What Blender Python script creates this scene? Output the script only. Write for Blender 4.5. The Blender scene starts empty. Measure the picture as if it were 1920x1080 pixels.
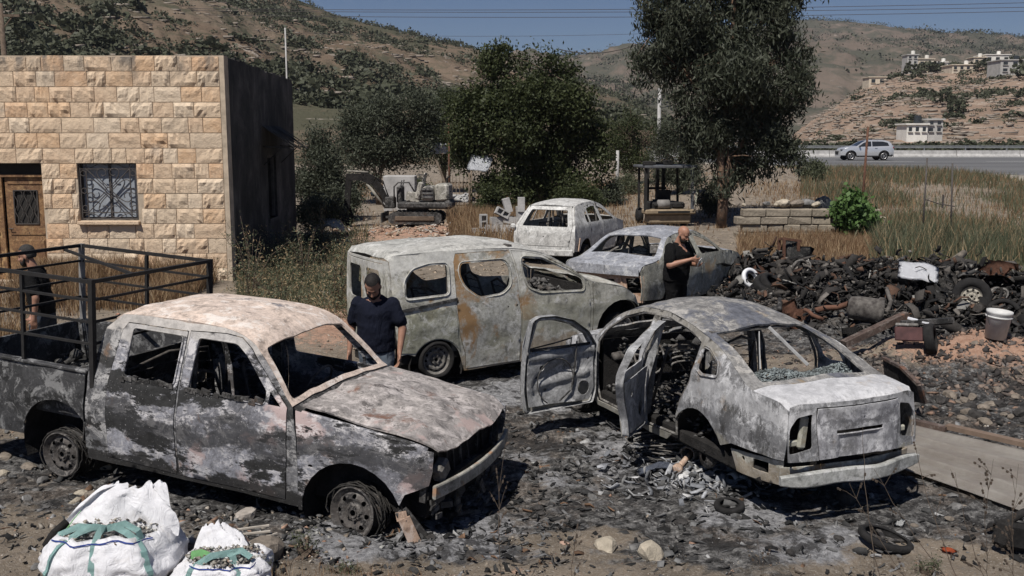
import bpy, bmesh, math, random
import numpy as np
from mathutils import Vector, Matrix, noise
from mathutils.geometry import delaunay_2d_cdt
R = math.radians
PI = math.pi
rng = np.random.default_rng(7)
random.seed(7)
S = bpy.context.scene
COL = S.collection

# ---------------------------------------------------------------- camera, sky, sun, exposure
cam_d = bpy.data.cameras.new('camera')
cam = bpy.data.objects.new('camera', cam_d)
COL.objects.link(cam)
cam.location = (0, 0, 3.0)
cam.rotation_euler = (R(90 - 8.56), 0, 0)
cam_d.lens = 35.0
cam_d.sensor_width = 36.0
cam_d.clip_end = 6000
cam_d.clip_start = 0.1
S.camera = cam
SUN_EL, SUN_AZ = 57.0, 210.0            # azimuth: compass style, 0 = +Y, 90 = +X; the sun stands behind the camera to its left
W = bpy.data.worlds.new('World')
S.world = W
W.use_nodes = True
nt = W.node_tree
bg = nt.nodes['Background']
sky = nt.nodes.new('ShaderNodeTexSky')
sky.sky_type = 'NISHITA'
sky.sun_disc = False
sky.sun_elevation = R(SUN_EL)
sky.sun_rotation = R(SUN_AZ)
sky.altitude = 900
sky.air_density = 1.0
sky.dust_density = 0.15
sky.ozone_density = 6.0
tint = nt.nodes.new('ShaderNodeMix')
tint.data_type = 'RGBA'
tint.blend_type = 'MULTIPLY'
tint.inputs[0].default_value = 1.0
tint.inputs[7].default_value = (0.86, 0.82, 0.90, 1)
nt.links.new(sky.outputs[0], tint.inputs[6])
nt.links.new(tint.outputs[2], bg.inputs[0])
bg.inputs[1].default_value = 0.05
sun_d = bpy.data.lights.new('sun', 'SUN')
sun_d.energy = 5.0
sun_d.angle = R(0.53)
sun_d.color = (1.0, 0.95, 0.88)
sun = bpy.data.objects.new('sun', sun_d)
COL.objects.link(sun)
sdir = Vector((math.sin(R(SUN_AZ)) * math.cos(R(SUN_EL)), math.cos(R(SUN_AZ)) * math.cos(R(SUN_EL)), math.sin(R(SUN_EL))))
sun.rotation_euler = sdir.to_track_quat('Z', 'Y').to_euler()
S.view_settings.view_transform = 'Standard'
S.view_settings.look = 'None'
S.view_settings.gamma = 1.0
S.view_settings.use_curve_mapping = False
S.view_settings.exposure = 0.06
S.cycles.max_bounces = 6
S.cycles.transparent_max_bounces = 8

# ---------------------------------------------------------------- material helpers
class NT:
 def __init__(s, name):
  s.m = bpy.data.materials.new(name)
  s.m.use_nodes = True
  s.t = s.m.node_tree
  s.b = s.t.nodes['Principled BSDF']
  s.b.inputs['Roughness'].default_value = 0.85
  s.b.inputs['Specular IOR Level'].default_value = 0.3
  s.tc = s.t.nodes.new('ShaderNodeTexCoord')
 def n(s, typ): return s.t.nodes.new(typ)
 def l(s, a, b): s.t.links.new(a, b)
 def obj(s): return s.tc.outputs['Object']
 def mapping(s, scale=(1, 1, 1), loc=(0, 0, 0), src=None):
  m = s.n('ShaderNodeMapping')
  m.inputs['Scale'].default_value = scale
  m.inputs['Location'].default_value = loc
  s.l(src or s.obj(), m.inputs[0])
  return m.outputs[0]
 def noise(s, scale, detail=6, rough=0.6, dist=0.0, off=0.0, vec=None, sc=(1, 1, 1)):
  n = s.n('ShaderNodeTexNoise')
  n.inputs['Scale'].default_value = scale
  n.inputs['Detail'].default_value = detail
  n.inputs['Roughness'].default_value = rough
  n.inputs['Distortion'].default_value = dist
  s.l(s.mapping(sc, (off, off * 1.7, off * 0.6), vec), n.inputs['Vector'])
  return n.outputs[0]
 def vor(s, scale, feature='F1', off=0.0, out=0, vec=None):
  n = s.n('ShaderNodeTexVoronoi')
  n.feature = feature
  n.inputs['Scale'].default_value = scale
  s.l(s.mapping((1, 1, 1), (off, off, off), vec), n.inputs['Vector'])
  return n.outputs[out]
 def ramp(s, fac, stops, interp='LINEAR'):
  r = s.n('ShaderNodeValToRGB')
  r.color_ramp.interpolation = interp
  e = r.color_ramp.elements
  while len(e) > 1: e.remove(e[-1])
  for i, (p, c) in enumerate(stops):
   if i == 0: e[0].position = p
   else: e.new(p)
   c = c if isinstance(c, (tuple, list)) else (c, c, c)
   e[i].color = (c[0], c[1], c[2], 1)
  s.l(fac, r.inputs[0])
  return r.outputs[0]
 def step(s, fac, a, b):
  return s.ramp(fac, [(a, 0.0), (b, 1.0)])
 def mix(s, f, a, b, mode='MIX'):
  m = s.n('ShaderNodeMix')
  m.data_type = 'RGBA'
  m.blend_type = mode
  for v, i in ((f, 0), (a, 6), (b, 7)):
   if isinstance(v, (int, float)): m.inputs[i].default_value = v if i == 0 else (v, v, v, 1)
   elif isinstance(v, tuple): m.inputs[i].default_value = (v[0], v[1], v[2], 1)
   else: s.l(v, m.inputs[i])
  return m.outputs[2]
 def math(s, op, a, b=0.0):
  m = s.n('ShaderNodeMath')
  m.operation = op
  for v, i in ((a, 0), (b, 1)):
   if isinstance(v, (int, float)): m.inputs[i].default_value = v
   else: s.l(v, m.inputs[i])
  return m.outputs[0]
 def attr(s, name, out=0):
  a = s.n('ShaderNodeAttribute')
  a.attribute_name = name
  return a.outputs[out]
 def bump(s, h, strength=0.5, dist=0.01):
  b = s.n('ShaderNodeBump')
  b.inputs['Strength'].default_value = strength
  b.inputs['Distance'].default_value = dist
  s.l(h, b.inputs['Height'])
  s.l(b.outputs[0], s.b.inputs['Normal'])
 def col(s, c):
  if isinstance(c, tuple): s.b.inputs['Base Color'].default_value = (c[0], c[1], c[2], 1)
  else: s.l(c, s.b.inputs['Base Color'])
 def rand(s):
  o = s.n('ShaderNodeObjectInfo')
  return o.outputs['Random']

MATS = {}
def simple(name, c, rough=0.85, var=0.25, scale=8, bump=0.3, bd=0.004, metal=0.0, c2=None, spec=0.3):
 """a plain procedural surface: colour mottled by noise, fine relief"""
 if name in MATS: return MATS[name]
 t = NT(name)
 n = t.noise(scale, 7, 0.65)
 c2 = c2 or tuple(v * (1 - var) for v in c)
 t.col(t.ramp(n, [(0.35, c2), (0.65, c)]))
 t.b.inputs['Roughness'].default_value = rough
 t.b.inputs['Metallic'].default_value = metal
 t.b.inputs['Specular IOR Level'].default_value = spec
 if bump: t.bump(t.noise(scale * 5, 5, 0.7), bump, bd)
 MATS[name] = t.m
 return t.m

def burnt(name, light, mid, dark, rust=(0.16, 0.085, 0.045), soot=0.42, rustt=0.66, edge=(0.5, 0.5, 0.5), seed=0.0, k=1.0, soots=2.2, streak=(1, 1, 1), softness=0.03, pink=None, bands=()):
 """fire-burnt sheet metal: bare oxide, soot patches with pale rims, rust, ash specks"""
 t = NT(name)
 v = t.mapping(streak)
 a = t.noise(1.3 * k, 9, 0.62, 0.6, seed, v)
 base = t.ramp(a, [(0.34, mid), (0.47, tuple(0.5 * (x + y) for x, y in zip(mid, light))), (0.58, light), (0.7, mid)])
 fine = t.noise(26, 6, 0.75, 0, seed + 3)
 base = t.mix(t.step(fine, 0.42, 0.75), base, tuple(x * 0.55 for x in mid))
 m2 = t.noise(6.5, 10, 0.74, 0.7, seed + 41)
 base = t.mix(1.0, base, t.ramp(m2, [(0.36, 0.42), (0.46, 0.84), (0.56, 1.0), (0.66, 1.15)]), 'MULTIPLY')
 base = t.mix(t.math('MULTIPLY', t.step(t.noise(4.2, 11, 0.76, 0.9, seed + 51), 0.545, 0.59), 0.6), base, edge)
 r = t.noise(1.7 * k, 9, 0.66, 0.4, seed + 11)
 base = t.mix(t.step(r, rustt, rustt + 0.07), base, rust)
 if pink:
  q = t.noise(1.2 * k, 8, 0.6, 0.3, seed + 31)
  base = t.mix(t.step(q, 0.60, 0.64), base, pink)
 s = t.noise(soots * k, 12, 0.75, 0.2, seed + 21, v)
 # soot below the threshold, a pale rim just above it
 rim = t.ramp(s, [(soot - 0.005, 0.0), (soot + 0.012, 0.8), (soot + 0.03, 0.5), (soot + 0.055, 0.0)])
 rim = t.math('MULTIPLY', rim, t.step(t.noise(9, 5, 0.6, 0, seed + 5), 0.42, 0.6))
 base = t.mix(rim, base, edge)
 sm = t.ramp(s, [(soot - softness, 1.0), (soot, 0.0)])
 base = t.mix(sm, base, t.ramp(t.noise(14, 7, 0.7, 0, seed + 2), [(0.4, dark), (0.7, tuple(x * 2.4 for x in dark))]))
 if bands:      # what burnt off or bleached up to a height on this shell, with ragged edges
  sx = t.n('ShaderNodeSeparateXYZ'); t.l(t.obj(), sx.inputs[0])
  zz = t.math('ADD', sx.outputs[2], t.math('MULTIPLY', t.math('SUBTRACT', t.noise(3.2, 9, 0.72, 0.3, seed + 61, None, (0.6, 1, 1)), 0.5), 0.75))
  for za, zb, cc, am in bands:
   lo, hi = (za + 0.5) / 3, (zb + 0.5) / 3
   f = t.ramp(t.math('DIVIDE', t.math('ADD', zz, 0.5), 3.0), [(lo - 0.008, 0.0), (lo + 0.004, 1.0), (hi - 0.004, 1.0), (hi + 0.008, 0.0)])
   f = t.math('MULTIPLY', f, am)
   base = t.mix(f, base, t.mix(t.step(t.noise(11, 8, 0.75, 0, seed + 63), 0.35, 0.65), tuple(v * 0.55 for v in cc), cc))
 w = t.noise(70, 3, 0.6, 0, seed + 8)
 base = t.mix(t.math('MULTIPLY', t.step(w, 0.66, 0.72), 0.7), base, edge)
 pit = t.vor(34, 'F1', seed)
 base = t.mix(t.ramp(pit, [(0.05, 0.8), (0.11, 0.0)]), base, tuple(x * 1.0 for x in dark))
 t.col(base)
 t.b.inputs['Roughness'].default_value = 0.72
 t.b.inputs['Specular IOR Level'].default_value = 0.35
 h = t.math('ADD', t.math('MULTIPLY', s, 0.8), t.math('MULTIPLY', fine, 0.35))
 t.bump(h, 0.55, 0.012)
 MATS[name] = t.m
 return t.m

# ---------------------------------------------------------------- object helpers
def mesh_obj(name, verts, faces, m, parent=None, smooth=False, loc=None):
 me = bpy.data.meshes.new(name)
 me.from_pydata([tuple(v) for v in verts], [], [tuple(f) for f in faces])
 return link(name, me, m, parent, smooth, loc)
def np_mesh(name, V, F, m, parent=None, smooth=False, col=None):
 """V (n,3), F (m,k) arrays -> object, quick"""
 me = bpy.data.meshes.new(name)
 F = np.asarray(F, np.int32)
 k = F.shape[1]
 me.vertices.add(len(V)); me.vertices.foreach_set('co', np.asarray(V, np.float32).ravel())
 me.loops.add(F.size); me.loops.foreach_set('vertex_index', F.ravel())
 me.polygons.add(len(F)); me.polygons.foreach_set('loop_start', np.arange(0, F.size, k, dtype=np.int32))
 me.polygons.foreach_set('loop_total', np.full(len(F), k, np.int32))
 me.update(calc_edges=True)
 if col is not None:
  at = me.color_attributes.new('tone', 'FLOAT_COLOR', 'POINT')
  c = np.ones((len(V), 4), np.float32); c[:, :3] = col
  at.data.foreach_set('color', c.ravel())
 return link(name, me, m, parent, smooth)
def link(name, me, m, parent=None, smooth=False, loc=None):
 o = bpy.data.objects.new(name, me)
 COL.objects.link(o)
 if m is not None:
  for q in (m if isinstance(m, (list, tuple)) else [m]): me.materials.append(q)
 if smooth: me.polygons.foreach_set('use_smooth', [True] * len(me.polygons))
 if parent is not None: o.parent = parent
 if loc is not None: o.location = loc
 return o
def bm_obj(name, bm, m, parent=None, smooth=False, loc=None):
 me = bpy.data.meshes.new(name)
 bm.normal_update(); bm.to_mesh(me); bm.free()
 return link(name, me, m, parent, smooth, loc)
def tag(o, label=None, cat=None, group=None, kind=None):
 if label: o['label'] = label
 if cat: o['category'] = cat
 if group: o['group'] = group
 if kind: o['kind'] = kind
 return o
def thing(name, label, cat, loc=(0, 0, 0), rz=0.0, group=None, rot=None, sc=1.0):
 o = bpy.data.objects.new(name, None)
 COL.objects.link(o)
 o.empty_display_size = 0.2
 o.location = loc
 o.rotation_euler = rot if rot else (0, 0, rz)
 o.scale = (sc, sc, sc)
 return tag(o, label, cat, group)
def copy_tree(o, parent=None):
 kids = list(o.children)
 c = o.copy()
 COL.objects.link(c)
 if parent is not None: c.parent = parent
 for k in kids: copy_tree(k, c)
 return c
def add_box(bm, c, s, rot=None, bev=0.0):
 r = bmesh.ops.create_cube(bm, size=1.0)
 M = Matrix.Translation(c) @ (rot.to_4x4() if rot else Matrix()) @ Matrix.Diagonal((s[0], s[1], s[2], 1))
 bmesh.ops.transform(bm, matrix=M, verts=r['verts'])
 if bev:
  es = list({e for v in r['verts'] for e in v.link_edges})
  bmesh.ops.bevel(bm, geom=es, offset=bev, segments=1, affect='EDGES')
 return r['verts']
def frame_of(d, up=Vector((0, 0, 1))):
 d = d.normalized()
 if abs(d.dot(up)) > 0.95: up = Vector((1, 0, 0))
 a = d.cross(up).normalized()
 return a, a.cross(d).normalized()
def add_tube(bm, pts, rad, n=8, cap=True, sq=1.0):
 pts = [Vector(p) for p in pts]
 rings = []
 a = None
 for i, p in enumerate(pts):
  d = pts[min(i + 1, len(pts) - 1)] - pts[max(i - 1, 0)]
  if a is None: a, b = frame_of(d)
  else:
   d = d.normalized()
   a = (a - d * a.dot(d)).normalized(); b = a.cross(d).normalized()
  r = rad[i] if isinstance(rad, (list, tuple)) else rad
  rings.append([bm.verts.new(p + (a * math.cos(2 * PI * k / n) + b * math.sin(2 * PI * k / n) * sq) * r) for k in range(n)])
 for i in range(len(rings) - 1):
  for k in range(n):
   bm.faces.new((rings[i][k], rings[i][(k + 1) % n], rings[i + 1][(k + 1) % n], rings[i + 1][k]))
 if cap and n > 2:
  bm.faces.new(rings[0][::-1]); bm.faces.new(rings[-1])
def add_bar(bm, p, q, w, h=None):
 """square bar between two points"""
 p, q = Vector(p), Vector(q)
 h = h or w
 a, b = frame_of(q - p)
 vs = [bm.verts.new(c + a * sx * w / 2 + b * sy * h / 2) for c in (p, q) for sx, sy in ((-1, -1), (1, -1), (1, 1), (-1, 1))]
 for f in ((0, 1, 2, 3), (7, 6, 5, 4), (0, 4, 5, 1), (1, 5, 6, 2), (2, 6, 7, 3), (3, 7, 4, 0)):
  bm.faces.new([vs[i] for i in f])
def add_ribbon(bm, pts, w, h):
 """one continuous upright bar through the points"""
 rg = []
 for i, p in enumerate(pts):
  p = Vector(p); d = (Vector(pts[min(i + 1, len(pts) - 1)]) - Vector(pts[max(i - 1, 0)])); a = Vector((d.y, -d.x, 0)).normalized()
  hh = h[i] if isinstance(h, (list, tuple)) else h
  rg.append([bm.verts.new(p + a * sx * w / 2 * k + Vector((0, 0, sz * hh / 2))) for sx, sz, k in ((-1, -.8, 1), (-.7, -1, 1), (.7, -1, 1), (1, -.8, 1), (1, .8, 1), (.7, 1, 1), (-.7, 1, 1), (-1, .8, 1))])
 for A, B in zip(rg, rg[1:]):
  for k in range(8): bm.faces.new((A[k], A[(k + 1) % 8], B[(k + 1) % 8], B[k]))
 bm.faces.new(rg[0][::-1]); bm.faces.new(rg[-1])
 bmesh.ops.recalc_face_normals(bm, faces=bm.faces)
def add_lathe(bm, prof, n=24, axis='Z', c=(0, 0, 0), close=False):
 """prof: (r, h) pairs"""
 rings = []
 for r, h in prof:
  ring = []
  for k in range(n):
   a = 2 * PI * k / n
   x, y = r * math.cos(a), r * math.sin(a)
   p = {'Z': (x, y, h), 'Y': (x, h, y), 'X': (h, x, y)}[axis]
   ring.append(bm.verts.new((p[0] + c[0], p[1] + c[1], p[2] + c[2])))
  rings.append(ring)
 m = len(rings)
 for i in range(m if close else m - 1):
  A, B = rings[i], rings[(i + 1) % m]
  for k in range(n):
   bm.faces.new((A[k], A[(k + 1) % n], B[(k + 1) % n], B[k]))
 return rings
def fbm(x, y, z=0.0, o=4, h=0.5):
 a, s, f = 0.0, 1.0, 1.0
 for _ in range(o):
  a += s * noise.noise((x * f, y * f, z * f + 7.3)); s *= h; f *= 2.03
 return a
def vnoise(P, seed=0):
 """vectorised value noise on (n,2) array, range -1..1"""
 P = np.asarray(P, float)
 i = np.floor(P).astype(np.int64); f = P - i; u = f * f * (3 - 2 * f)
 def h(a, b):
  n = (a * 374761393 + b * 668265263 + seed * 1442695041) & 0xffffffff
  n = ((n ^ (n >> 13)) * 1274126177) & 0xffffffff
  return ((n ^ (n >> 16)) & 0xffff) / 32767.5 - 1
 x0, y0 = i[:, 0], i[:, 1]
 return (h(x0, y0) * (1 - u[:, 0]) + h(x0 + 1, y0) * u[:, 0]) * (1 - u[:, 1]) + (h(x0, y0 + 1) * (1 - u[:, 0]) + h(x0 + 1, y0 + 1) * u[:, 0]) * u[:, 1]
def vfbm(P, seed=0, o=5, h=0.5):
 P = np.asarray(P, float)
 a = np.zeros(len(P)); s = 1.0
 for k in range(o):
  a += s * vnoise(P * (2.03 ** k) + 13.7 * k, seed + k); s *= h
 return a
def sstep(x, a, b):
 t = np.clip((x - a) / (b - a), 0, 1)
 return t * t * (3 - 2 * t)

# ---------------------------------------------------------------- terrain height of the yard and field
PILES = [(7.4, 17.5, 3.2, 1.9, 0.48, 0.1), (5.0, 19.2, 1.7, 1.3, 0.45, 0.0), (6.5, 12.7, 1.9, 0.95, 0.46, -0.15), (4.9, 12.6, 1.0, 0.8, 0.15, 0.0), (-2.3, 30.0, 3.5, 2.5, 0.35, 0.0), (-1.9, 6.9, 0.7, 0.6, 0.10, 0.0)]
def gz_np(X, Y):
 X = np.asarray(X, float); Y = np.asarray(Y, float)
 P = np.c_[X.ravel(), Y.ravel()]
 z = 0.05 * vfbm(P * 0.35, 1, 4) + 0.018 * vfbm(P * 2.2, 2, 3)
 x, y = P[:, 0], P[:, 1]
 z += -0.07 * np.exp(-((x + 0.9) / 1.8) ** 2 - ((y - 7.6) / 1.4) ** 2)
 z += 1.15 * sstep(y, 30, 52) * sstep(x, 0, 12) + 0.5 * sstep(y, 36, 80) * (1 - sstep(x, 0, 12))
 for cx, cy, rx, ry, h, a in PILES:
  u = ((x - cx) * math.cos(a) + (y - cy) * math.sin(a)) / rx
  v = (-(x - cx) * math.sin(a) + (y - cy) * math.cos(a)) / ry
  z += h * np.exp(-(u * u + v * v) * 1.1) * (1 + 0.25 * vfbm(P * 1.3, 9, 3))
 return z.reshape(X.shape)
def gz(x, y): return float(gz_np(np.array([x]), np.array([y]))[0])
# ================================================================ GROUND
def ground_mat():
 t = NT('yard_ground')
 P = t.obj()
 z = t.attr('tone')                          # r = burnt, g = pink soil, b = ash
 sep = t.n('ShaderNodeSeparateColor'); t.l(z, sep.inputs[0])
 n1 = t.noise(2.2, 9, 0.68, 0.4, 1)
 n2 = t.noise(9, 8, 0.72, 0.2, 4)
 n3 = t.noise(38, 6, 0.75, 0, 7)
 dirt = t.ramp(n1, [(0.32, (0.10, 0.080, 0.060)), (0.5, (0.19, 0.155, 0.118)), (0.68, (0.27, 0.22, 0.17))])
 dirt = t.mix(t.step(n3, 0.5, 0.72), dirt, (0.34, 0.31, 0.27))
 pink = t.ramp(n2, [(0.35, (0.27, 0.155, 0.105)), (0.7, (0.46, 0.30, 0.22))])
 gsum = t.math('ADD', sep.outputs[1], t.math('MULTIPLY', t.math('SUBTRACT', n2, 0.5), 1.4))
 dirt = t.mix(t.step(gsum, 0.42, 0.6), dirt, pink)
 char = t.ramp(n2, [(0.32, (0.012, 0.012, 0.012)), (0.46, (0.045, 0.043, 0.042)), (0.55, (0.14, 0.136, 0.132)), (0.70, (0.29, 0.285, 0.275))])
 br = t.noise(1.1, 8, 0.7, 0.5, 33)
 char = t.mix(t.math('MULTIPLY', t.step(br, 0.52, 0.60), 0.6), char, t.ramp(n2, [(0.35, (0.07, 0.055, 0.045)), (0.6, (0.20, 0.165, 0.135))]))
 n4 = t.noise(85, 4, 0.7, 0, 41)
 char = t.mix(1.0, char, t.ramp(n3, [(0.38, 0.35), (0.5, 0.9), (0.62, 1.5)]), 'MULTIPLY')
 char = t.mix(t.step(n4, 0.62, 0.68), char, (0.34, 0.34, 0.34))
 ash = t.ramp(t.noise(17, 8, 0.75, 0, 9), [(0.35, (0.08, 0.08, 0.085)), (0.6, (0.34, 0.34, 0.35)), (0.75, (0.5, 0.5, 0.5))])
 asum = t.math('ADD', sep.outputs[2], t.math('MULTIPLY', t.math('SUBTRACT', t.noise(2.6, 9, 0.74, 0.4, 15), 0.5), 2.6))
 char = t.mix(t.step(asum, 0.50, 0.78), char, ash)
 soot = t.noise(1.9, 10, 0.75, 0.3, 27)
 char = t.mix(t.math('MULTIPLY', t.ramp(soot, [(0.43, 1.0), (0.48, 0.0)]), 0.8), char, (0.013, 0.012, 0.012))
 dirt = t.mix(t.step(t.noise(60, 4, 0.7, 0, 43), 0.60, 0.68), dirt, (0.42, 0.38, 0.34))
 bsum = t.math('ADD', sep.outputs[0], t.math('MULTIPLY', t.math('SUBTRACT', n1, 0.5), 1.6))
 c = t.mix(t.step(bsum, 0.40, 0.58), dirt, char)
 t.col(c)
 t.b.inputs['Roughness'].default_value = 0.95
 t.bump(t.math('ADD', t.math('MULTIPLY', n2, 1.0), t.math('MULTIPLY', n3, 0.7)), 1.0, 0.035)
 return t.m
M_GROUND = ground_mat()
def burn_zone(X, Y):
 P = np.c_[np.ravel(X), np.ravel(Y)]
 x, y = P[:, 0], P[:, 1]
 b = np.exp(-(((x - 1.2) / 4.9) ** 4 + ((y - 9.3) / 3.3) ** 4)) * 1.05
 b = np.maximum(b, np.exp(-(((x + 3.6) / 3.0) ** 4 + ((y - 8.4) / 1.2) ** 4)))
 b = np.maximum(b, 1.1 * np.exp(-(((x - 6.6) / 3.9) ** 4 + ((y - 16.4) / 3.4) ** 4)))
 b = np.maximum(b, 0.8 * np.exp(-(((x - 5.5) / 2.6) ** 4 + ((y - 11.3) / 1.6) ** 4)))
 b = np.maximum(b, 0.95 * np.exp(-(((x - 0.5) / 2.9) ** 4 + ((y - 13.2) / 1.8) ** 4)))
 b = np.maximum(b, 0.6 * np.exp(-(((x - 2.6) / 2.6) ** 4 + ((y - 19.0) / 3.4) ** 4)))
 b -= 0.75 * np.exp(-((x + 0.2) / 1.5) ** 2 - ((y - 6.35) / 0.45) ** 2)
 b -= 0.6 * np.exp(-((x - 2.9) / 0.8) ** 2 - ((y - 6.7) / 0.35) ** 2)
 b -= 0.5 * np.exp(-((x - 0.25) / 0.5) ** 2 - ((y - 9.6) / 0.28) ** 2)
 b -= 0.75 * np.exp(-((x - 0.55) / 0.6) ** 2 - ((y - 7.25) / 0.35) ** 2)
 b -= 0.8 * np.exp(-((x - 3.1) / 0.5) ** 2 - ((y - 7.1) / 0.25) ** 2)
 b -= 0.5 * np.exp(-((x + 4.2) / 1.6) ** 2 - ((y - 7.6) / 0.5) ** 2)
 g = np.exp(-((x - 6.3) / 1.5) ** 2 - ((y - 12.6) / 0.9) ** 2) * 1.1
 g = np.maximum(g, 0.9 * np.exp(-((x + 3.0) / 3.4) ** 2 - ((y - 30.5) / 3.5) ** 2))
 g = np.maximum(g, 0.75 * np.exp(-((x + 2.6) / 1.6) ** 2 - ((y - 16.5) / 3.0) ** 2))
 g = np.maximum(g, 0.7 * np.exp(-((x - 0.25) / 0.6) ** 2 - ((y - 9.6) / 0.35) ** 2))
 g = np.maximum(g, 0.5 * np.exp(-((x + 0.2) / 1.5) ** 2 - ((y - 6.35) / 0.5) ** 2))
 b = b - 0.7 * np.exp(-((x - 6.3) / 1.4) ** 2 - ((y - 12.6) / 0.75) ** 2)
 a = 0.55 * np.exp(-((x - 0.8) / 3.4) ** 2 - ((y - 8.8) / 1.8) ** 2)
 for cx, cy, r in ((1.55, 9.0, 0.8), (1.9, 7.7, 0.55), (2.35, 7.0, 0.6), (3.0, 6.5, 0.8), (0.9, 12.2, 1.3), (0.2, 11.5, 0.9), (-0.4, 7.3, 0.8), (-1.2, 7.0, 0.7), (1.2, 9.6, 0.7)):
  a = np.maximum(a, 1.15 * np.exp(-((x - cx) ** 2 + (y - cy) ** 2) / r ** 2))
 return b, g, a
def grid_ground(name, x0, x1, y0, y1, step, kind='structure', fn=None, zoff=0.0):
 nx = int((x1 - x0) / step) + 1; ny = int((y1 - y0) / step) + 1
 X, Y = np.meshgrid(np.linspace(x0, x1, nx), np.linspace(y0, y1, ny))
 Z = gz_np(X, Y)
 if fn is not None: Z = fn(X, Y, Z)
 V = np.c_[X.ravel(), Y.ravel(), Z.ravel() + zoff]
 i = np.arange(nx * ny).reshape(ny, nx)
 F = np.stack([i[:-1, :-1], i[:-1, 1:], i[1:, 1:], i[1:, :-1]], -1).reshape(-1, 4)
 b, g, a = burn_zone(X, Y)
 o = np_mesh(name, V, F, M_GROUND, None, True, np.c_[b, g, a])
 tag(o, kind=kind)
 return o
def rough_near(X, Y, Z):
 P = np.c_[X.ravel(), Y.ravel()]
 r = 0.020 * vfbm(P * 5.0, 21, 4, 0.6) + 0.010 * np.abs(vfbm(P * 14.0, 22, 2))
 edge = np.minimum.reduce([X.ravel() + 7.5, 8.5 - X.ravel(), Y.ravel() - 4.6, 17 - Y.ravel()])
 return Z + (r * sstep(edge, 0, 0.8)).reshape(Z.shape)
grid_ground('ground', -7.5, 8.5, 4.6, 17.0, 0.043, fn=rough_near)
# the outer ground: a ring of coarser sheets reaching the horizon, cut round the near one
def ring_ground():
 xs = np.unique(np.round(np.concatenate([np.linspace(-900, -60, 12), np.linspace(-60, -7.5, 80), np.linspace(-7.5, 8.5, 33), np.linspace(8.5, 60, 90), np.linspace(60, 900, 12)]), 4))
 ys = np.unique(np.round(np.concatenate([np.linspace(-300, -10, 5), np.linspace(-10, 4.6, 16), np.linspace(4.6, 17.0, 26), np.linspace(17.0, 70, 150), np.linspace(70, 700, 24)]), 4))
 X, Y = np.meshgrid(xs, ys)
 Z = gz_np(X, Y)
 onrect = (X >= -7.5) & (X <= 8.5) & (Y >= 4.6) & (Y <= 17.0)
 V = np.c_[X.ravel(), Y.ravel(), Z.ravel()]
 i = np.arange(X.size).reshape(X.shape)
 cx = (X[:-1, :-1] + X[1:, 1:]) / 2; cy = (Y[:-1, :-1] + Y[1:, 1:]) / 2
 keep = ~((cx > -7.5) & (cx < 8.5) & (cy > 4.6) & (cy < 17.0))
 F = np.stack([i[:-1, :-1], i[:-1, 1:], i[1:, 1:], i[1:, :-1]], -1)[keep]
 b, g, a = burn_zone(X, Y)
 o = np_mesh('ground', V, F, M_GROUND, None, True, np.c_[b, g, a])
 tag(o, kind='structure')
ring_ground()

# ================================================================ FAR HILLS
F_PX = 1867.0
def px_az(px): return math.atan((px - 960) / F_PX)
def px_el(py): return math.atan((540 - py) / F_PX) - R(8.56)
def hill_mat(name, soil, soil2, veg, rock, vegt, rockt, sc=1.0, seed=0.0, terr=0.6):
 t = NT(name)
 big = t.noise(0.012 * sc, 8, 0.62, 0.5, seed)
 c = t.ramp(big, [(0.36, soil), (0.62, soil2)])
 v1 = t.noise(0.05 * sc, 10, 0.72, 0.3, seed + 3)
 c = t.mix(t.step(v1, vegt, vegt + 0.10), c, veg)
 # terraces: bands that follow the height
 tv = t.mapping((0.15, 0.15, 1.0))
 te = t.noise(terr, 7, 0.65, 0.3, seed + 5, tv)
 rk = t.noise(0.42 * sc, 6, 0.75, 0, seed + 6)
 s = t.math('ADD', t.math('MULTIPLY', te, 0.6), t.math('MULTIPLY', rk, 0.4))
 c = t.mix(t.step(s, rockt, rockt + 0.06), c, rock)
 c = t.mix(t.ramp(te, [(0.36, 0.75), (0.43, 0.0)]), c, veg)
 t.col(c)
 t.b.inputs['Roughness'].default_value = 1.0
 t.b.inputs['Specular IOR Level'].default_value = 0.05
 t.bump(s, 1.0, 1.5)
 return t.m
HILLS = {}
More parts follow.
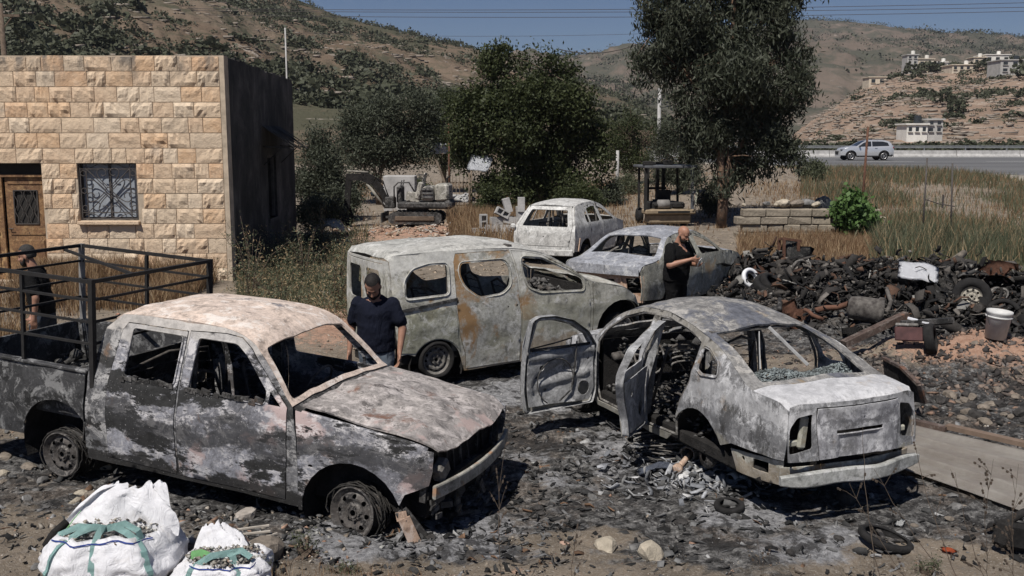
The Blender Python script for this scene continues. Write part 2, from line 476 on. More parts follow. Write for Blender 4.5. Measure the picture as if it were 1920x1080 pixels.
def make_hill(name, sky_pts, r0, r1, base, shape, mat, seed, na=220, nr=90, rough=1.0, az_pad=0, terrace=0.0, base_el=None):
 """a hill side: its crest stands at distance r1 and shows the skyline given; from r0 it climbs to the crest and falls behind it"""
 px = np.array([p[0] for p in sky_pts], float); py = np.array([p[1] for p in sky_pts], float)
 az = np.linspace(px_az(px[0]), px_az(px[-1]), na)
 el = np.interp(960 + F_PX * np.tan(az), px, [px_el(v) for v in py])
 zc = 3.0 + np.tan(el) * r1 / np.cos(az) * 1.0
 tt = np.concatenate([np.linspace(0, 1, nr), np.linspace(1.03, 1.6, 12)])
 A, T = np.meshgrid(az, tt, indexing='ij')
 Rr = r0 + (r1 - r0) * T
 rise = np.where(T <= 1, np.clip(T, 0, 1) ** shape, 1 - (T - 1) * 0.9)
 X = Rr * np.tan(A); Y = Rr
 Z = base + (zc[:, None] - base) * rise
 P = np.c_[X.ravel(), Y.ravel()]
 amp = rough * (r1 / 400.0)
 n = (5.0 * vfbm(P * 0.010, seed, 4) + 1.3 * vfbm(P * 0.06, seed + 4, 4)).reshape(X.shape) * amp
 fade = np.clip(T * 4, 0, 1) * np.where(T <= 1, 1 - 0.86 * np.clip(T, 0, 1) ** 6, 0.14)
 Z = Z + n * fade
 if terrace:
  q = Z / terrace; f = q - np.floor(q)
  Z = np.where(T < 0.97, terrace * (np.floor(q) + sstep(f, 0.55, 1.0)) * 0.75 + Z * 0.25, Z)
 V = np.c_[X.ravel(), Y.ravel(), Z.ravel()]
 i = np.arange(X.size).reshape(X.shape)
 F = np.stack([i[:-1, :-1], i[1:, :-1], i[1:, 1:], i[:-1, 1:]], -1).reshape(-1, 4)
 o = np_mesh('hill', V, F, mat, None, True)
 tag(o, kind='structure')
 HILLS[name] = (A, T, X, Y, Z)
 return o
def hill_point(name, px, t):
 A, T, X, Y, Z = HILLS[name]
 i = int(np.clip(np.searchsorted(A[:, 0], px_az(px)), 0, A.shape[0] - 1)); j = int(np.clip(np.searchsorted(T[0], t), 0, T.shape[1] - 1))
 return float(X[i, j]), float(Y[i, j]), float(Z[i, j])
def hill_at_pixel(name, px, py):
 """the point of a hill side seen at a pixel"""
 A, T, X, Y, Z = HILLS[name]
 i = int(np.clip(np.searchsorted(A[:, 0], px_az(px)), 0, A.shape[0] - 1))
 e = np.arctan((Z[i] - 3) / Y[i] * math.cos(A[i, 0])); want = px_el(py)
 j = int(np.argmax(e >= want)) if (e >= want).any() else 80
 return float(X[i, j]), float(Y[i, j]), float(Z[i, j])
M_H1 = hill_mat('hill_scrub', (0.135, 0.098, 0.070), (0.18, 0.140, 0.105), (0.075, 0.073, 0.050), (0.33, 0.29, 0.25), 0.46, 0.58, 1.0, 3, 0.5)
M_H2 = hill_mat('hill_far_side', (0.115, 0.092, 0.076), (0.155, 0.125, 0.102), (0.075, 0.074, 0.058), (0.26, 0.22, 0.19), 0.44, 0.585, 0.6, 13, 0.22)
M_H3 = hill_mat('hill_bare_spur', (0.23, 0.165, 0.125), (0.29, 0.215, 0.165), (0.15, 0.125, 0.09), (0.40, 0.33, 0.27), 0.60, 0.56, 1.4, 23, 0.7)
make_hill('far', [(900, 135), (1000, 118), (1070, 108), (1180, 99), (1300, 78), (1420, 58), (1500, 50), (1560, 52), (1640, 65), (1740, 76), (1860, 93), (1960, 104), (2100, 120)], 420, 1100, 4, 0.85, M_H2, 31, 200, 90, 1.0, terrace=2.6)
make_hill('left', [(-400, -260), (-150, -210), (0, -170), (300, -75), (450, -35), (570, 3), (640, 30), (700, 47), (800, 76), (880, 98), (960, 124), (1080, 165), (1200, 205), (1330, 252)], 95, 420, 0.8, 0.95, M_H1, 41, 300, 130, 1.0, terrace=1.3)
make_hill('spur', [(1480, 262), (1510, 238), (1560, 205), (1620, 165), (1680, 148), (1760, 142), (1850, 132), (1960, 118), (2100, 100)], 150, 330, 1.4, 0.9, M_H3, 51, 170, 90, 0.8, terrace=0.9)

bm = bmesh.new(); add_box(bm, (0, 640, 84), (3000, 1900, 171))
hz_m = bpy.data.materials.new('haze_air'); hz_m.use_nodes = True; hz_m.node_tree.nodes.clear()
pv = hz_m.node_tree.nodes.new('ShaderNodeVolumePrincipled'); pv.inputs['Color'].default_value = (0.86, 0.90, 1.0, 1); pv.inputs['Density'].default_value = 0.00014; pv.inputs['Anisotropy'].default_value = 0.3
mo = hz_m.node_tree.nodes.new('ShaderNodeOutputMaterial'); hz_m.node_tree.links.new(pv.outputs[0], mo.inputs['Volume'])
tag(bm_obj('haze', bm, hz_m), kind='stuff')
# ================================================================ FOLIAGE
def leaf_mat(name, c1, c2, trans=0.25, dead=None):
 t = NT(name)
 z = t.attr('tone')
 sep = t.n('ShaderNodeSeparateColor'); t.l(z, sep.inputs[0])
 c = t.mix(sep.outputs[0], c1, c2)
 if dead: c = t.mix(sep.outputs[1], c, dead)
 t.col(c)
 t.b.inputs['Roughness'].default_value = 0.6
 t.b.inputs['Specular IOR Level'].default_value = 0.25
 tr = t.n('ShaderNodeBsdfTranslucent'); t.l(c, tr.inputs[0])
 mx = t.n('ShaderNodeMixShader'); mx.inputs[0].default_value = trans
 t.l(t.b.outputs[0], mx.inputs[1]); t.l(tr.outputs[0], mx.inputs[2])
 t.l(mx.outputs[0], t.t.nodes['Material Output'].inputs[0])
 return t.m
def leaf_quads(C, size, g, droop=0.0, aspect=0.45, tone=None, dead=0.0):
 """a quad leaf (kite) at each centre; returns V, F, colour"""
 n = len(C)
 d = g.normal(size=(n, 3)); d[:, 2] -= droop * 1.6
 d /= np.linalg.norm(d, axis=1)[:, None]
 u = g.normal(size=(n, 3)); u -= d * (u * d).sum(1)[:, None]; u /= np.linalg.norm(u, axis=1)[:, None]
 s = size * g.uniform(0.6, 1.35, n)[:, None]
 w = s * aspect
 V = np.stack([C - d * s * 0.5, C + u * w * 0.5 - d * s * 0.02, C + d * s * 0.5, C - u * w * 0.5 + d * s * 0.06], 1).reshape(-1, 3)
 F = np.arange(4 * n).reshape(n, 4)
 t = (g.uniform(0, 1, n) if tone is None else tone)
 col = np.c_[t, (g.uniform(0, 1, n) < dead).astype(float), np.zeros(n)]
 return V, F, np.repeat(col, 4, 0)
def crown_points(blobs, n, g, clump=0.28, per=14):
 """leaf centres: tufts spread through the outer part of each blob (x, y, z, rx, ry, rz, weight)"""
 B = []
 for x, y, z, rx, ry, rz, w in blobs:
  B.append((x, y, z, rx * .6, ry * .6, rz * .6, w * .5))
  for _ in range(7):
   d = g.normal(size=3); d /= np.linalg.norm(d); k = g.uniform(.55, .95); q = g.uniform(.26, .46)
   B.append((x + d[0] * rx * k, y + d[1] * ry * k, z + d[2] * rz * k, rx * q, ry * q, rz * q, w))
 B = np.array(B)
 wt = B[:, 6] * (B[:, 3] * B[:, 4] * B[:, 5]) ** 0.75
 k = max(1, n // per)
 which = g.choice(len(B), k, p=wt / wt.sum())
 d = g.normal(size=(k, 3)); d /= np.linalg.norm(d, axis=1)[:, None]
 rad = g.uniform(0.25, 1.0, k) ** 0.45 * (1 + 0.16 * g.normal(size=k))
 C = B[which, :3] + d * B[which, 3:6] * rad[:, None]
 T = np.repeat(C, per, 0) + g.normal(size=(k * per, 3)) * clump
 tone = np.clip(np.repeat(g.uniform(0, 1, k), per) * 0.7 + g.uniform(0, 0.3, k * per), 0, 1)
 return T, tone, C
def make_tree(name, label, base, trunk, limbs, blobs, n, leaf, lm, bm_, cat='tree', droop=0.3, aspect=0.45, seed=1, clump=0.25, per=14, group=None, trunk_r=0.2, dead=0.0):
 g = np.random.default_rng(seed)
 t = thing(name, label, cat, base, group=group)
 bm = bmesh.new()
 tp = [Vector(p) for p in trunk]
 k = len(tp)
 add_tube(bm, tp, [trunk_r * (1 - 0.62 * i / (k - 1)) for i in range(k)], 10)
 T, tone, C = crown_points(blobs, n, g, clump, per)
 for (s, e, r) in limbs:
  p = tp[s]; q = Vector(e)
  mid = p.lerp(q, 0.5) + Vector((g.normal() * 0.15, g.normal() * 0.15, 0.12 * (q - p).length))
  add_tube(bm, [p, p.lerp(mid, .5), mid, mid.lerp(q, .5), q], [r, r * .85, r * .65, r * .45, r * .22], 7)
 # twigs out to a share of the tufts
 ends = [Vector(e) for (_, e, _) in limbs] + [tp[-1]]
 for c in C[::max(1, len(C) // 160)]:
  c = Vector(c)
  q = min(ends, key=lambda v: (v - c).length)
  if (q - c).length < 2.5:
   add_tube(bm, [q, q.lerp(c, .5) + Vector((g.normal() * .08, g.normal() * .08, .05)), c], [0.03, 0.018, 0.008], 4, False)
 bm_obj('trunk', bm, bm_, t, True)
 V, F, col = leaf_quads(T, leaf, g, droop, aspect, tone, dead)
 np_mesh('crown', V, F, lm, t, False, col)
 return t
M_BARK = simple('bark', (0.16, 0.12, 0.09), 0.95, 0.55, 6, 0.9, 0.02)
M_BARK_RED = simple('bark_peeling', (0.21, 0.13, 0.085), 0.95, 0.7, 4, 0.9, 0.02, c2=(0.06, 0.048, 0.04))
L_EUC = leaf_mat('leaves_eucalyptus', (0.020, 0.027, 0.015), (0.078, 0.085, 0.060), 0.2, dead=(0.22, 0.2, 0.15))
L_DARK = leaf_mat('leaves_broad', (0.026, 0.036, 0.014), (0.068, 0.080, 0.032), 0.25)
L_OLIVE = leaf_mat('leaves_olive', (0.034, 0.042, 0.026), (0.088, 0.097, 0.068), 0.2)
L_FIG = leaf_mat('leaves_fig', (0.06, 0.11, 0.03), (0.11, 0.19, 0.06), 0.3)
L_HILL = leaf_mat('leaves_scrub', (0.040, 0.046, 0.027), (0.088, 0.093, 0.060), 0.15)
L_WEED = leaf_mat('leaves_weed', (0.062, 0.074, 0.040), (0.135, 0.146, 0.092), 0.3, dead=(0.36, 0.27, 0.16))
L_STRAW = leaf_mat('leaves_straw', (0.22, 0.14, 0.08), (0.38, 0.28, 0.17), 0.3, dead=(0.16, 0.09, 0.05))
L_REED = leaf_mat('leaves_field', (0.078, 0.092, 0.050), (0.175, 0.178, 0.112), 0.3, dead=(0.30, 0.19, 0.11))

# ================================================================ STONE BUILDING
def stone_mat():
 t = NT('limestone_block')
 r = t.rand()
 c = t.ramp(r, [(0.0, (0.58, 0.43, 0.30)), (0.2, (0.62, 0.48, 0.345)), (0.4, (0.59, 0.45, 0.32)), (0.55, (0.66, 0.54, 0.41)), (0.7, (0.60, 0.41, 0.26)), (0.85, (0.56, 0.45, 0.335)), (0.95, (0.59, 0.39, 0.245))], 'CONSTANT')
 w = t.n('ShaderNodeNewGeometry')
 wn = t.noise(3.0, 9, 0.68, 0.4, 2, w.outputs['Position'])
 c = t.mix(t.step(wn, 0.40, 0.68), c, t.mix(0.5, c, (0.70, 0.56, 0.41)))
 wn2 = t.noise(7.5, 10, 0.75, 0.6, 9, w.outputs['Position'])
 c = t.mix(t.math('MULTIPLY', t.step(wn2, 0.60, 0.70), 0.65), c, (0.30, 0.22, 0.15))
 # grey weathering streaks near the top of the wall
 sp = t.n('ShaderNodeSeparateXYZ'); t.l(w.outputs['Position'], sp.inputs[0])
 top = t.ramp(t.math('MULTIPLY', sp.outputs[2], 0.2), [(0.80, 0.0), (0.93, 1.0)])
 st = t.noise(3.2, 8, 0.7, 0, 5, w.outputs['Position'], (1, 1, 0.35))
 c = t.mix(t.math('MULTIPLY', top, t.step(st, 0.44, 0.58)), c, (0.17, 0.15, 0.13))
 c = t.mix(t.math('MULTIPLY', t.step(t.noise(1.2, 8, 0.7, 0.5, 19, w.outputs['Position']), 0.62, 0.7), 0.5), c, (0.42, 0.36, 0.30))
 t.col(c)
 t.b.inputs['Roughness'].default_value = 0.95
 t.bump(t.noise(18, 8, 0.75, 0.3, 3, w.outputs['Position']), 0.9, 0.03)
 return t.m
M_STONE = stone_mat()
M_MORTAR = simple('mortar', (0.52, 0.43, 0.33), 0.95, 0.35, 5)
def soot_plaster():
 t = NT('sooted_plaster')
 a = t.noise(0.8, 9, 0.66, 0.4, 2)
 c = t.ramp(a, [(0.38, (0.014, 0.014, 0.013)), (0.50, (0.035, 0.033, 0.031)), (0.60, (0.075, 0.070, 0.065)), (0.72, (0.15, 0.14, 0.13))])
 s = t.noise(5, 8, 0.7, 0, 6, None, (1, 1, 0.12))
 c = t.mix(t.step(s, 0.56, 0.72), c, (0.15, 0.14, 0.13))
 c = t.mix(t.step(t.noise(3, 9, 0.7, 0.5, 9), 0.60, 0.66), c, (0.010, 0.010, 0.010))
 t.col(c); t.bump(t.noise(12, 8, 0.7), 0.6, 0.03)
 return t.m
M_SOOT = soot_plaster()
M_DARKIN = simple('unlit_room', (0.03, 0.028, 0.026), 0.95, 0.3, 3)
M_RUSTDOOR = burnt('rusted_door_paint', (0.30, 0.17, 0.08), (0.17, 0.09, 0.05), (0.05, 0.03, 0.02), (0.42, 0.27, 0.13), 0.36, 0.56, (0.40, 0.26, 0.13), 4.0, 1.6, 2.0)
M_IRON = simple('grille_iron', (0.085, 0.075, 0.07), 0.7, 0.4, 20, 0.3, 0.002)
M_GLASSG = simple('bluish_panel', (0.31, 0.34, 0.38), 0.55, 0.3, 4, 0.1, 0.002, spec=0.5)
BX0, BX1, BY0, BY1, BTOP = -13.5, -5.86, 20.7, 28.8, 4.66
SIDE_X1 = -6.24
def rock_face(seed, nx=9, nz=5):
 """a pitch-faced block front, unit size x 0..1, z 0..1, bulging to -y"""
 g = np.random.default_rng(seed)
 bm = bmesh.new()
 vs = {}
 ox, oz = g.uniform(0, 50, 2)
 amp = g.uniform(0.016, 0.050); cut = g.uniform(0.35, 0.8)
 for i in range(nx):
  for j in range(nz):
   u, v = i / (nx - 1), j / (nz - 1)
   e = min(u, 1 - u) * 2.6; f = min(v, 1 - v) * 1.3
   k = min(1.0, min(e, f) * 3.2)
   r = fbm(ox + u * 3.2, oz + v * 1.6, seed, 3, 0.6)
   y = -(0.012 + k * (amp * (0.55 + 0.9 * r)))
   if v < cut * 0.5 and k > 0: y *= 0.55 + 0.9 * abs(r)
   vs[i, j] = bm.verts.new((u, min(y, -0.004), v))
 for i in range(nx - 1):
  for j in range(nz - 1):
   bm.faces.new((vs[i, j], vs[i + 1, j], vs[i + 1, j + 1], vs[i, j + 1]))
 # sides back to the wall
 ring = [(i, 0) for i in range(nx)] + [(nx - 1, j) for j in range(1, nz)] + [(i, nz - 1) for i in range(nx - 2, -1, -1)] + [(0, j) for j in range(nz - 2, 0, -1)]
 back = {q: bm.verts.new((vs[q].co.x, 0.03, vs[q].co.z)) for q in ring}
 for a, b in zip(ring, ring[1:] + ring[:1]):
  bm.faces.new((vs[b], vs[a], back[a], back[b]))
 me = bpy.data.meshes.new('stone_block')
 bm.normal_update(); bm.to_mesh(me); bm.free()
 me.materials.append(M_STONE)
 return me
STONES = [rock_face(100 + k) for k in range(16)]
bld = thing('stone_building', 'one-storey house of rough cream limestone blocks with a soot-black side wall', 'building', (0, 0, 0))
DOOR = (-11.62, -9.72, 0.0, 2.50)
WINW = (-8.98, -7.76, 1.31, 2.53)
# wall body: front with openings, side wall, back, roof slab
bm = bmesh.new()
def wall_with_holes(bm, x0, x1, z0, z1, holes, y, th):
 xs = sorted({x0, x1} | {h[0] for h in holes} | {h[1] for h in holes})
 zs = sorted({z0, z1} | {h[2] for h in holes} | {h[3] for h in holes})
 for a, b in zip(xs, xs[1:]):
  for c, d in zip(zs, zs[1:]):
   mx, mz = (a + b) / 2, (c + d) / 2
   if any(h[0] < mx < h[1] and h[2] < mz < h[3] for h in holes): continue
   add_box(bm, (mx, y + th / 2, mz), (b - a, th, d - c))
 bmesh.ops.remove_doubles(bm, verts=bm.verts, dist=1e-5)
wall_with_holes(bm, BX0, BX1, -0.3, BTOP, [DOOR, WINW], BY0, 0.28)
bm_obj('front_wall', bm, M_MORTAR, bld)
def quad_prism(bm, pts, z0, z1):
 lo = [bm.verts.new((x, y, z0)) for x, y in pts]; hi = [bm.verts.new((x, y, z1)) for x, y in pts]
 n = len(pts)
 bm.faces.new(lo[::-1]); bm.faces.new(hi)
 for i in range(n): bm.faces.new((lo[i], lo[(i + 1) % n], hi[(i + 1) % n], hi[i]))
# side wall with the dark doorway-like window: local frame u along the wall
def side_xy(u, off=0.0):
 L = math.hypot(SIDE_X1 - BX1, BY1 - BY0)
 dx, dy = (SIDE_X1 - BX1) / L, (BY1 - BY0) / L
 return (BX1 + dx * u + dy * off, BY0 + dy * u - dx * off)
LS = math.hypot(SIDE_X1 - BX1, BY1 - BY0)
SW = (4.15, 5.25, 1.0, 2.58)
bm = bmesh.new()
def side_block(bm, u0, u1, z0, z1, o0, o1):
 quad_prism(bm, [side_xy(u0, o0), side_xy(u0, o1), side_xy(u1, o1), side_xy(u1, o0)], z0, z1)
for u0, u1, z0, z1 in ((0.285, SW[0], -0.3, BTOP - 0.02), (SW[1], LS, -0.3, BTOP - 0.10), (SW[0], SW[1], -0.3, SW[2]), (SW[0], SW[1], SW[3], BTOP - 0.06)):
 side_block(bm, u0, u1, z0, z1, -0.26, 0.0)
bm_obj('side_wall', bm, M_SOOT, bld)
bm = bmesh.new()   # ragged top edge of the side parapet
g = np.random.default_rng(5)
u = 0.02
while u < LS - 0.1:
 w = g.uniform(0.12, 0.4)
 side_block(bm, u, min(u + w, LS), BTOP - 0.10 - 0.02 * u / LS, BTOP - 0.02 + g.uniform(-0.03, 0.05) - 0.03 * u / LS, -0.22, 0.004)
 u += w
bm_obj('parapet', bm, M_SOOT, bld)
bm = bmesh.new()
quad_prism(bm, [(BX0, BY0 + 0.28), side_xy(0.3, -0.26), side_xy(LS, -0.26), (BX0, BY1)], BTOP - 0.55, BTOP - 0.4)
quad_prism(bm, [(BX0, BY1 - 0.2), (SIDE_X1 - 0.27, BY1 - 0.2), (SIDE_X1 - 0.27, BY1), (BX0, BY1)], -0.3, BTOP - 0.12)
bm_obj('roof', bm, M_SOOT, bld)
bm = bmesh.new()
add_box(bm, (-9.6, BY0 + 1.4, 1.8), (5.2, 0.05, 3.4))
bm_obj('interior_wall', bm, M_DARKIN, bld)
# corner strip of pale mortar along the edge of the front
bm = bmesh.new(); add_box(bm, (BX1 - 0.045, BY0 + 0.13, BTOP / 2 - 0.16), (0.10, 0.30, BTOP + 0.32)); bm_obj('corner_strip', bm, M_MORTAR, bld)
# courses of blocks, each one a part
courses = 15; ch = BTOP / courses
g = np.random.default_rng(11)
for r in range(courses):
 z0 = r * ch
 x = BX1 - 0.10
 first = True
 while x > BX0 + 0.6:
  w = float(g.choice([0.30, 0.38, 0.46, 0.55, 0.66, 0.42], p=[.12, .2, .25, .2, .1, .13]))
  x1 = x; x0 = x - w
  seg = [(x0, x1)]
  for (a, b, c, d) in (DOOR, WINW):
   if z0 + ch * 0.6 > c and z0 + ch * 0.4 < d:
    ns = []
    for (p, q) in seg:
     if p < b and q > a:
      if q > b + 0.12: ns.append((b, q))
      if p < a - 0.12: ns.append((p, a))
     else: ns.append((p, q))
    seg = ns
  for (p, q) in seg:
   if q - p < 0.1: continue
   o = bpy.data.objects.new('stone_block', STONES[int(g.integers(16))])
   COL.objects.link(o); o.parent = bld
   jt = 0.007
   o.location = (p + jt, BY0 - 0.002, z0 + jt)
   o.scale = (q - p - 2 * jt, float(g.uniform(0.7, 1.25)), ch - 2 * jt)
   if r == courses - 1: o.scale.z += float(g.uniform(-0.035, 0.03))
   if g.uniform() < 0.5:
    o.scale.x *= -1; o.location.x = q - jt
  x = x0
# door: two leaves, framed, with little grilles
dr = DOOR
bm = bmesh.new()
for bx in ((dr[0] + 0.035, 0.07), ((dr[0] + dr[1]) / 2, 0.07), (dr[1] - 0.035, 0.07)):
 add_box(bm, (bx[0], BY0 + 0.17, 1.1), (bx[1], 0.07, 2.2), None, 0.006)
add_box(bm, ((dr[0] + dr[1]) / 2, BY0 + 0.17, 2.225), (dr[1] - dr[0], 0.08, 0.05))
bm_obj('door_frame', bm, M_RUSTDOOR, bld)
bm = bmesh.new(); add_box(bm, ((dr[0] + dr[1]) / 2, BY0 + 0.2, 2.375), (dr[1] - dr[0], 0.02, 0.25)); bm_obj('reveal_shade', bm, M_DARKIN, bld)  # near-black sheet standing in for the shadow of the reveal above the door
bm = bmesh.new(); add_box(bm, ((dr[0] + dr[1]) / 2, BY0 + 0.06, -0.02), (dr[1] - dr[0] + 0.1, 0.32, 0.12)); bm_obj('doorstep', bm, M_MORTAR, bld)
half = (dr[1] - dr[0]) / 2
for k in range(2):
 a = dr[0] + 0.075 + k * (half - 0.0); b = a + half - 0.115
 bm = bmesh.new()
 y = BY0 + 0.19
 g0, g1, h0, h1 = a + 0.17, b - 0.17, 1.22, 1.92
 wall_with_holes(bm, a, b, 0.04, 2.19, [(g0, g1, h0, h1)], y, 0.04)
 dl = bm_obj('door', bm, M_RUSTDOOR, bld)
 bm = bmesh.new()
 add_box(bm, ((a + b) / 2, y - 0.008, 0.52), (b - a - 0.16, 0.02, 0.72), None, 0.006)
 bm_obj('door_panel', bm, M_RUSTDOOR, dl)
 for zz_ in (1.02, 2.08): bm = bmesh.new(); add_box(bm, ((a + b) / 2, y - 0.008, zz_), (b - a - 0.11, 0.016, 0.055)); bm_obj('door_rail', bm, M_RUSTDOOR, dl)
 bm = bmesh.new()
 add_box(bm, ((g0 + g1) / 2, y + 0.03, (h0 + h1) / 2), (g1 - g0, 0.006, h1 - h0))
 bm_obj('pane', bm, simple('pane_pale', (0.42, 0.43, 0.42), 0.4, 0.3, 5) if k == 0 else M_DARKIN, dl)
 bm = bmesh.new()
 for q in range(5):
  xx = g0 + (g1 - g0) * (q + 0.5) / 5
  add_tube(bm, [(xx + 0.035 * math.sin(s / 12 * 4 * PI + q * PI), y - 0.01, h0 + (h1 - h0) * s / 12) for s in range(13)], 0.009, 5)
 for zz in (h0, h1): add_bar(bm, (g0, y - 0.01, zz), (g1, y - 0.01, zz), 0.02)
 for xx in (g0, g1): add_bar(bm, (xx, y - 0.01, h0), (xx, y - 0.01, h1), 0.02)
 bm_obj('door_grille', bm, M_IRON, dl)
 if k == 1:
  bm = bmesh.new(); add_tube(bm, [(a + 0.05, y - 0.01, 1.12), (a + 0.05, y - 0.06, 1.12), (a + 0.14, y - 0.06, 1.12)], 0.012, 6); bm_obj('door_handle', bm, M_IRON, dl)
# window with scrollwork grille
x0, x1, z0, z1 = WINW
bm = bmesh.new(); add_box(bm, ((x0 + x1) / 2, BY0 + 0.17, (z0 + z1) / 2), (x1 - x0, 0.02, z1 - z0)); win = bm_obj('window', bm, M_GLASSG, bld)
bm = bmesh.new()
fy = BY0 + 0.14
for zz in (z0 + 0.03, z1 - 0.03): add_bar(bm, (x0, fy, zz), (x1, fy, zz), 0.06)
for xx in (x0 + 0.03, x1 - 0.03, (x0 + x1) / 2): add_bar(bm, (xx, fy + 0.008, z0 + 0.06), (xx, fy + 0.008, z1 - 0.06), 0.045)
bm_obj('window_frame', bm, M_IRON, win)
bm = bmesh.new()
gy = BY0 + 0.055
cx, cz = (x0 + x1) / 2, (z0 + z1) / 2
hw, hh = (x1 - x0) / 2 - 0.03, (z1 - z0) / 2 - 0.03
for s in (-1, 1):
 add_bar(bm, (cx + s * hw, gy, cz - hh), (cx + s * hw, gy, cz + hh), 0.024)
 add_bar(bm, (cx - hw, gy + 0.002, cz + s * hh), (cx + hw, gy + 0.002, cz + s * hh), 0.022)
 add_bar(bm, (cx + s * (hw - 0.13), gy, cz - hh), (cx + s * (hw - 0.13), gy, cz + hh), 0.018)
 add_bar(bm, (cx - hw, gy + 0.002, cz + s * (hh - 0.13)), (cx + hw, gy + 0.002, cz + s * (hh - 0.13)), 0.016)
 for q in (-1, 1):
  add_tube(bm, [(cx + s * 0.07, gy, cz + q * 0.07), (cx + s * (hw - 0.13), gy, cz + q * (hh - 0.13))], 0.011, 5)
 for zz in (-0.36, 0.0, 0.36):
  add_tube(bm, [(cx + s * (hw - 0.065) + 0.055 * math.cos(a / 12 * 2 * PI), gy - 0.004, cz + zz + 0.055 * math.sin(a / 12 * 2 * PI)) for a in range(13)], 0.009, 5, False)
add_tube(bm, [(cx + 0.075 * math.cos(a / 14 * 2 * PI), gy - 0.004, cz + 0.075 * math.sin(a / 14 * 2 * PI)) for a in range(15)], 0.011, 5, False)
for k in range(4):    # four heart scrolls round the ring
 A = k * PI / 2
 def rot(p, q): return (cx + p * math.cos(A) - q * math.sin(A), gy - 0.006, cz + p * math.sin(A) + q * math.cos(A))
 for s in (-1, 1):
  pts = []
  for i in range(26):
   f = i / 25
   if f < 0.45:
    u = f / 0.45
    pts.append(rot(0.09 + 0.30 * u, s * (0.03 + 0.20 * math.sin(u * PI / 2))))
   else:
    u = (f - 0.45) / 0.55; th = PI / 2 - u * 1.75 * PI; rr = 0.115 * (1 - 0.62 * u)
    pts.append(rot(0.39 - 0.0 - (0.115 - rr) * 0.4 + rr * math.cos(th) * 0.9 - 0.005, s * (0.115 + rr * math.sin(th))))
  add_tube(bm, pts, 0.010, 5)
for q in (-1, 1):
 for s in (-1, 1):
  add_tube(bm, [(cx + s * (0.02 + 0.5 * i / 12), gy - 0.004, cz + q * (hh - 0.065 + 0.045 * math.sin(i / 12 * 2 * PI))) for i in range(13)], 0.008, 5)
bm_obj('window_grille', bm, M_IRON, win)
bm = bmesh.new(); add_box(bm, (cx, BY0 - 0.02, z0 - 0.05), (x1 - x0 + 0.06, 0.20, 0.07), None, 0.008); bm_obj('window_sill', bm, M_STONE, bld)
# side window: frame, and the sagging scorched awning above it
bm = bmesh.new()
for u0, u1, a, b in ((SW[0], SW[0] + 0.07, SW[2], SW[3]), (SW[1] - 0.07, SW[1], SW[2], SW[3]), (SW[0] + 0.07, SW[1] - 0.07, SW[3] - 0.07, SW[3]), (SW[0] - 0.06, SW[1] + 0.06, SW[2] - 0.09, SW[2])):
 side_block(bm, u0, u1, a, b, -0.13, 0.03 if a < SW[2] else -0.06)
bm_obj('window_surround', bm, simple('sooted_trim', (0.09, 0.085, 0.08), 0.9, 0.4, 6), bld)
bm = bmesh.new()
n = 11
for i in range(n):
 u0 = 3.6 + i * 0.22; u1 = u0 + 0.19
 a = side_xy(u0, 0.01); b = side_xy(u1, 0.01); c = side_xy(u1, 0.75); d = side_xy(u0, 0.75)
 sag = 0.05 * math.sin(i * 1.3)
 vs = [bm.verts.new(v) for v in ((a[0], a[1], 3.30), (b[0], b[1], 3.30), (c[0], c[1], 2.78 + sag), (d[0], d[1], 2.80 + sag))]
 ws = [bm.verts.new((v.co.x, v.co.y, v.co.z - 0.02)) for v in vs]
 bm.faces.new(vs); bm.faces.new(ws[::-1])
 for k in range(4): bm.faces.new((vs[k], ws[k], ws[(k + 1) % 4], vs[(k + 1) % 4]))
for uu in (3.65, 5.9):
 add_bar(bm, (*side_xy(uu, 0.0), 2.8), (*side_xy(uu, 0.74), 2.76), 0.03); add_bar(bm, (*side_xy(uu, 0.01), 2.35), (*side_xy(uu, 0.5), 2.82), 0.025)
bm_obj('awning', bm, M_SOOT, bld)
# ================================================================ VEHICLE BODIES
def pchip(pts):
 x = np.array([p[0] for p in pts], float); y = np.array([p[1] for p in pts], float)
 h = np.diff(x); d = np.diff(y) / h
 m = np.zeros(len(x)); m[0] = d[0]; m[-1] = d[-1]
 for i in range(1, len(x) - 1):
  if d[i - 1] * d[i] > 0:
   w1, w2 = 2 * h[i] + h[i - 1], h[i] + 2 * h[i - 1]
   m[i] = (w1 + w2) / (w1 / d[i - 1] + w2 / d[i])
 def f(q):
  q = min(max(q, x[0]), x[-1])
  i = min(max(int(np.searchsorted(x, q)) - 1, 0), len(h) - 1)
  t = (q - x[i]) / h[i]
  return float((2 * t**3 - 3 * t**2 + 1) * y[i] + (t**3 - 2 * t**2 + t) * h[i] * m[i] + (-2 * t**3 + 3 * t**2) * y[i + 1] + (t**3 - t**2) * h[i] * m[i + 1])
 return f
def interp(pts):
 xs = [p[0] for p in pts]; ys = [p[1] for p in pts]
 return lambda q: float(np.interp(q, xs, ys))
def inside(poly, x, y):
 c = False; n = len(poly); j = n - 1
 for i in range(n):
  xi, yi = poly[i]; xj, yj = poly[j]
  if (yi > y) != (yj > y) and x < (xj - xi) * (y - yi) / (yj - yi) + xi: c = not c
  j = i
 return c
def inside_np(poly, P):
 c = np.zeros(len(P), bool); n = len(poly); j = n - 1
 for i in range(n):
  xi, yi = poly[i]; xj, yj = poly[j]
  if yi != yj:
   m = ((yi > P[:, 1]) != (yj > P[:, 1])) & (P[:, 0] < (xj - xi) * (P[:, 1] - yi) / (yj - yi) + xi)
   c ^= m
  j = i
 return c
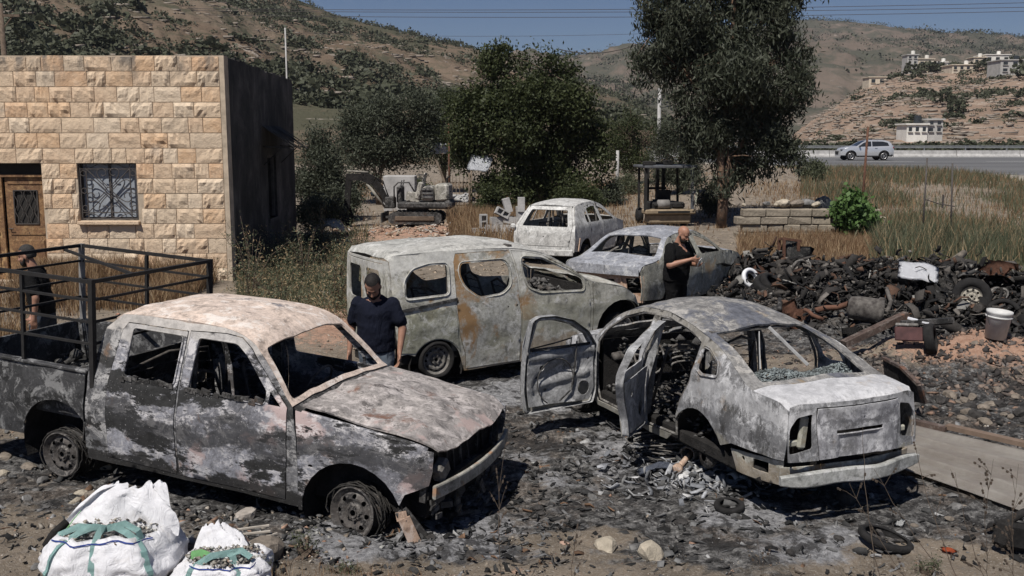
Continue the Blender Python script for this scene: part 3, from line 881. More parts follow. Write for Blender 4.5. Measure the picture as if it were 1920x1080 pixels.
def edge_dist(poly, P):
 d = np.full(len(P), 1e9)
 n = len(poly)
 for i in range(n):
  a = np.array(poly[i]); b = np.array(poly[(i + 1) % n]); ab = b - a
  L = (ab * ab).sum()
  if L < 1e-12: continue
  t = np.clip(((P - a) @ ab) / L, 0, 1)
  d = np.minimum(d, np.linalg.norm(P - (a + t[:, None] * ab), axis=1))
 return d
def round_poly(pts, r=0.03, k=4):
 """rounds the corners of a polygon"""
 out = []; n = len(pts)
 for i in range(n):
  p = Vector(pts[i]); a = Vector(pts[i - 1]); b = Vector(pts[(i + 1) % n])
  u = a - p; v = b - p
  d = min(r, u.length * 0.45, v.length * 0.45)
  if d < 1e-4: out.append(tuple(p)); continue
  s = p + u.normalized() * d; e = p + v.normalized() * d
  for q in range(k + 1):
   t = q / k
   out.append(tuple(s * (1 - t) ** 2 + p * 2 * t * (1 - t) + e * t * t))
 return out
def inset_poly(pts, d):
 """moves each edge inwards by d (keeps order); needs a simple polygon"""
 n = len(pts); area = sum(pts[i][0] * pts[(i + 1) % n][1] - pts[(i + 1) % n][0] * pts[i][1] for i in range(n))
 s = 1 if area > 0 else -1
 out = []
 for i in range(n):
  p = Vector(pts[i]); a = (p - Vector(pts[i - 1])); b = (Vector(pts[(i + 1) % n]) - p)
  if a.length < 1e-9 or b.length < 1e-9: out.append(tuple(p)); continue
  na = Vector((-a.y, a.x)).normalized() * s; nb = Vector((-b.y, b.x)).normalized() * s
  m = (na + nb)
  if m.length < 1e-6: out.append(tuple(p)); continue
  m.normalize(); k = max(0.35, m.dot(na))
  out.append(tuple(p + m * d / k))
 return out
def circ(cx, cy, r, n=12, ry=None):
 ry = ry or r
 return [(cx + r * math.cos(2 * PI * i / n), cy + ry * math.sin(2 * PI * i / n)) for i in range(n)]
def arch(cx, cz, r, a0=180, a1=0, n=12):
 return [(cx + r * math.cos(R(a0 + (a1 - a0) * i / n)), cz + r * math.sin(R(a0 + (a1 - a0) * i / n))) for i in range(n + 1)]
def densify(poly, res):
 out = []; n = len(poly)
 for i in range(n):
  a = poly[i]; b = poly[(i + 1) % n]
  L = math.hypot(b[0] - a[0], b[1] - a[1])
  if L < 1e-6: continue
  k = max(1, int(math.ceil(L / res)))
  for q in range(k): out.append((a[0] + (b[0] - a[0]) * q / k, a[1] + (b[1] - a[1]) * q / k))
 return out
def tri_region(poly, holes, res):
 loops = [densify(poly, res)] + [densify(h, res) for h in holes]
 P = []; E = []
 for L in loops:
  s = len(P); P += L; E += [(s + i, s + (i + 1) % len(L)) for i in range(len(L))]
 A = np.array(loops[0]); lo, hi = A.min(0), A.max(0)
 g0, g1 = np.meshgrid(np.arange(lo[0] + res / 2, hi[0], res), np.arange(lo[1] + res / 2, hi[1], res * 0.87))
 g0[1::2] += res / 2
 G = np.c_[g0.ravel(), g1.ravel()]
 if len(G):
  m = inside_np(poly, G) & (edge_dist(poly, G) > res * 0.4)
  for h in holes: m &= ~inside_np(h, G) & (edge_dist(h, G) > res * 0.4)
  G = G[m]
 P += [tuple(q) for q in G]
 vs, es, fs, ov, oe, of_ = delaunay_2d_cdt([Vector(p) for p in P], E, [], 0, 1e-6)
 V = np.array([(v.x, v.y) for v in vs])
 F = np.array([f for f in fs if len(f) == 3], int)
 C = V[F].mean(1)
 m = inside_np(poly, C)
 for h in holes: m &= ~inside_np(h, C)
 F = F[m]
 a, b, c = V[F[:, 0]], V[F[:, 1]], V[F[:, 2]]
 ar = (b[:, 0] - a[:, 0]) * (c[:, 1] - a[:, 1]) - (b[:, 1] - a[:, 1]) * (c[:, 0] - a[:, 0])
 F = F[np.abs(ar) > 1e-9]; ar = ar[np.abs(ar) > 1e-9]
 F[ar < 0] = F[ar < 0][:, ::-1]
 return V, F
def thick_mesh(name, P, F, th, m, parent, flip=False):
 """front skin, back skin set back by th, and rims"""
 P = np.asarray(P, float)
 if flip: F = F[:, ::-1]
 n = np.zeros_like(P)
 fn = np.cross(P[F[:, 1]] - P[F[:, 0]], P[F[:, 2]] - P[F[:, 0]])
 for k in range(3): np.add.at(n, F[:, k], fn)
 n /= np.maximum(np.linalg.norm(n, axis=1), 1e-12)[:, None]
 N = len(P)
 B = P - n * th
 ed = {}
 for f in F:
  for k in range(3):
   a, b = int(f[k]), int(f[(k + 1) % 3])
   if (b, a) in ed: del ed[(b, a)]
   else: ed[(a, b)] = 1
 rim = np.array(list(ed.keys()), int)
 V = [P, B]; T = [F, F[:, ::-1] + N]
 if len(rim):
  R0 = P[rim[:, 0]]; R1 = P[rim[:, 1]]; B0 = B[rim[:, 0]]; B1 = B[rim[:, 1]]
  s = 2 * N; k = len(rim); i = np.arange(k)
  V += [R0, R1, B1, B0]
  T += [np.c_[s + k + i, s + i, s + 3 * k + i], np.c_[s + k + i, s + 3 * k + i, s + 2 * k + i]]
 return np_mesh(name, np.concatenate(V), np.concatenate(T), m, parent, True)
class Car:
 def __init__(c, name, label, pose, edge, prof, plan, crown, mats, res=0.045, dent=0.006, cat='car', scale=1.0, seed=0, roll=0.0):
  X, Y, yaw, pitch = pose[:4]
  z = pose[4] if len(pose) > 4 else 0.0
  c.root = thing(name, label, cat, (X, Y, z), rot=(R(roll), R(pitch), R(yaw)), sc=scale)
  c.edge = pchip(edge); c.prof = interp(prof); c.plan = interp(plan); c.crown = interp(crown)
  c.m = mats; c.res = res; c.dent = dent; c.seed = seed
 def Y(c, x, z): return c.prof(z) * c.plan(x)
 def dentv(c, p):
  if not c.dent: return 0.0
  return c.dent * (noise.noise((p[0] * 2.3 + c.seed, p[1] * 2.3, p[2] * 2.3)) * 1.6 + noise.noise((p[0] * 7 + c.seed, p[1] * 7, p[2] * 7)) * 0.7)
 def side(c, name, poly, holes=(), s=1, m=None, th=0.012, off=0.0, res=None, extra=None, parent=None, xf=None):
  V, F = tri_region(poly, list(holes), res or c.res)
  P = []
  for x, z in V:
   z = min(z, c.edge(x) + 0.001) if off == 0 else z
   y = c.Y(x, z) + off
   y += c.dentv((x, s * y, z))
   if extra: y += extra(x, z)
   P.append((x, s * y, z))
  P = np.array(P)
  if xf is not None: P = xf(P)
  return thick_mesh(name, P, F, th, m or c.m[0], parent or c.root, flip=(s > 0))
 def top(c, name, poly, holes=(), m=None, th=0.012, res=None, zoff=0.0, extra=None, power=2.6, fscale=0.8, parent=None):
  # poly in (x, f) with f = y / half width at the roof edge; f stretched by fscale so that triangles stay even
  P0 = [(x, f * fscale) for x, f in poly]; H0 = [[(x, f * fscale) for x, f in h] for h in holes]
  V, F = tri_region(P0, H0, res or c.res * 1.2)
  P = []
  for x, f in V:
   f /= fscale
   ze = c.edge(x); ye = c.Y(x, ze)
   z = ze + c.crown(x) * (1 - abs(f) ** power) + zoff
   y = ye * f
   z += c.dentv((x, y, z + 9)) * 1.4 * (1 - abs(f) ** 6)
   if extra: z += extra(x, f)
   P.append((x, y, z))
  return thick_mesh(name, np.array(P), F, th, m or c.m[1], parent or c.root)
 def end(c, name, poly, holes=(), x0=0.0, bulge=0.08, lean=0.0, z0=0.0, s=-1, m=None, th=0.012, res=None, extra=None, parent=None, off=0.0, wf=None):
  """panel across the car: poly in (f, z), f = y / half width; s=-1 rear, +1 front; x = x0 + lean*(z-z0) + s*bulge*(1-f^2)"""
  fs = 0.8
  V, F = tri_region([(f * fs, z) for f, z in poly], [[(f * fs, z) for f, z in h] for h in holes], res or c.res)
  P = []
  for f, z in V:
   f /= fs
   w = wf(z) if wf else c.Y(x0, z)
   x = x0 + lean * (z - z0) + s * (bulge * (1 - f * f) + off)
   y = f * w
   x += c.dentv((x, y, z + 4))
   if extra: x += extra(f, z) * s
   P.append((x, y, z))
  return thick_mesh(name, np.array(P), F, th, m or c.m[0], parent or c.root, flip=(s > 0))
M_CHAR = simple('charred_interior', (0.028, 0.026, 0.025), 0.95, 0.6, 9, 0.9, 0.02)
M_CHARASH = simple('ash_crust', (0.17, 0.165, 0.16), 0.97, 0.85, 7, 1.0, 0.03, c2=(0.025, 0.024, 0.024))
M_RIM = burnt('scorched_rim', (0.20, 0.19, 0.175), (0.12, 0.11, 0.10), (0.03, 0.028, 0.026), (0.13, 0.08, 0.05), 0.42, 0.6, (0.34, 0.33, 0.32), 7, 2, 5)
M_RIMDARK = burnt('blackened_rim', (0.085, 0.075, 0.068), (0.05, 0.045, 0.042), (0.016, 0.015, 0.015), (0.10, 0.06, 0.045), 0.48, 0.6, (0.20, 0.19, 0.18), 9, 2, 5)
M_TYRE = simple('burnt_rubber', (0.022, 0.021, 0.021), 0.9, 0.5, 14, 0.9, 0.012)
M_WIRE = simple('tyre_wire', (0.045, 0.042, 0.039), 0.85, 0.6, 30, 0.8, 0.01)
def wheel(parent, x, y, z, r=0.20, wd=0.16, s=1, holes=10, hr=0.022, hd=0.68, tyre=None, mat=None, tilt=0.0, steer=0.0, cord=True):
 """steel rim (disc with holes, barrel, hub), with or without its tyre; s = +1 left side"""
 mat = mat or M_RIM
 w = thing('wheel', None, None); w.parent = parent
 w.location = (x, y, z); w.rotation_euler = (R(tilt), 0, R(steer))
 bm = bmesh.new()
 add_lathe(bm, [(r * 1.0, 0.0), (r * 1.05, -0.006), (r * 1.05, -0.014), (r * 0.93, -0.03), (r * 0.86, -0.05), (r * 0.84, -wd * 0.7), (r * 0.95, -wd + 0.015), (r * 1.05, -wd), (r * 1.0, -wd), (r * 0.80, -wd * 0.7), (r * 0.80, -0.04), (r * 0.90, -0.02)], 36, 'Y', close=True)
 # disc
 hs = [[(hd * r * math.cos(a) + hr * math.cos(b) * 1.0, hd * r * math.sin(a) + hr * math.sin(b)) for b in [2 * PI * q / 8 for q in range(8)]] for a in [2 * PI * k / holes for k in range(holes)]]
 hs.append(circ(0, 0, r * 0.13, 12))
 V, F = tri_region(circ(0, 0, r * 0.86, 40), hs, 0.018)
 base = len(bm.verts)
 vv = []
 for px, pz in V:
  q = math.hypot(px, pz) / r
  d = -0.045 + 0.028 * math.exp(-((q - 0.62) / 0.16) ** 2) + (0.02 if q < 0.34 else 0)
  vv.append(bm.verts.new((px, d, pz)))
 for f in F:
  bm.faces.new([vv[i] for i in f])
 add_lathe(bm, [(r * 0.13, -0.02), (r * 0.20, -0.015), (r * 0.20, -0.05), (r * 0.13, -0.09)], 14, 'Y')
 for k in range(5):
  a = 2 * PI * k / 5
  add_lathe(bm, [(0.001, -0.012), (0.011, -0.012), (0.011, -0.03)], 6, 'Y', (r * 0.27 * math.cos(a), 0, r * 0.27 * math.sin(a)))
 add_lathe(bm, [(0.001, -wd + 0.03), (r * 0.72, -wd + 0.03), (r * 0.72, -wd + 0.045)], 20, 'Y')
 if s < 0: bmesh.ops.scale(bm, vec=(1, -1, 1), verts=bm.verts); bmesh.ops.reverse_faces(bm, faces=bm.faces)
 bmesh.ops.recalc_face_normals(bm, faces=bm.faces)
 bm_obj('rim', bm, mat, w, False)
 bm = bmesh.new()
 if tyre:
  R2 = tyre
  for q, (a0, a1) in enumerate([(0, 1)]):
   prof = [(r * 0.97, 0.0), (r + (R2 - r) * 0.35, 0.03), (R2 * 0.94, 0.028), (R2, 0.0), (R2, -wd), (R2 * 0.94, -wd - 0.028), (r + (R2 - r) * 0.35, -wd - 0.03), (r * 0.97, -wd)]
   rings = add_lathe(bm, prof, 40, 'Y', close=True)
  for v in bm.verts:
   k = 1 + 0.03 * noise.noise(v.co * 9); v.co.x *= k; v.co.z *= k
   if v.co.z < -R2 * 0.9: v.co.z = -R2 * 0.9 + (v.co.z + R2 * 0.9) * 0.3
  if s < 0: bmesh.ops.scale(bm, vec=(1, -1, 1), verts=bm.verts); bmesh.ops.reverse_faces(bm, faces=bm.faces)
  bmesh.ops.recalc_face_normals(bm, faces=bm.faces)
  bm_obj('tyre', bm, M_TYRE, w, True)
 elif cord:
  g = np.random.default_rng(int(abs(x * 100) + 7))
  for k in range(18):       # bundles of steel cord left where the tyre burnt away
   off = g.uniform(-wd - 0.02, 0.01) * s; rr = r * 1.05 + g.uniform(0, 0.022)
   a0 = g.uniform(0, 6.28); ln = g.uniform(1.2, 5.5)
   pts = []
   for q in range(15):
    a = a0 + ln * q / 14
    ra = rr + 0.012 * math.sin(a * 3 + k)
    pz = ra * math.sin(a)
    if pz < -r * 1.05: pz = -r * 1.05 + (pz + r * 1.05) * 0.2
    pts.append((ra * math.cos(a) * (1.0 + 0.08 * g.uniform()), off + 0.02 * math.sin(a * 2 + k), pz))
   add_tube(bm, pts, 0.0065, 4, False)
  bm_obj('tyre_cord', bm, M_WIRE, w, True)
 return w
def arch_liner(c, x, z, r, y0, y1, s, n=14, name='wheel_arch', a0=205, a1=-25):
 bm = bmesh.new()
 A = arch(x, z, r, a0, a1, n)
 ring0 = [bm.verts.new((p[0], s * y0, p[1])) for p in A]; ring1 = [bm.verts.new((p[0], s * y1, p[1])) for p in A]
 for i in range(n): bm.faces.new((ring0[i], ring0[i + 1], ring1[i + 1], ring1[i]))
 cc = bm.verts.new((x, s * y1, z))
 for i in range(n): bm.faces.new((ring1[i], ring1[i + 1], cc))
 return bm_obj(name, bm, M_CHAR, c.root, True)
def seat_frame(c, x, y, z=0.30, h=0.55, w=0.42, lean=0.25, springs=True, ash=True, m=None):
 bm = bmesh.new()
 m = m or M_CHARM
 top = Vector((x - lean * h, y, z + 0.12 + h));
 L = [(x, y - w / 2, z + 0.12), (x - lean * h, y - w / 2 + 0.04, z + 0.10 + h), (x - lean * h - 0.01, y, z + 0.16 + h), (x - lean * h, y + w / 2 - 0.04, z + 0.10 + h), (x, y + w / 2, z + 0.12)]
 add_tube(bm, L, 0.016, 6)
 for k in range(5):
  zz = z + 0.16 + h * (k + 0.5) / 5.5; xx = x - lean * (zz - z - 0.12)
  add_tube(bm, [(xx + 0.02 * math.sin(q * 2.2 + k), y - w / 2 + 0.03 + (w - 0.06) * q / 8, zz + 0.012 * math.sin(q * 3)) for q in range(9)], 0.006, 4, False)
 add_tube(bm, [(x, y - w / 2, z + 0.1), (x + 0.45, y - w / 2, z + 0.13), (x + 0.47, y + w / 2, z + 0.13), (x, y + w / 2, z + 0.1), (x, y - w / 2, z + 0.1)], 0.015, 6)
 for k in range(5):
  yy = y - w / 2 + w * (k + 0.5) / 5
  add_tube(bm, [(x + 0.45 * q / 8, yy + 0.015 * math.sin(q * 2.5), z + 0.12 - 0.01 * math.sin(q * 1.7)) for q in range(9)], 0.006, 4, False)
 for yy in (y - w / 2, y + w / 2): add_bar(bm, (x - 0.05, yy, z), (x + 0.45, yy, z - 0.02), 0.03, 0.05)
 return bm_obj('seat_frame', bm, m, c.root, True)
M_CHARM = simple('scorched_steel', (0.13, 0.12, 0.11), 0.85, 0.7, 12, 0.6, 0.006, c2=(0.035, 0.03, 0.028))
def crust(parent, name, fn_xy, n, size, m, seed=1, kind=None):
 """a heap of ash and char lumps: fn_xy(g) -> centre"""
 g = np.random.default_rng(seed)
 V = []; F = []
 for k in range(n):
  c = np.array(fn_xy(g)); s = size * g.uniform(0.4, 1.5)
  base = len(V)
  ax = g.normal(size=(6, 3)) * 0.25 + np.array([[1, 0, 0], [-1, 0, 0], [0, 1, 0], [0, -1, 0], [0, 0, 0.5], [0, 0, -0.5]])
  V += list(c + ax * s)
  for f in ((0, 2, 4), (2, 1, 4), (1, 3, 4), (3, 0, 4), (2, 0, 5), (1, 2, 5), (3, 1, 5), (0, 3, 5)): F.append([base + q for q in f])
 o = np_mesh(name, np.array(V), np.array(F), m, parent)
 if kind: o['kind'] = kind
 return o
def floor_and_firewall(c, x0, x1, z, w, fw_x=None, fw_z=0.95, back_x=None, back_z=0.9):
 bm = bmesh.new()
 add_box(bm, ((x0 + x1) / 2, 0, z), (x1 - x0, 2 * w, 0.04))
 add_box(bm, ((x0 + x1) / 2, 0, z + 0.09), (x1 - x0 - 0.1, 0.26, 0.16), None, 0.03)
 for s in (-1, 1): add_box(bm, ((x0 + x1) / 2, s * (w - 0.03), z + 0.05), (x1 - x0, 0.10, 0.12), None, 0.015)
 bm_obj('floor_pan', bm, M_CHAR, c.root)
 if fw_x is not None:
  bm = bmesh.new(); add_box(bm, (fw_x, 0, (z + fw_z) / 2), (0.05, 2 * w - 0.04, fw_z - z)); bm_obj('firewall', bm, M_CHAR, c.root)
  bm = bmesh.new(); add_tube(bm, [(fw_x - 0.18, -w + 0.05, fw_z - 0.16), (fw_x - 0.2, 0, fw_z - 0.12), (fw_x - 0.18, w - 0.05, fw_z - 0.16)], 0.045, 8)
  bm_obj('dashboard_beam', bm, M_CHARM, c.root, True)
  crust(c.root, 'dashboard_remains', lambda g: (fw_x - g.uniform(0.02, 0.3), g.uniform(-w + 0.1, w - 0.1), fw_z - 0.14 + 0.06 * g.normal()), 90, 0.05, M_CHARASH, int(fw_x * 100) + 3, 'stuff')
 if back_x is not None:
  bm = bmesh.new(); add_box(bm, (back_x, 0, (z + back_z) / 2), (0.04, 2 * w - 0.06, back_z - z)); bm_obj('rear_bulkhead', bm, M_CHAR, c.root)
def steering_wheel(c, x, y, z, m=None):
 bm = bmesh.new()
 ax = Vector((1, 0, -0.45)).normalized(); a = Vector((0, 1, 0)); b = ax.cross(a)
 p = Vector((x, y, z))
 add_tube(bm, [p + (a * math.cos(t) + b * math.sin(t)) * 0.185 for t in [2 * PI * k / 24 for k in range(25)]], 0.012, 6, False)
 for k in (0.2, 2.9, 4.7): add_tube(bm, [p, p + (a * math.cos(k) + b * math.sin(k)) * 0.18], 0.01, 5)
 add_tube(bm, [p, p + ax * 0.5], 0.02, 6)
 bm_obj('steering_wheel', bm, m or M_CHARM, c.root, True)

# ---------------------------------------------------------------- materials of the wrecks
B_PK_SIDE = burnt('pickup_side_metal', (0.34, 0.345, 0.385), (0.13, 0.13, 0.145), (0.016, 0.016, 0.016), (0.17, 0.105, 0.07), 0.50, 0.60, (0.66, 0.64, 0.64), 0, 1.1, 2.3, streak=(0.55, 1, 1.6), pink=(0.42, 0.33, 0.32), bands=((-0.2, 0.36, (0.022, 0.021, 0.02), 0.95), (0.62, 0.80, (0.040, 0.040, 0.042), 0.8), (1.38, 2.0, (0.50, 0.48, 0.46), 0.85)))
B_PK_CAB = burnt('pickup_cab_metal', (0.20, 0.20, 0.21), (0.10, 0.10, 0.105), (0.018, 0.018, 0.018), (0.15, 0.10, 0.07), 0.49, 0.62, (0.50, 0.49, 0.48), 6, 1.1, 2.3, streak=(0.8, 1, 1.2), bands=((-0.2, 0.36, (0.022, 0.021, 0.02), 0.95), (1.42, 2.0, (0.56, 0.53, 0.50), 0.9)))
B_PK_BED = burnt('pickup_bed_metal', (0.055, 0.055, 0.058), (0.032, 0.032, 0.033), (0.011, 0.011, 0.011), (0.06, 0.045, 0.035), 0.47, 0.62, (0.26, 0.26, 0.26), 5, 0.9, 2.0)
B_PK_ROOF = burnt('pickup_roof_metal', (0.70, 0.57, 0.48), (0.64, 0.53, 0.46), (0.10, 0.10, 0.11), (0.34, 0.26, 0.21), 0.40, 0.68, (0.74, 0.70, 0.66), 2, 0.8, 1.9, softness=0.05, streak=(0.8, 1.3, 1))
B_PK_HOOD = burnt('pickup_bonnet_metal', (0.43, 0.395, 0.375), (0.25, 0.23, 0.22), (0.06, 0.053, 0.05), (0.17, 0.10, 0.075), 0.43, 0.58, (0.58, 0.53, 0.51), 3, 1.7, 2.2, softness=0.06, pink=(0.38, 0.30, 0.28))
B_VAN = burnt('van_metal', (0.53, 0.515, 0.465), (0.37, 0.36, 0.305), (0.12, 0.115, 0.095), (0.26, 0.165, 0.085), 0.42, 0.57, (0.58, 0.575, 0.565), 14, 1.1, 1.8, softness=0.09, bands=((0.10, 0.40, (0.27, 0.20, 0.13), 0.6), (0.50, 0.84, (0.31, 0.305, 0.235), 0.55), (1.46, 2.0, (0.58, 0.575, 0.55), 0.7)))
B_VAN_DOOR = burnt('van_sliding_door_metal', (0.46, 0.455, 0.43), (0.29, 0.285, 0.23), (0.11, 0.105, 0.085), (0.27, 0.165, 0.08), 0.42, 0.50, (0.60, 0.595, 0.585), 114, 0.8, 1.7, softness=0.07)
B_VAN_LOW = burnt('van_rear_quarter_metal', (0.40, 0.40, 0.355), (0.27, 0.27, 0.205), (0.13, 0.125, 0.09), (0.25, 0.17, 0.10), 0.44, 0.62, (0.56, 0.56, 0.54), 124, 1.0, 1.8, softness=0.08)
B_VAN_ROOF = burnt('van_roof_metal', (0.50, 0.49, 0.46), (0.40, 0.40, 0.375), (0.17, 0.17, 0.16), (0.32, 0.26, 0.19), 0.34, 0.7, (0.60, 0.60, 0.58), 15, 0.8, 2.4, softness=0.08)
B_SD = burnt('sedan_metal', (0.38, 0.385, 0.40), (0.165, 0.163, 0.165), (0.045, 0.044, 0.043), (0.20, 0.145, 0.095), 0.46, 0.61, (0.66, 0.66, 0.67), 27, 1.3, 1.9, softness=0.07, streak=(1.3, 1.3, 0.65), bands=((0.1, 0.46, (0.28, 0.265, 0.22), 0.75), (0.56, 0.68, (0.10, 0.10, 0.105), 0.6), (0.80, 0.94, (0.58, 0.58, 0.59), 0.55), (1.20, 1.6, (0.27, 0.25, 0.21), 0.7)))
B_SD_ROOF = burnt('sedan_roof_metal', (0.27, 0.265, 0.26), (0.17, 0.165, 0.16), (0.07, 0.073, 0.085), (0.22, 0.17, 0.115), 0.50, 0.60, (0.42, 0.40, 0.37), 28, 1.1, 1.6, softness=0.06, streak=(0.8, 1.4, 1))
B_SD_LID = burnt('sedan_boot_metal', (0.50, 0.50, 0.52), (0.31, 0.31, 0.33), (0.12, 0.118, 0.12), (0.31, 0.25, 0.19), 0.45, 0.62, (0.66, 0.66, 0.67), 29, 1.2, 2.2, softness=0.09, bands=((0.74, 0.80, (0.12, 0.12, 0.13), 0.75), (0.60, 0.66, (0.20, 0.20, 0.215), 0.6), (0.90, 1.3, (0.62, 0.62, 0.635), 0.6)))
B_S2 = burnt('grey_wreck_metal', (0.33, 0.345, 0.385), (0.23, 0.235, 0.255), (0.085, 0.085, 0.09), (0.27, 0.19, 0.12), 0.42, 0.62, (0.50, 0.50, 0.50), 37, 0.8, 1.8, softness=0.08)
B_S2B = burnt('grey_wreck_flank_metal', (0.36, 0.355, 0.31), (0.24, 0.235, 0.20), (0.09, 0.085, 0.075), (0.28, 0.20, 0.12), 0.38, 0.60, (0.48, 0.48, 0.44), 38, 0.9, 1.8, softness=0.08)
B_HB = burnt('white_wreck_metal', (0.58, 0.575, 0.555), (0.46, 0.455, 0.44), (0.10, 0.10, 0.095), (0.30, 0.23, 0.17), 0.36, 0.72, (0.66, 0.66, 0.65), 44, 1.0, 2.0, softness=0.06)
B_PEACH = burnt('heat_bleached_panel', (0.52, 0.38, 0.29), (0.42, 0.28, 0.20), (0.10, 0.08, 0.07), (0.26, 0.15, 0.09), 0.36, 0.62, (0.55, 0.47, 0.42), 47, 1.0, 2.2)
B_BLACK = burnt('black_burnt_steel', (0.06, 0.057, 0.055), (0.04, 0.038, 0.037), (0.012, 0.012, 0.012), (0.085, 0.055, 0.04), 0.46, 0.62, (0.17, 0.165, 0.16), 49, 1.3, 2.4)
# ================================================================ THE PICKUP
def both(c, s): return c if s > 0 else c
PK_EDGE = [(-1.35, 1.02), (-0.7, 1.035), (0.27, 1.035), (0.33, 1.20), (0.39, 1.42), (0.54, 1.545), (0.9, 1.56), (1.24, 1.565), (1.55, 1.555), (1.72, 1.53), (1.88, 1.47), (2.02, 1.355), (2.16, 1.22), (2.31, 1.065), (2.42, 1.012), (2.6, 0.995), (3.0, 0.955), (3.36, 0.915), (3.58, 0.86)]
pk = Car('pickup_truck', 'burnt-out double-cab pickup with bleached pink roof and a black metal cage on its bed', (-3.67, 9.2, -21.4, 3.2), PK_EDGE,
   [(0, .76), (.3, .79), (.75, .82), (1.0, .79), (1.06, .77), (1.6, .60)], [(-1.4, .985), (0, 1.0), (2.4, 1.0), (3.2, .975), (3.45, .95), (3.56, .90)],
   [(-1.4, 0.0), (0.3, 0.0), (0.42, 0.03), (0.6, 0.05), (1.2, 0.055), (1.9, 0.05), (2.35, 0.03), (2.6, 0.05), (3.2, 0.05), (3.58, 0.0)], (B_PK_SIDE, B_PK_ROOF), dent=0.011, cat='pickup truck', seed=3)
PK_DR = [(0.495, 0.31), (1.225, 0.28), (1.225, 1.04), (1.222, 1.485), (0.60, 1.485), (0.555, 1.42), (0.50, 1.04), (0.492, 0.8)]
PK_DF = [(1.24, 0.28), (2.30, 0.27), (2.315, 0.8), (2.30, 1.03), (2.13, 1.185), (1.87, 1.425), (1.76, 1.50), (1.6, 1.515), (1.238, 1.49)]
PK_WR = [(0.655, 1.055), (1.185, 1.04), (1.19, 1.445), (0.665, 1.45)]
PK_WF = [(1.33, 1.035), (2.085, 1.02), (2.095, 1.12), (1.845, 1.37), (1.73, 1.45), (1.34, 1.45)]
PK_WQ = [(2.115, 1.03), (2.235, 1.03), (2.12, 1.13)]
cab_out = [(0.27, 0.26), (2.45, 0.235), (2.42, 0.30), (2.40, 0.8), (2.345, 1.03), (2.16, 1.22), (2.02, 1.355), (1.88, 1.47), (1.72, 1.53), (1.55, 1.555), (1.24, 1.565), (0.9, 1.56), (0.54, 1.545), (0.39, 1.42), (0.33, 1.20), (0.28, 1.03)]
fend = [(2.415, 0.30), (2.42, 0.21)] + arch(2.89, 0.24, 0.44, 184, 22, 12) + [(3.34, 0.50), (3.53, 0.60), (3.555, 0.72), (3.555, 0.86), (3.36, 0.915), (3.0, 0.955), (2.6, 0.995), (2.37, 1.02), (2.41, 0.8)]
bed = [(0.255, 0.36), (0.25, 1.035), (-1.35, 1.02), (-1.35, 0.36)] + arch(-0.06, 0.33, 0.41, 176, 4, 12)
for s in (-1, 1):
 pk.side('cab_side', cab_out, [PK_DR, PK_DF], s, m=B_PK_CAB)
 pk.side('door', inset_poly(PK_DR, 0.006), [round_poly(PK_WR, 0.04)], s, off=0.004)
 pk.side('door', inset_poly(PK_DF, 0.006), [round_poly(PK_WF, 0.05), PK_WQ], s, off=0.004)
 pk.side('fender', fend, [circ(2.53, 0.60, 0.022, 8, 0.014)], s, m=B_PK_SIDE)
 pk.side('bed_side', [(0.255, 0.36), (0.25, 1.035), (-1.35, 1.02), (-1.35, 0.36), (-0.48, 0.36)] + arch(-0.06, 0.33, 0.41, 176, 4, 12), [], s, m=B_PK_BED)
 arch_liner(pk, 2.89, 0.25, 0.45, 0.76, 0.42, s); arch_liner(pk, -0.06, 0.33, 0.42, 0.78, 0.45, s)
 # window frames stand proud as weather-seal channels
 for nm, poly in (('window_frame', PK_WR), ('window_frame', PK_WF)):
  bm = bmesh.new()
  add_tube(bm, [(x, s * (pk.Y(x, z) + 0.006), z) for x, z in densify(round_poly(poly + [], 0.04), 0.12) + [round_poly(poly, 0.04)[0]]], 0.009, 5, False)
  bm_obj(nm, bm, B_PK_SIDE, pk.root, True)
# curled remains of glass seal on the belt line of the near doors
bm = bmesh.new(); g = np.random.default_rng(3)
for a, b in ((0.66, 1.18), (1.34, 2.08)):
 x = a
 while x < b:
  add_box(bm, (x, -(pk.Y(x, 1.04) + 0.012), 1.035 + g.uniform(-.012, .018)), (g.uniform(.03, .09), 0.018, g.uniform(.02, .05)), Matrix.Rotation(g.uniform(-.4, .4), 3, 'Y'))
  x += g.uniform(.03, .08)
bm_obj('melted_seal', bm, B_BLACK, pk.root)['kind'] = 'stuff'
pk.top('roof', [(0.46, -1), (2.34, -1), (2.34, 1), (0.46, 1)], [round_poly([(1.955, -0.90), (2.30, -0.93), (2.30, 0.93), (1.955, 0.90)], 0.05)], m=B_PK_ROOF, th=0.02)
# back wall of the cab with its window
pk.end('cab_back', [(-1, 0.40), (1, 0.40), (1, 1.03), (0.97, 1.42), (-0.97, 1.42), (-1, 1.03)], [round_poly([(-0.75, 1.07), (0.75, 1.07), (0.70, 1.36), (-0.70, 1.36)], 0.05)], x0=0.30, bulge=0.03, lean=0.18, z0=0.9, s=-1, m=B_BLACK, wf=lambda z: pk.prof(z) * 0.985)
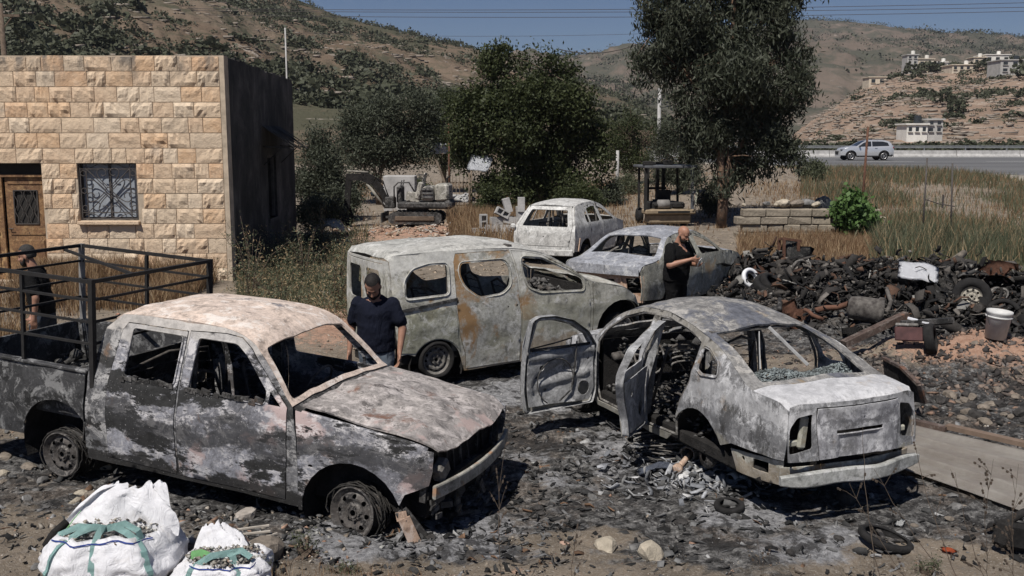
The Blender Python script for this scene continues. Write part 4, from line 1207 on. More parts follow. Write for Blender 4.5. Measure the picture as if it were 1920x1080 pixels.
# bonnet: seam to seam, warped, drooping over the burnt grille
pk.top('bonnet', [(2.40, -0.93), (2.40, 0.93), (3.0, 0.95), (3.40, 0.96), (3.565, 0.90), (3.60, 0.5), (3.61, 0), (3.60, -0.5), (3.565, -0.90), (3.40, -0.96), (3.0, -0.95)], [], m=B_PK_HOOD, zoff=0.02, res=0.045, th=0.016,
  extra=lambda x, f: 0.035 * fbm(x * 2.1, f * 2.1, 4, 3) - 0.055 * max(0, (x - 3.42) / 0.18) ** 2 + 0.03 * math.exp(-((f + 0.1) / 0.35) ** 2) * math.exp(-((x - 2.75) / 0.3) ** 2))
pk.top('cowl', [(2.30, -0.98), (2.30, 0.98), (2.415, 0.98), (2.415, -0.98)], [], m=B_BLACK, zoff=-0.012)
for s in (-1, 1):
 bm = bmesh.new()    # fender top flange under the bonnet seam
 add_tube(bm, [(x, s * (pk.Y(x, pk.edge(x)) - 0.02), pk.edge(x) - 0.008) for x in np.linspace(2.42, 3.5, 14)], 0.02, 6)
 bm_obj('fender_flange', bm, B_PK_SIDE, pk.root, True)
# engine bay, grille opening, radiator support, bumper beam, hanging remains
bm = bmesh.new()
add_box(bm, (2.95, 0, 0.45), (1.0, 1.2, 0.35)); add_box(bm, (3.42, 0, 0.66), (0.05, 1.38, 0.30)); add_box(bm, (2.9, 0.05, 0.7), (0.55, 0.5, 0.22), None, 0.04)
bm_obj('engine', bm, M_CHAR, pk.root)
bm = bmesh.new()
for yy in np.linspace(-0.6, 0.6, 9): add_bar(bm, (3.47, yy, 0.50), (3.46 + random.uniform(-.03, .03), yy + random.uniform(-.05, .05), 0.80), 0.02)
add_bar(bm, (3.48, -0.70, 0.82), (3.50, 0.70, 0.82), 0.05); add_bar(bm, (3.48, -0.70, 0.50), (3.48, 0.70, 0.50), 0.06)
for yy in (-0.70, 0.70): add_bar(bm, (3.47, yy, 0.45), (3.48, yy, 0.84), 0.05)
bm_obj('grille_support', bm, B_BLACK, pk.root)
bm = bmesh.new()   # curved bumper beam
pts = [(3.66 - 0.10 * (y / 0.75) ** 2, y, 0.56 + 0.02 * y) for y in np.linspace(-0.72, 0.78, 13)]
add_ribbon(bm, pts, 0.035, 0.105)
bm_obj('bumper_beam', bm, burnt('bumper_beam_metal', (0.36, 0.35, 0.31), (0.26, 0.25, 0.22), (0.10, 0.09, 0.08), (0.34, 0.20, 0.12), 0.38, 0.56, (0.46, 0.45, 0.42), 60, 2.5, 4), pk.root)
bm = bmesh.new()
g = np.random.default_rng(8)
for k, (x, y, z0, z1, w) in enumerate(((3.55, -0.62, 0.50, 0.30, 0.16), (3.62, 0.45, 0.58, 0.22, 0.10), (3.58, -0.25, 0.45, 0.18, 0.12), (3.60, 0.1, 0.46, 0.16, 0.08), (3.50, 0.62, 0.45, 0.16, 0.14))):
 n = 6
 for q in range(n):
  t = q / n
  add_box(bm, (x + g.uniform(-.03, .03), y + g.uniform(-.02, .02), z0 + (z1 - z0) * t), (0.015, w * (1 - 0.5 * t), abs(z1 - z0) / n * 1.2), Matrix.Rotation(g.uniform(-.5, .5), 3, 'Y') @ Matrix.Rotation(g.uniform(-.4, .4), 3, 'X'))
add_bar(bm, (3.3, -0.74, 0.36), (3.52, -0.60, 0.02), 0.03, 0.10); add_bar(bm, (3.2, -0.6, 0.30), (3.55, -0.35, 0.34), 0.09, 0.05)
add_tube(bm, [(3.5, -0.3, 0.2), (3.6, 0.1, 0.10), (3.62, 0.5, 0.22)], 0.022, 6)
bm_obj('hanging_brackets', bm, B_BLACK, pk.root)
bm = bmesh.new(); add_bar(bm, (3.36, -0.80, 0.33), (3.50, -0.72, -0.02), 0.012, 0.095); add_bar(bm, (3.37, -0.79, 0.35), (3.27, -0.74, 0.30), 0.02, 0.07)
bm_obj('loose_bracket', bm, B_PEACH, pk.root)
bm = bmesh.new(); add_box(bm, (3.52, -0.52, 0.66), (0.10, 0.16, 0.14), Matrix.Rotation(0.5, 3, 'X'), 0.02); bm_obj('headlight_remains', bm, M_RIM, pk.root)
# bed: floor, inner walls, tailgate, front wall, junk
bm = bmesh.new()
add_box(bm, (-0.54, 0, 0.60), (1.6, 1.45, 0.04))
for s in (-1, 1):
 add_box(bm, (-0.54, s * 0.735, 0.82), (1.6, 0.02, 0.42)); add_box(bm, (-0.54, s * 0.765, 1.03), (1.62, 0.075, 0.03), None, 0.008); add_box(bm, (-0.06, s * 0.60, 0.69), (0.8, 0.24, 0.15), None, 0.03)
add_box(bm, (0.235, 0, 0.82), (0.03, 1.5, 0.42)); add_box(bm, (-1.34, 0, 0.75), (0.03, 1.5, 0.55)); add_box(bm, (0.235, 0, 1.035), (0.06, 1.5, 0.025))
bm_obj('bed', bm, B_PK_BED, pk.root)
# cage on the bed
M_CAGE = simple('cage_steel', (0.022, 0.021, 0.021), 0.8, 0.4, 9, 0.4, 0.003)
cg = thing('cage', None, None); cg.parent = pk.root
cx0, cx1, cyy = -1.30, 0.33, 0.775
for (x, y) in ((cx0, -cyy), (cx1, -cyy), (cx1, cyy), (cx0, cyy)):
 bm = bmesh.new(); add_bar(bm, (x, y, 1.03 if x < 0 else 0.6), (x, y, 1.84), 0.045)
 bm_obj('post', bm, simple('pale_steel', (0.24, 0.235, 0.23), 0.7, 0.4, 6) if (x < 0 and y > 0) else M_CAGE, cg)
for (x, y) in ((-0.45, -cyy), (-0.45, cyy)):
 bm = bmesh.new(); add_bar(bm, (x, y, 1.03), (x, y, 1.80), 0.03); bm_obj('post', bm, M_CAGE, cg)
for k, z in enumerate((1.82, 1.66, 1.47, 1.28)):
 w = 0.032 if k == 0 else 0.021
 for p, q in (((cx0, -cyy - .003, z), (cx1, -cyy - .003, z)), ((cx0, cyy + .003, z), (cx1, cyy + .003, z)), ((cx1 + .004, -cyy, z + .002), (cx1 + .004, cyy, z + .002)), ((cx0 - .004, -cyy, z + .002), (cx0 - .004, cyy, z + .002))):
  bm = bmesh.new(); add_bar(bm, p, q, w); bm_obj('rail', bm, M_CAGE, cg)
bm = bmesh.new(); add_bar(bm, (cx1 - 0.05, -0.2, 1.80), (cx0, 0.55, 1.80), 0.025); bm_obj('rail', bm, M_CAGE, cg)
crust(pk.root, 'bed_debris', lambda g: (g.uniform(-1.25, 0.15), g.uniform(-0.65, 0.65), 0.64 + abs(0.04 * g.normal())), 120, 0.06, M_CHARASH, 31, 'stuff')
# cabin
floor_and_firewall(pk, 0.32, 2.35, 0.36, 0.72, 2.34, 0.98)
for y in (-0.38, 0.38): seat_frame(pk, 1.30, y, 0.42, 0.50, 0.44, 0.3)
seat_frame(pk, 0.55, 0.0, 0.42, 0.50, 1.15, 0.12)
steering_wheel(pk, 1.86, 0.36, 0.90)
bm = bmesh.new()
for s in (-1, 1):    # inner side of the B pillars and roof bows
 add_bar(bm, (1.235, s * 0.70, 0.40), (1.235, s * 0.585, 1.49), 0.05, 0.10)
for x in (0.75, 1.24, 1.70): add_bar(bm, (x, -0.50, 1.525), (x, 0.50, 1.525), 0.05, 0.02)
bm_obj('pillar_frame', bm, B_BLACK, pk.root)
# chassis
bm = bmesh.new()
for s in (-1, 1): add_bar(bm, (-1.3, s * 0.42, 0.42), (3.5, s * 0.42, 0.36), 0.08, 0.14)
for x in (-1.2, -0.06, 0.9, 1.9, 2.89): add_bar(bm, (x, -0.45, 0.34), (x, 0.45, 0.34), 0.09)
add_tube(bm, [(-0.06, -0.62, 0.26), (-0.06, 0.62, 0.26)], 0.05, 8); add_tube(bm, [(2.89, -0.6, 0.27), (2.89, 0.6, 0.27)], 0.04, 8)
bm_obj('chassis', bm, M_CHAR, pk.root)
wheel(pk.root, 2.90, -0.80, 0.275, 0.200, 0.17, -1, 8, 0.020, 0.66, None, M_RIMDARK, -7, -8)
wheel(pk.root, 2.90, 0.78, 0.275, 0.200, 0.17, 1, 8, 0.020, 0.66, None, M_RIMDARK, 0, -8)
wheel(pk.root, -0.06, -0.78, 0.225, 0.195, 0.17, -1, 8, 0.020, 0.66, None, M_RIMDARK)
wheel(pk.root, -0.06, 0.76, 0.225, 0.195, 0.17, 1, 8, 0.020, 0.66, None, M_RIMDARK)

# ================================================================ THE VAN
VN_EDGE = [(-0.56, 1.57), (-0.50, 1.635), (-0.1, 1.642), (0.28, 1.636), (1.07, 1.606), (1.41, 1.545), (1.53, 1.51), (1.90, 1.31), (2.20, 1.11), (2.34, 1.05), (2.78, 0.94), (3.02, 0.80), (3.12, 0.68)]
vn = Car('people_van', 'burnt-out small people-carrier van with grey-green and rust scorched side panels', (-1.27, 12.56, 30.0, -1.5), VN_EDGE,
   [(0, .76), (.3, .79), (.75, .815), (1.05, .80), (1.45, .745), (1.65, .68)], [(-0.60, .93), (-0.5, .975), (-0.3, .995), (0, 1.0), (2.3, 1.0), (2.8, .97), (3.0, .90), (3.12, .80)],
   [(-0.56, 0.02), (-0.4, 0.055), (0.5, 0.07), (1.3, 0.06), (2.2, 0.03), (2.5, 0.07), (3.0, 0.05), (3.12, 0)], (B_VAN, B_VAN_ROOF), dent=0.010, cat='van', seed=14)
V_W1 = round_poly([(-0.405, 1.125), (-0.39, 1.33), (-0.29, 1.445), (-0.08, 1.49), (0.165, 1.485), (0.15, 1.13)], 0.05)
V_D2 = [(0.36, 0.16), (1.135, 0.16), (1.15, 0.80), (1.13, 1.22), (1.065, 1.585), (0.30, 1.60), (0.255, 1.50), (0.25, 1.08), (0.26, 0.83), (0.285, 0.58), (0.36, 0.32)]
V_W2 = round_poly([(0.325, 1.35), (0.345, 1.475), (0.95, 1.465), (1.01, 1.38), (1.02, 1.16), (0.89, 1.065), (0.57, 1.05), (0.39, 1.19)], 0.06)
V_D3 = [(1.155, 0.16), (2.10, 0.17), (2.22, 0.45), (2.225, 0.95), (2.20, 1.09), (1.90, 1.285), (1.53, 1.485), (1.40, 1.52), (1.085, 1.575), (1.15, 1.22), (1.165, 0.80)]
V_W3 = round_poly([(1.22, 1.475), (1.50, 1.44), (1.84, 1.265), (2.09, 1.125), (2.12, 0.985), (1.47, 1.025), (1.29, 1.10), (1.22, 1.29)], 0.05)
van_out = [(-0.53, 0.44)] + [(-0.42, 0.45)] + arch(-0.035, 0.25, 0.335, 150, 12, 10) + [(0.34, 0.14), (2.22, 0.15), (2.26, 0.5), (2.26, 1.07), (2.20, 1.11), (1.90, 1.31), (1.53, 1.51), (1.41, 1.545), (1.07, 1.606), (0.28, 1.636), (-0.1, 1.642), (-0.50, 1.635), (-0.56, 1.57), (-0.57, 1.0)]
vf = [(2.27, 0.45), (2.28, 0.36)] + arch(2.73, 0.38, 0.40, 175, 10, 10) + [(3.10, 0.50), (3.12, 0.66), (3.02, 0.80), (2.78, 0.94), (2.34, 1.05), (2.275, 1.05)]
for s in (-1, 1):
 vn.side('body_side', van_out, [V_W1, V_D2, V_D3], s)
 vn.side('sliding_door', inset_poly(V_D2, 0.007), [V_W2, circ(0.97, 0.88, 0.012, 8), circ(1.10, 0.885, 0.016, 8)], s, off=0.006, m=B_VAN_DOOR)
 vn.side('door', inset_poly(V_D3, 0.007), [V_W3], s, off=0.003)
 vn.side('fender', vf, [], s, m=B_VAN)
 vn.side('rear_quarter_skin', [(-0.50, 0.47), (-0.42, 0.465)] + arch(-0.035, 0.25, 0.35, 145, 25, 9) + [(0.25, 0.62), (0.235, 0.98), (-0.46, 0.92), (-0.52, 0.8)], [], s, m=B_VAN_LOW, off=0.007, th=0.006)
 arch_liner(vn, -0.035, 0.26, 0.36, 0.78, 0.5, s); arch_liner(vn, 2.73, 0.38, 0.41, 0.78, 0.5, s)
 for poly in (V_W1, V_W2, V_W3):
  bm = bmesh.new()
  o = inset_poly(poly, -0.022)
  add_tube(bm, [(x, s * (vn.Y(x, z) + 0.006), z) for x, z in densify(o, 0.12) + [o[0]]], 0.008, 5, False)
  bm_obj('window_frame', bm, B_VAN, vn.root, True)
 bm = bmesh.new()    # sliding door track
 pts = [(x, s * (vn.Y(x, 1.02) + 0.012), 0.985 + 0.07 * (x + 0.45) / 0.72) for x in np.linspace(-0.47, 0.26, 8)]
 for p, q in zip(pts, pts[1:]): add_bar(bm, p, q, 0.012, 0.035)
 bm_obj('door_track', bm, B_BLACK, vn.root)
vn.top('roof', [(-0.56, -1), (2.31, -1), (2.31, 1), (-0.56, 1)], [round_poly([(1.47, -0.88), (2.24, -0.93), (2.24, 0.93), (1.47, 0.88)], 0.06)], m=B_VAN_ROOF, th=0.018, power=3.2)
vn.top('bonnet', [(2.32, -0.97), (2.32, 0.97), (2.8, 0.96), (3.10, 0.90), (3.10, -0.90), (2.8, -0.96)], [], m=B_VAN, zoff=0.004)
rearx = -0.56
vn.end('rear_frame', [(-1, 0.42), (1, 0.42), (1, 1.0), (0.985, 1.57), (-0.985, 1.57), (-1, 1.0)], [round_poly([(-0.86, 0.50), (0.86, 0.50), (0.86, 1.0), (0.84, 1.54), (-0.84, 1.54), (-0.86, 1.0)], 0.05)], x0=rearx, bulge=0.05, m=B_VAN)
for s in (-1, 1):
 dp = [(0.01 * s, 0.51), (0.85 * s, 0.51), (0.85 * s, 1.0), (0.83 * s, 1.53), (0.01 * s, 1.53)]
 wp = [(0.12 * s, 1.03), (0.70 * s, 1.03), (0.68 * s, 1.45), (0.12 * s, 1.45)]
 if s < 0: dp = dp[::-1]; wp = wp[::-1]
 vn.end('rear_door', dp, [round_poly(wp, 0.06)], x0=rearx, bulge=0.052, off=0.006, m=B_VAN)
bm = bmesh.new(); add_bar(bm, (-0.60, -0.70, 0.38), (-0.60, 0.70, 0.38), 0.05, 0.09); bm_obj('bumper_beam', bm, B_BLACK, vn.root)
floor_and_firewall(vn, -0.5, 2.3, 0.32, 0.72, 2.28, 1.0)
for y in (-0.38, 0.38): seat_frame(vn, 1.25, y, 0.42, 0.6, 0.44, 0.3)
seat_frame(vn, 0.35, 0.0, 0.42, 0.5, 1.15, 0.2)
steering_wheel(vn, 1.75, 0.36, 0.98)
bm = bmesh.new()
for s in (-1, 1):
 for x in (0.22, 1.12): add_bar(bm, (x, s * 0.74, 0.40), (x, s * 0.66, 1.60), 0.04, 0.07)
for x in (0.2, 1.1): add_bar(bm, (x, -0.65, 1.63), (x, 0.65, 1.63), 0.06, 0.02)
bm_obj('pillar_frame', bm, M_CHARM, vn.root)
bm = bmesh.new(); add_box(bm, (2.75, 0, 0.55), (0.6, 1.0, 0.5), None, 0.05); add_box(bm, (3.06, 0, 0.45), (0.05, 1.2, 0.35)); add_box(bm, (0.9, 0, 0.25), (3.0, 1.0, 0.10)); bm_obj('engine', bm, M_CHAR, vn.root)
vn.end('front_panel', [(-1, 0.35), (1, 0.35), (1, 0.66), (-1, 0.66)], [], x0=3.10, bulge=0.06, s=1, m=B_VAN)
crust(vn.root, 'cabin_debris', lambda g: (g.uniform(0.5, 2.2), g.uniform(-0.6, 0.6), 0.42 + abs(0.12 * g.normal())), 220, 0.07, M_CHARASH, 33, 'stuff')
for s in (-1, 1):
 wheel(vn.root, -0.035, s * 0.79, 0.33, 0.185, 0.15, s, 12, 0.017, 0.76, 0.235 if s < 0 else None, M_RIM)
 wheel(vn.root, 2.73, s * 0.79, 0.36, 0.185, 0.15, s, 12, 0.017, 0.76, None, M_RIM)

# ================================================================ THE SEDAN (its back to the camera, doors open)
SD_EDGE = [(-1.18, 0.90), (-1.10, 0.955), (-0.76, 0.985), (-0.5, 1.08), (-0.22, 1.19), (0.10, 1.268), (0.45, 1.328), (0.91, 1.372), (1.29, 1.352), (1.64, 1.255), (1.89, 1.10), (2.03, 0.965), (2.3, 0.91), (2.7, 0.83), (3.0, 0.70), (3.1, 0.55)]
sd = Car('sedan', 'ash-grey burnt-out sedan with its left doors open and rear wheels gone', (2.29, 8.78, 113, 0), SD_EDGE,
   [(0, .72), (.3, .765), (.65, .79), (.95, .755), (1.05, .715), (1.42, .53)], [(-1.22, .86), (-1.1, .93), (-0.8, .985), (-0.3, 1.0), (2.0, 1.0), (2.6, .97), (2.95, .88), (3.1, .74)],
   [(-1.22, 0.01), (-0.9, 0.02), (-0.6, 0.04), (0, 0.06), (0.9, 0.075), (1.6, 0.06), (2.0, 0.03), (2.4, 0.06), (3.1, 0.02)], (B_SD, B_SD_ROOF), dent=0.012, seed=27)
S_OR = [(0.36, 0.30), (0.98, 0.27), (1.0, 0.6), (1.0, 1.318), (0.80, 1.325), (0.45, 1.285), (0.22, 1.235), (0.14, 1.21), (0.13, 1.02), (0.15, 0.86), (0.25, 0.70), (0.35, 0.50)]
S_OF = [(1.08, 0.27), (1.95, 0.27), (2.0, 0.40), (2.0, 0.90), (1.87, 1.06), (1.62, 1.215), (1.30, 1.308), (1.08, 1.32), (1.08, 0.8)]
S_Q = round_poly([(0.075, 1.175), (-0.02, 1.165), (-0.20, 1.085), (-0.245, 0.995), (-0.02, 0.97), (0.06, 1.0)], 0.02)
sd_out = [(0.56, 0.22), (1.98, 0.22), (2.06, 0.30), (2.06, 0.94), (1.89, 1.10), (1.64, 1.255), (1.29, 1.352), (0.91, 1.372), (0.45, 1.328), (0.10, 1.268), (-0.22, 1.19), (-0.5, 1.08), (-0.76, 0.985), (-1.10, 0.955), (-1.18, 0.90), (-1.19, 0.66), (-1.17, 0.50), (-0.55, 0.485), (-0.46, 0.45)] + arch(0.0, 0.20, 0.445, 150, 14, 12)
sd_low = [(-0.49, 0.42), (-1.14, 0.485), (-1.13, 0.28), (-0.80, 0.25), (-0.56, 0.24)]
sdf = [(2.07, 0.35), (2.15, 0.28)] + arch(2.58, 0.26, 0.42, 178, 8, 10) + [(3.05, 0.35), (3.08, 0.55), (3.0, 0.70), (2.7, 0.83), (2.3, 0.91), (2.07, 0.95)]
for s in (-1, 1):
 sd.side('body_side', sd_out, [S_OR, S_OF, S_Q], s, res=0.04)
 sd.side('rear_quarter_lower', sd_low, [round_poly([(-0.80, 0.42), (-0.98, 0.43), (-0.98, 0.34), (-0.78, 0.33)], 0.01), circ(-0.66, 0.38, 0.02, 8)] if s > 0 else [], s, off=-0.035, m=B_VAN)
 sd.side('fender', sdf, [], s, m=B_SD)
 arch_liner(sd, 0.0, 0.22, 0.44, 0.74, 0.36, s, a0=175, a1=10); arch_liner(sd, 2.58, 0.26, 0.43, 0.75, 0.4, s)
 o = inset_poly(S_Q, -0.018)
 bm = bmesh.new(); add_tube(bm, [(x, s * (sd.Y(x, z) + 0.004), z) for x, z in o + [o[0]]], 0.009, 5, False); bm_obj('window_frame', bm, B_SD, sd.root, True)
 for poly in (S_OR, S_OF):      # flanged door apertures, seen as a double edge
  o = inset_poly(poly, 0.012)
  bm = bmesh.new(); add_tube(bm, [(x, s * (sd.Y(x, z) - 0.022), z) for x, z in densify(o, 0.1) + [o[0]]], 0.014, 5, False); bm_obj('door_flange', bm, M_RIM, sd.root, True)
sd.top('roof', [(-0.78, -1), (2.02, -1), (2.02, 1), (-0.78, 1)], [round_poly([(1.33, -0.90), (1.95, -0.93), (1.95, 0.93), (1.33, 0.90)], 0.05), round_poly([(-0.70, -0.80), (0.10, -0.86), (0.10, 0.86), (-0.70, 0.80)], 0.05)], m=B_SD_ROOF, th=0.018)
sd.top('boot_top', [(-1.20, -1), (-0.782, -1), (-0.782, 1), (-1.20, 1)], [], m=B_SD_LID, res=0.04, power=4)
sd.top('bonnet', [(2.04, -0.97), (2.04, 0.97), (2.7, 0.95), (3.05, 0.9), (3.05, -0.9), (2.7, -0.95)], [], m=B_SD)
# tail: lid face, lamp openings, valance, bumper beam
wf = lambda z: sd.prof(z) * 0.88
tailout = [(-1, 0.50), (1, 0.50), (1, 0.93), (0.9, 0.955), (-0.9, 0.955), (-1, 0.93)]
lampL = round_poly([(0.69, 0.60), (0.985, 0.56), (0.985, 0.76), (0.90, 0.85), (0.70, 0.875)], 0.03)
lampR = [(-a, b) for a, b in lampL][::-1]
lid = [(-0.60, 0.50), (0.60, 0.50), (0.63, 0.70), (0.655, 0.92), (-0.655, 0.92), (-0.63, 0.70)]
sd.end('tail_panel', tailout, [lampL, lampR, lid], x0=-1.19, bulge=0.085, lean=0.05, z0=0.9, m=B_SD, wf=wf)
def lid_relief(f, z):
 r = 0.0
 if abs(f) < 0.34 and z < 0.70: r -= 0.018 * min(1, (0.34 - abs(f)) / 0.05) * min(1, (0.70 - z) / 0.02)
 r += 0.012 * math.exp(-((z - 0.90) / 0.03) ** 2)
 return r
sd.end('boot_lid', inset_poly(lid, 0.007), [round_poly([(-0.36, 0.700), (0.36, 0.700), (0.36, 0.730), (-0.36, 0.730)], 0.004, 2)], x0=-1.19, bulge=0.085, lean=0.05, z0=0.9, off=0.008, m=B_SD_LID, wf=wf, extra=lid_relief, res=0.035)
bm = bmesh.new()
add_lathe(bm, [(0.001, -0.012), (0.045, -0.010), (0.052, 0.0), (0.045, 0.004)], 20, 'X', (-1.286, 0, 0.83)); bm_obj('round_badge', bm, B_SD_LID, sd.root, True)
sd.end('tail_inner', [(-0.95, 0.30), (0.95, 0.30), (0.95, 0.88), (-0.95, 0.88)], [], x0=-1.04, bulge=0.05, m=M_CHAR, wf=wf)
for s in (-1, 1):
 bm = bmesh.new(); add_box(bm, (-1.17, s * 0.505, 0.71), (0.05, 0.085, 0.27), Matrix.Rotation(0.12 * s, 3, 'X'), 0.02); add_box(bm, (-1.15, s * 0.56, 0.625), (0.04, 0.14, 0.05), None, 0.01); bm_obj('lamp_housing', bm, B_VAN, sd.root)
sd.end('valance', [(-1.02, 0.33), (1.02, 0.33), (1.02, 0.44), (0.9, 0.43), (-0.9, 0.43), (-1.02, 0.44)], [], x0=-1.13, bulge=0.07, m=B_VAN, wf=wf)
bm = bmesh.new()
pts = [(-1.315 + 0.12 * (y / 0.75) ** 2, y, 0.355) for y in np.linspace(-0.75, 0.74, 17)]
add_ribbon(bm, [(a + 0.008 * math.sin(b * 9), b, c + 0.008 * math.sin(b * 7)) for a, b, c in pts], 0.055, [0.075, 0.10] + [0.115 + 0.006 * math.sin(i * 1.3) for i in range(13)] + [0.10, 0.07])
bm_obj('bumper_beam', bm, burnt('tail_beam_metal', (0.45, 0.455, 0.44), (0.32, 0.325, 0.31), (0.14, 0.13, 0.12), (0.30, 0.21, 0.15), 0.36, 0.64, (0.55, 0.55, 0.55), 66, 2, 3), sd.root)
sd.root.scale = (0.945, 0.935, 1.0)
# parcel shelf heaped with pale glass crumbs, cross struts
bm = bmesh.new(); add_box(bm, (-0.52, 0, 0.90), (0.62, 1.24, 0.03)); bm_obj('parcel_shelf', bm, M_CHARASH, sd.root)
M_CRUMB = simple('melted_glass', (0.30, 0.345, 0.35), 0.6, 0.65, 9, 0.9, 0.02, c2=(0.045, 0.05, 0.05), spec=0.5)
crust(sd.root, 'melted_glass', lambda g: ((lambda x, y: (x, y, 0.925 + 0.085 * math.exp(-((x + 0.42) / 0.16) ** 2) * (0.7 + 0.5 * math.sin(y * 7)) + g.uniform(0, 0.02)))(g.uniform(-0.76, -0.26), g.uniform(-0.56, 0.56))), 3000, 0.015, M_CRUMB, 41, 'stuff')
floor_and_firewall(sd, -0.9, 2.1, 0.24, 0.68, 2.06, 0.90)
bm = bmesh.new(); add_box(bm, (-0.2, 0, 0.6), (0.04, 1.3, 0.55), Matrix.Rotation(-0.2, 3, 'Y')); bm_obj('seat_bulkhead', bm, M_CHAR, sd.root)
for y in (-0.36, 0.36): seat_frame(sd, 1.10, y, 0.32, 0.58, 0.44, 0.35, m=M_CHARM)
bm = bmesh.new()
for k in range(4): add_tube(bm, [(0.92 - 0.02 * k, 0.36 + 0.16 * math.cos(a), 0.98 - 0.045 * k + 0.03 * math.sin(a)) for a in np.linspace(-0.4, PI + 0.4, 9)], 0.010, 5)
bm_obj('headrest_springs', bm, M_RIM, sd.root, True)
steering_wheel(sd, 1.58, 0.34, 0.78, M_RIM)
bm = bmesh.new()
add_bar(bm, (0.02, 0.08, 1.27), (-0.20, 0.22, 0.98), 0.008, 0.07); add_bar(bm, (0.1, -0.1, 1.30), (-0.25, -0.30, 1.0), 0.03, 0.02)
bm_obj('loose_strut', bm, simple('bare_pale_metal', (0.42, 0.42, 0.42), 0.7, 0.4, 10), sd.root)
bm = bmesh.new()
for s in (-1, 1): add_bar(bm, (1.04, s * 0.70, 0.28), (1.04, s * 0.565, 1.31), 0.05, 0.075)
add_bar(bm, (1.0, -0.56, 1.36), (1.0, 0.56, 1.36), 0.06, 0.02); add_bar(bm, (0.14, -0.55, 1.29), (0.14, 0.55, 1.29), 0.05, 0.02)
bm_obj('centre_pillar', bm, M_RIM, sd.root)
crust(sd.root, 'cabin_debris', lambda g: (g.uniform(-0.1, 2.0), g.uniform(-0.62, 0.66), 0.28 + abs(0.10 * g.normal())), 1300, 0.030, M_CHARASH, 34, 'stuff')
bm = bmesh.new(); add_box(bm, (2.6, 0, 0.5), (0.7, 1.0, 0.45), None, 0.05); add_box(bm, (1.0, 0, 0.2), (3.6, 0.9, 0.08)); bm_obj('engine', bm, M_CHAR, sd.root)
# underbody at the tail: axle stub, spring, brake drum where wheels are gone
for s in (-1, 1):
 bm = bmesh.new(); add_lathe(bm, [(0.001, 0.0), (0.10, 0.0), (0.11, 0.01), (0.11, 0.06), (0.04, 0.08)], 20, 'Y', (0, s * 0.60, 0.20)); add_tube(bm, [(0, s * 0.6, 0.2), (0.0, 0, 0.2)], 0.03, 6); bm_obj('brake_drum', bm, M_RIMDARK, sd.root, True)
wheel(sd.root, 2.58, 0.74, 0.22, 0.19, 0.15, 1, 10, 0.018, 0.7, None, M_RIMDARK, 0, 10)
wheel(sd.root, 2.58, -0.74, 0.22, 0.19, 0.15, -1, 10, 0.018, 0.7, None, M_RIMDARK, 0, 10)
# the two open doors of the left side, swung about their front edges
def swing(hx, hz, ang, drop=0.0):
 hy = sd.Y(hx, 0.7) - 0.0
 c, sn = math.cos(R(ang)), math.sin(R(ang))
 def f(P):
  Q = P.copy(); x = P[:, 0] - hx; y = P[:, 1] - hy
  Q[:, 0] = hx + c * x + sn * y * 1.0
  Q[:, 1] = hy - sn * x + c * y
  Q[:, 2] = P[:, 2] - drop * np.abs(x)
  return Q
 return f
def door_part(name, poly, holes, xf, off, m, th=0.012, extra=None, res=0.035):
 return sd.side(name, poly, holes, 1, m, th, off, res, extra, None, xf)
B_DOOR_IN = burnt('door_inner_metal', (0.37, 0.375, 0.38), (0.25, 0.25, 0.255), (0.06, 0.06, 0.06), (0.22, 0.17, 0.12), 0.38, 0.70, (0.52, 0.52, 0.53), 71, 1.4, 2.4, softness=0.07)
# front door: wide window frame, inner panel with pressed relief and service holes
fd_xf = swing(2.03, 0.0, 84, 0.03)
FD = [(1.10, 0.27), (1.95, 0.27), (1.995, 0.40), (1.995, 0.88), (1.86, 1.045), (1.61, 1.20), (1.36, 1.275), (1.16, 1.285), (1.085, 1.245), (1.085, 0.80), (1.07, 0.5)]
FDW = round_poly([(1.15, 0.90), (1.93, 0.885), (1.83, 1.01), (1.60, 1.15), (1.36, 1.222), (1.17, 1.232)], 0.03)
fdo = door_part('front_door', FD, [FDW], fd_xf, 0.0, B_SD)
def relief(x, z):
 r = 0.012 * math.sin((x - 1.1) * 7) * math.sin((z - 0.3) * 9)
 r -= 0.03 * math.exp(-((z - 0.56 - 0.12 * (x - 1.5)) / 0.035) ** 2) * (1 if 1.25 < x < 1.9 else 0.2)
 r -= 0.02 * math.exp(-((z - 0.83) / 0.02) ** 2)
 if (x - 1.5) ** 2 / 0.10 + (z - 0.52) ** 2 / 0.045 < 1: r += 0.018
 return r
fdi = [(1.13, 0.33), (1.90, 0.31), (1.965, 0.42), (1.965, 0.875), (1.12, 0.885), (1.11, 0.5)]
o = door_part('door_inner_panel', fdi, [circ(1.83, 0.44, 0.075, 16), circ(1.29, 0.72, 0.03, 10), circ(1.24, 0.62, 0.018, 8), circ(1.72, 0.60, 0.016, 8), circ(1.35, 0.68 - 0.2, 0.02, 8), circ(1.90, 0.74, 0.014, 8)], fd_xf, -0.075, B_DOOR_IN, 0.008, relief, 0.03)
o.parent = fdo
bm = bmesh.new()
def dpt(x, z, off): return tuple(fd_xf(np.array([[x, sd.Y(x, z) + off, z]]))[0])
rimp = round_poly(FD, 0.03)
for p, q in zip(rimp, rimp[1:] + rimp[:1]):
 a, b, c_, d_ = dpt(*p, 0.0), dpt(*q, 0.0), dpt(*q, -0.085), dpt(*p, -0.085)
 bm.faces.new([bm.verts.new(v) for v in (a, b, c_, d_)])
o = bm_obj('door_edge', bm, B_DOOR_IN, None); o.parent = fdo
bm = bmesh.new()    # wire loops, window regulator rail, lock rod
add_tube(bm, [dpt(1.46 + 0.23 * math.cos(a), 0.56 + 0.24 * math.sin(a), -0.10) for a in np.linspace(-0.3, 4.2, 22)], 0.007, 5)
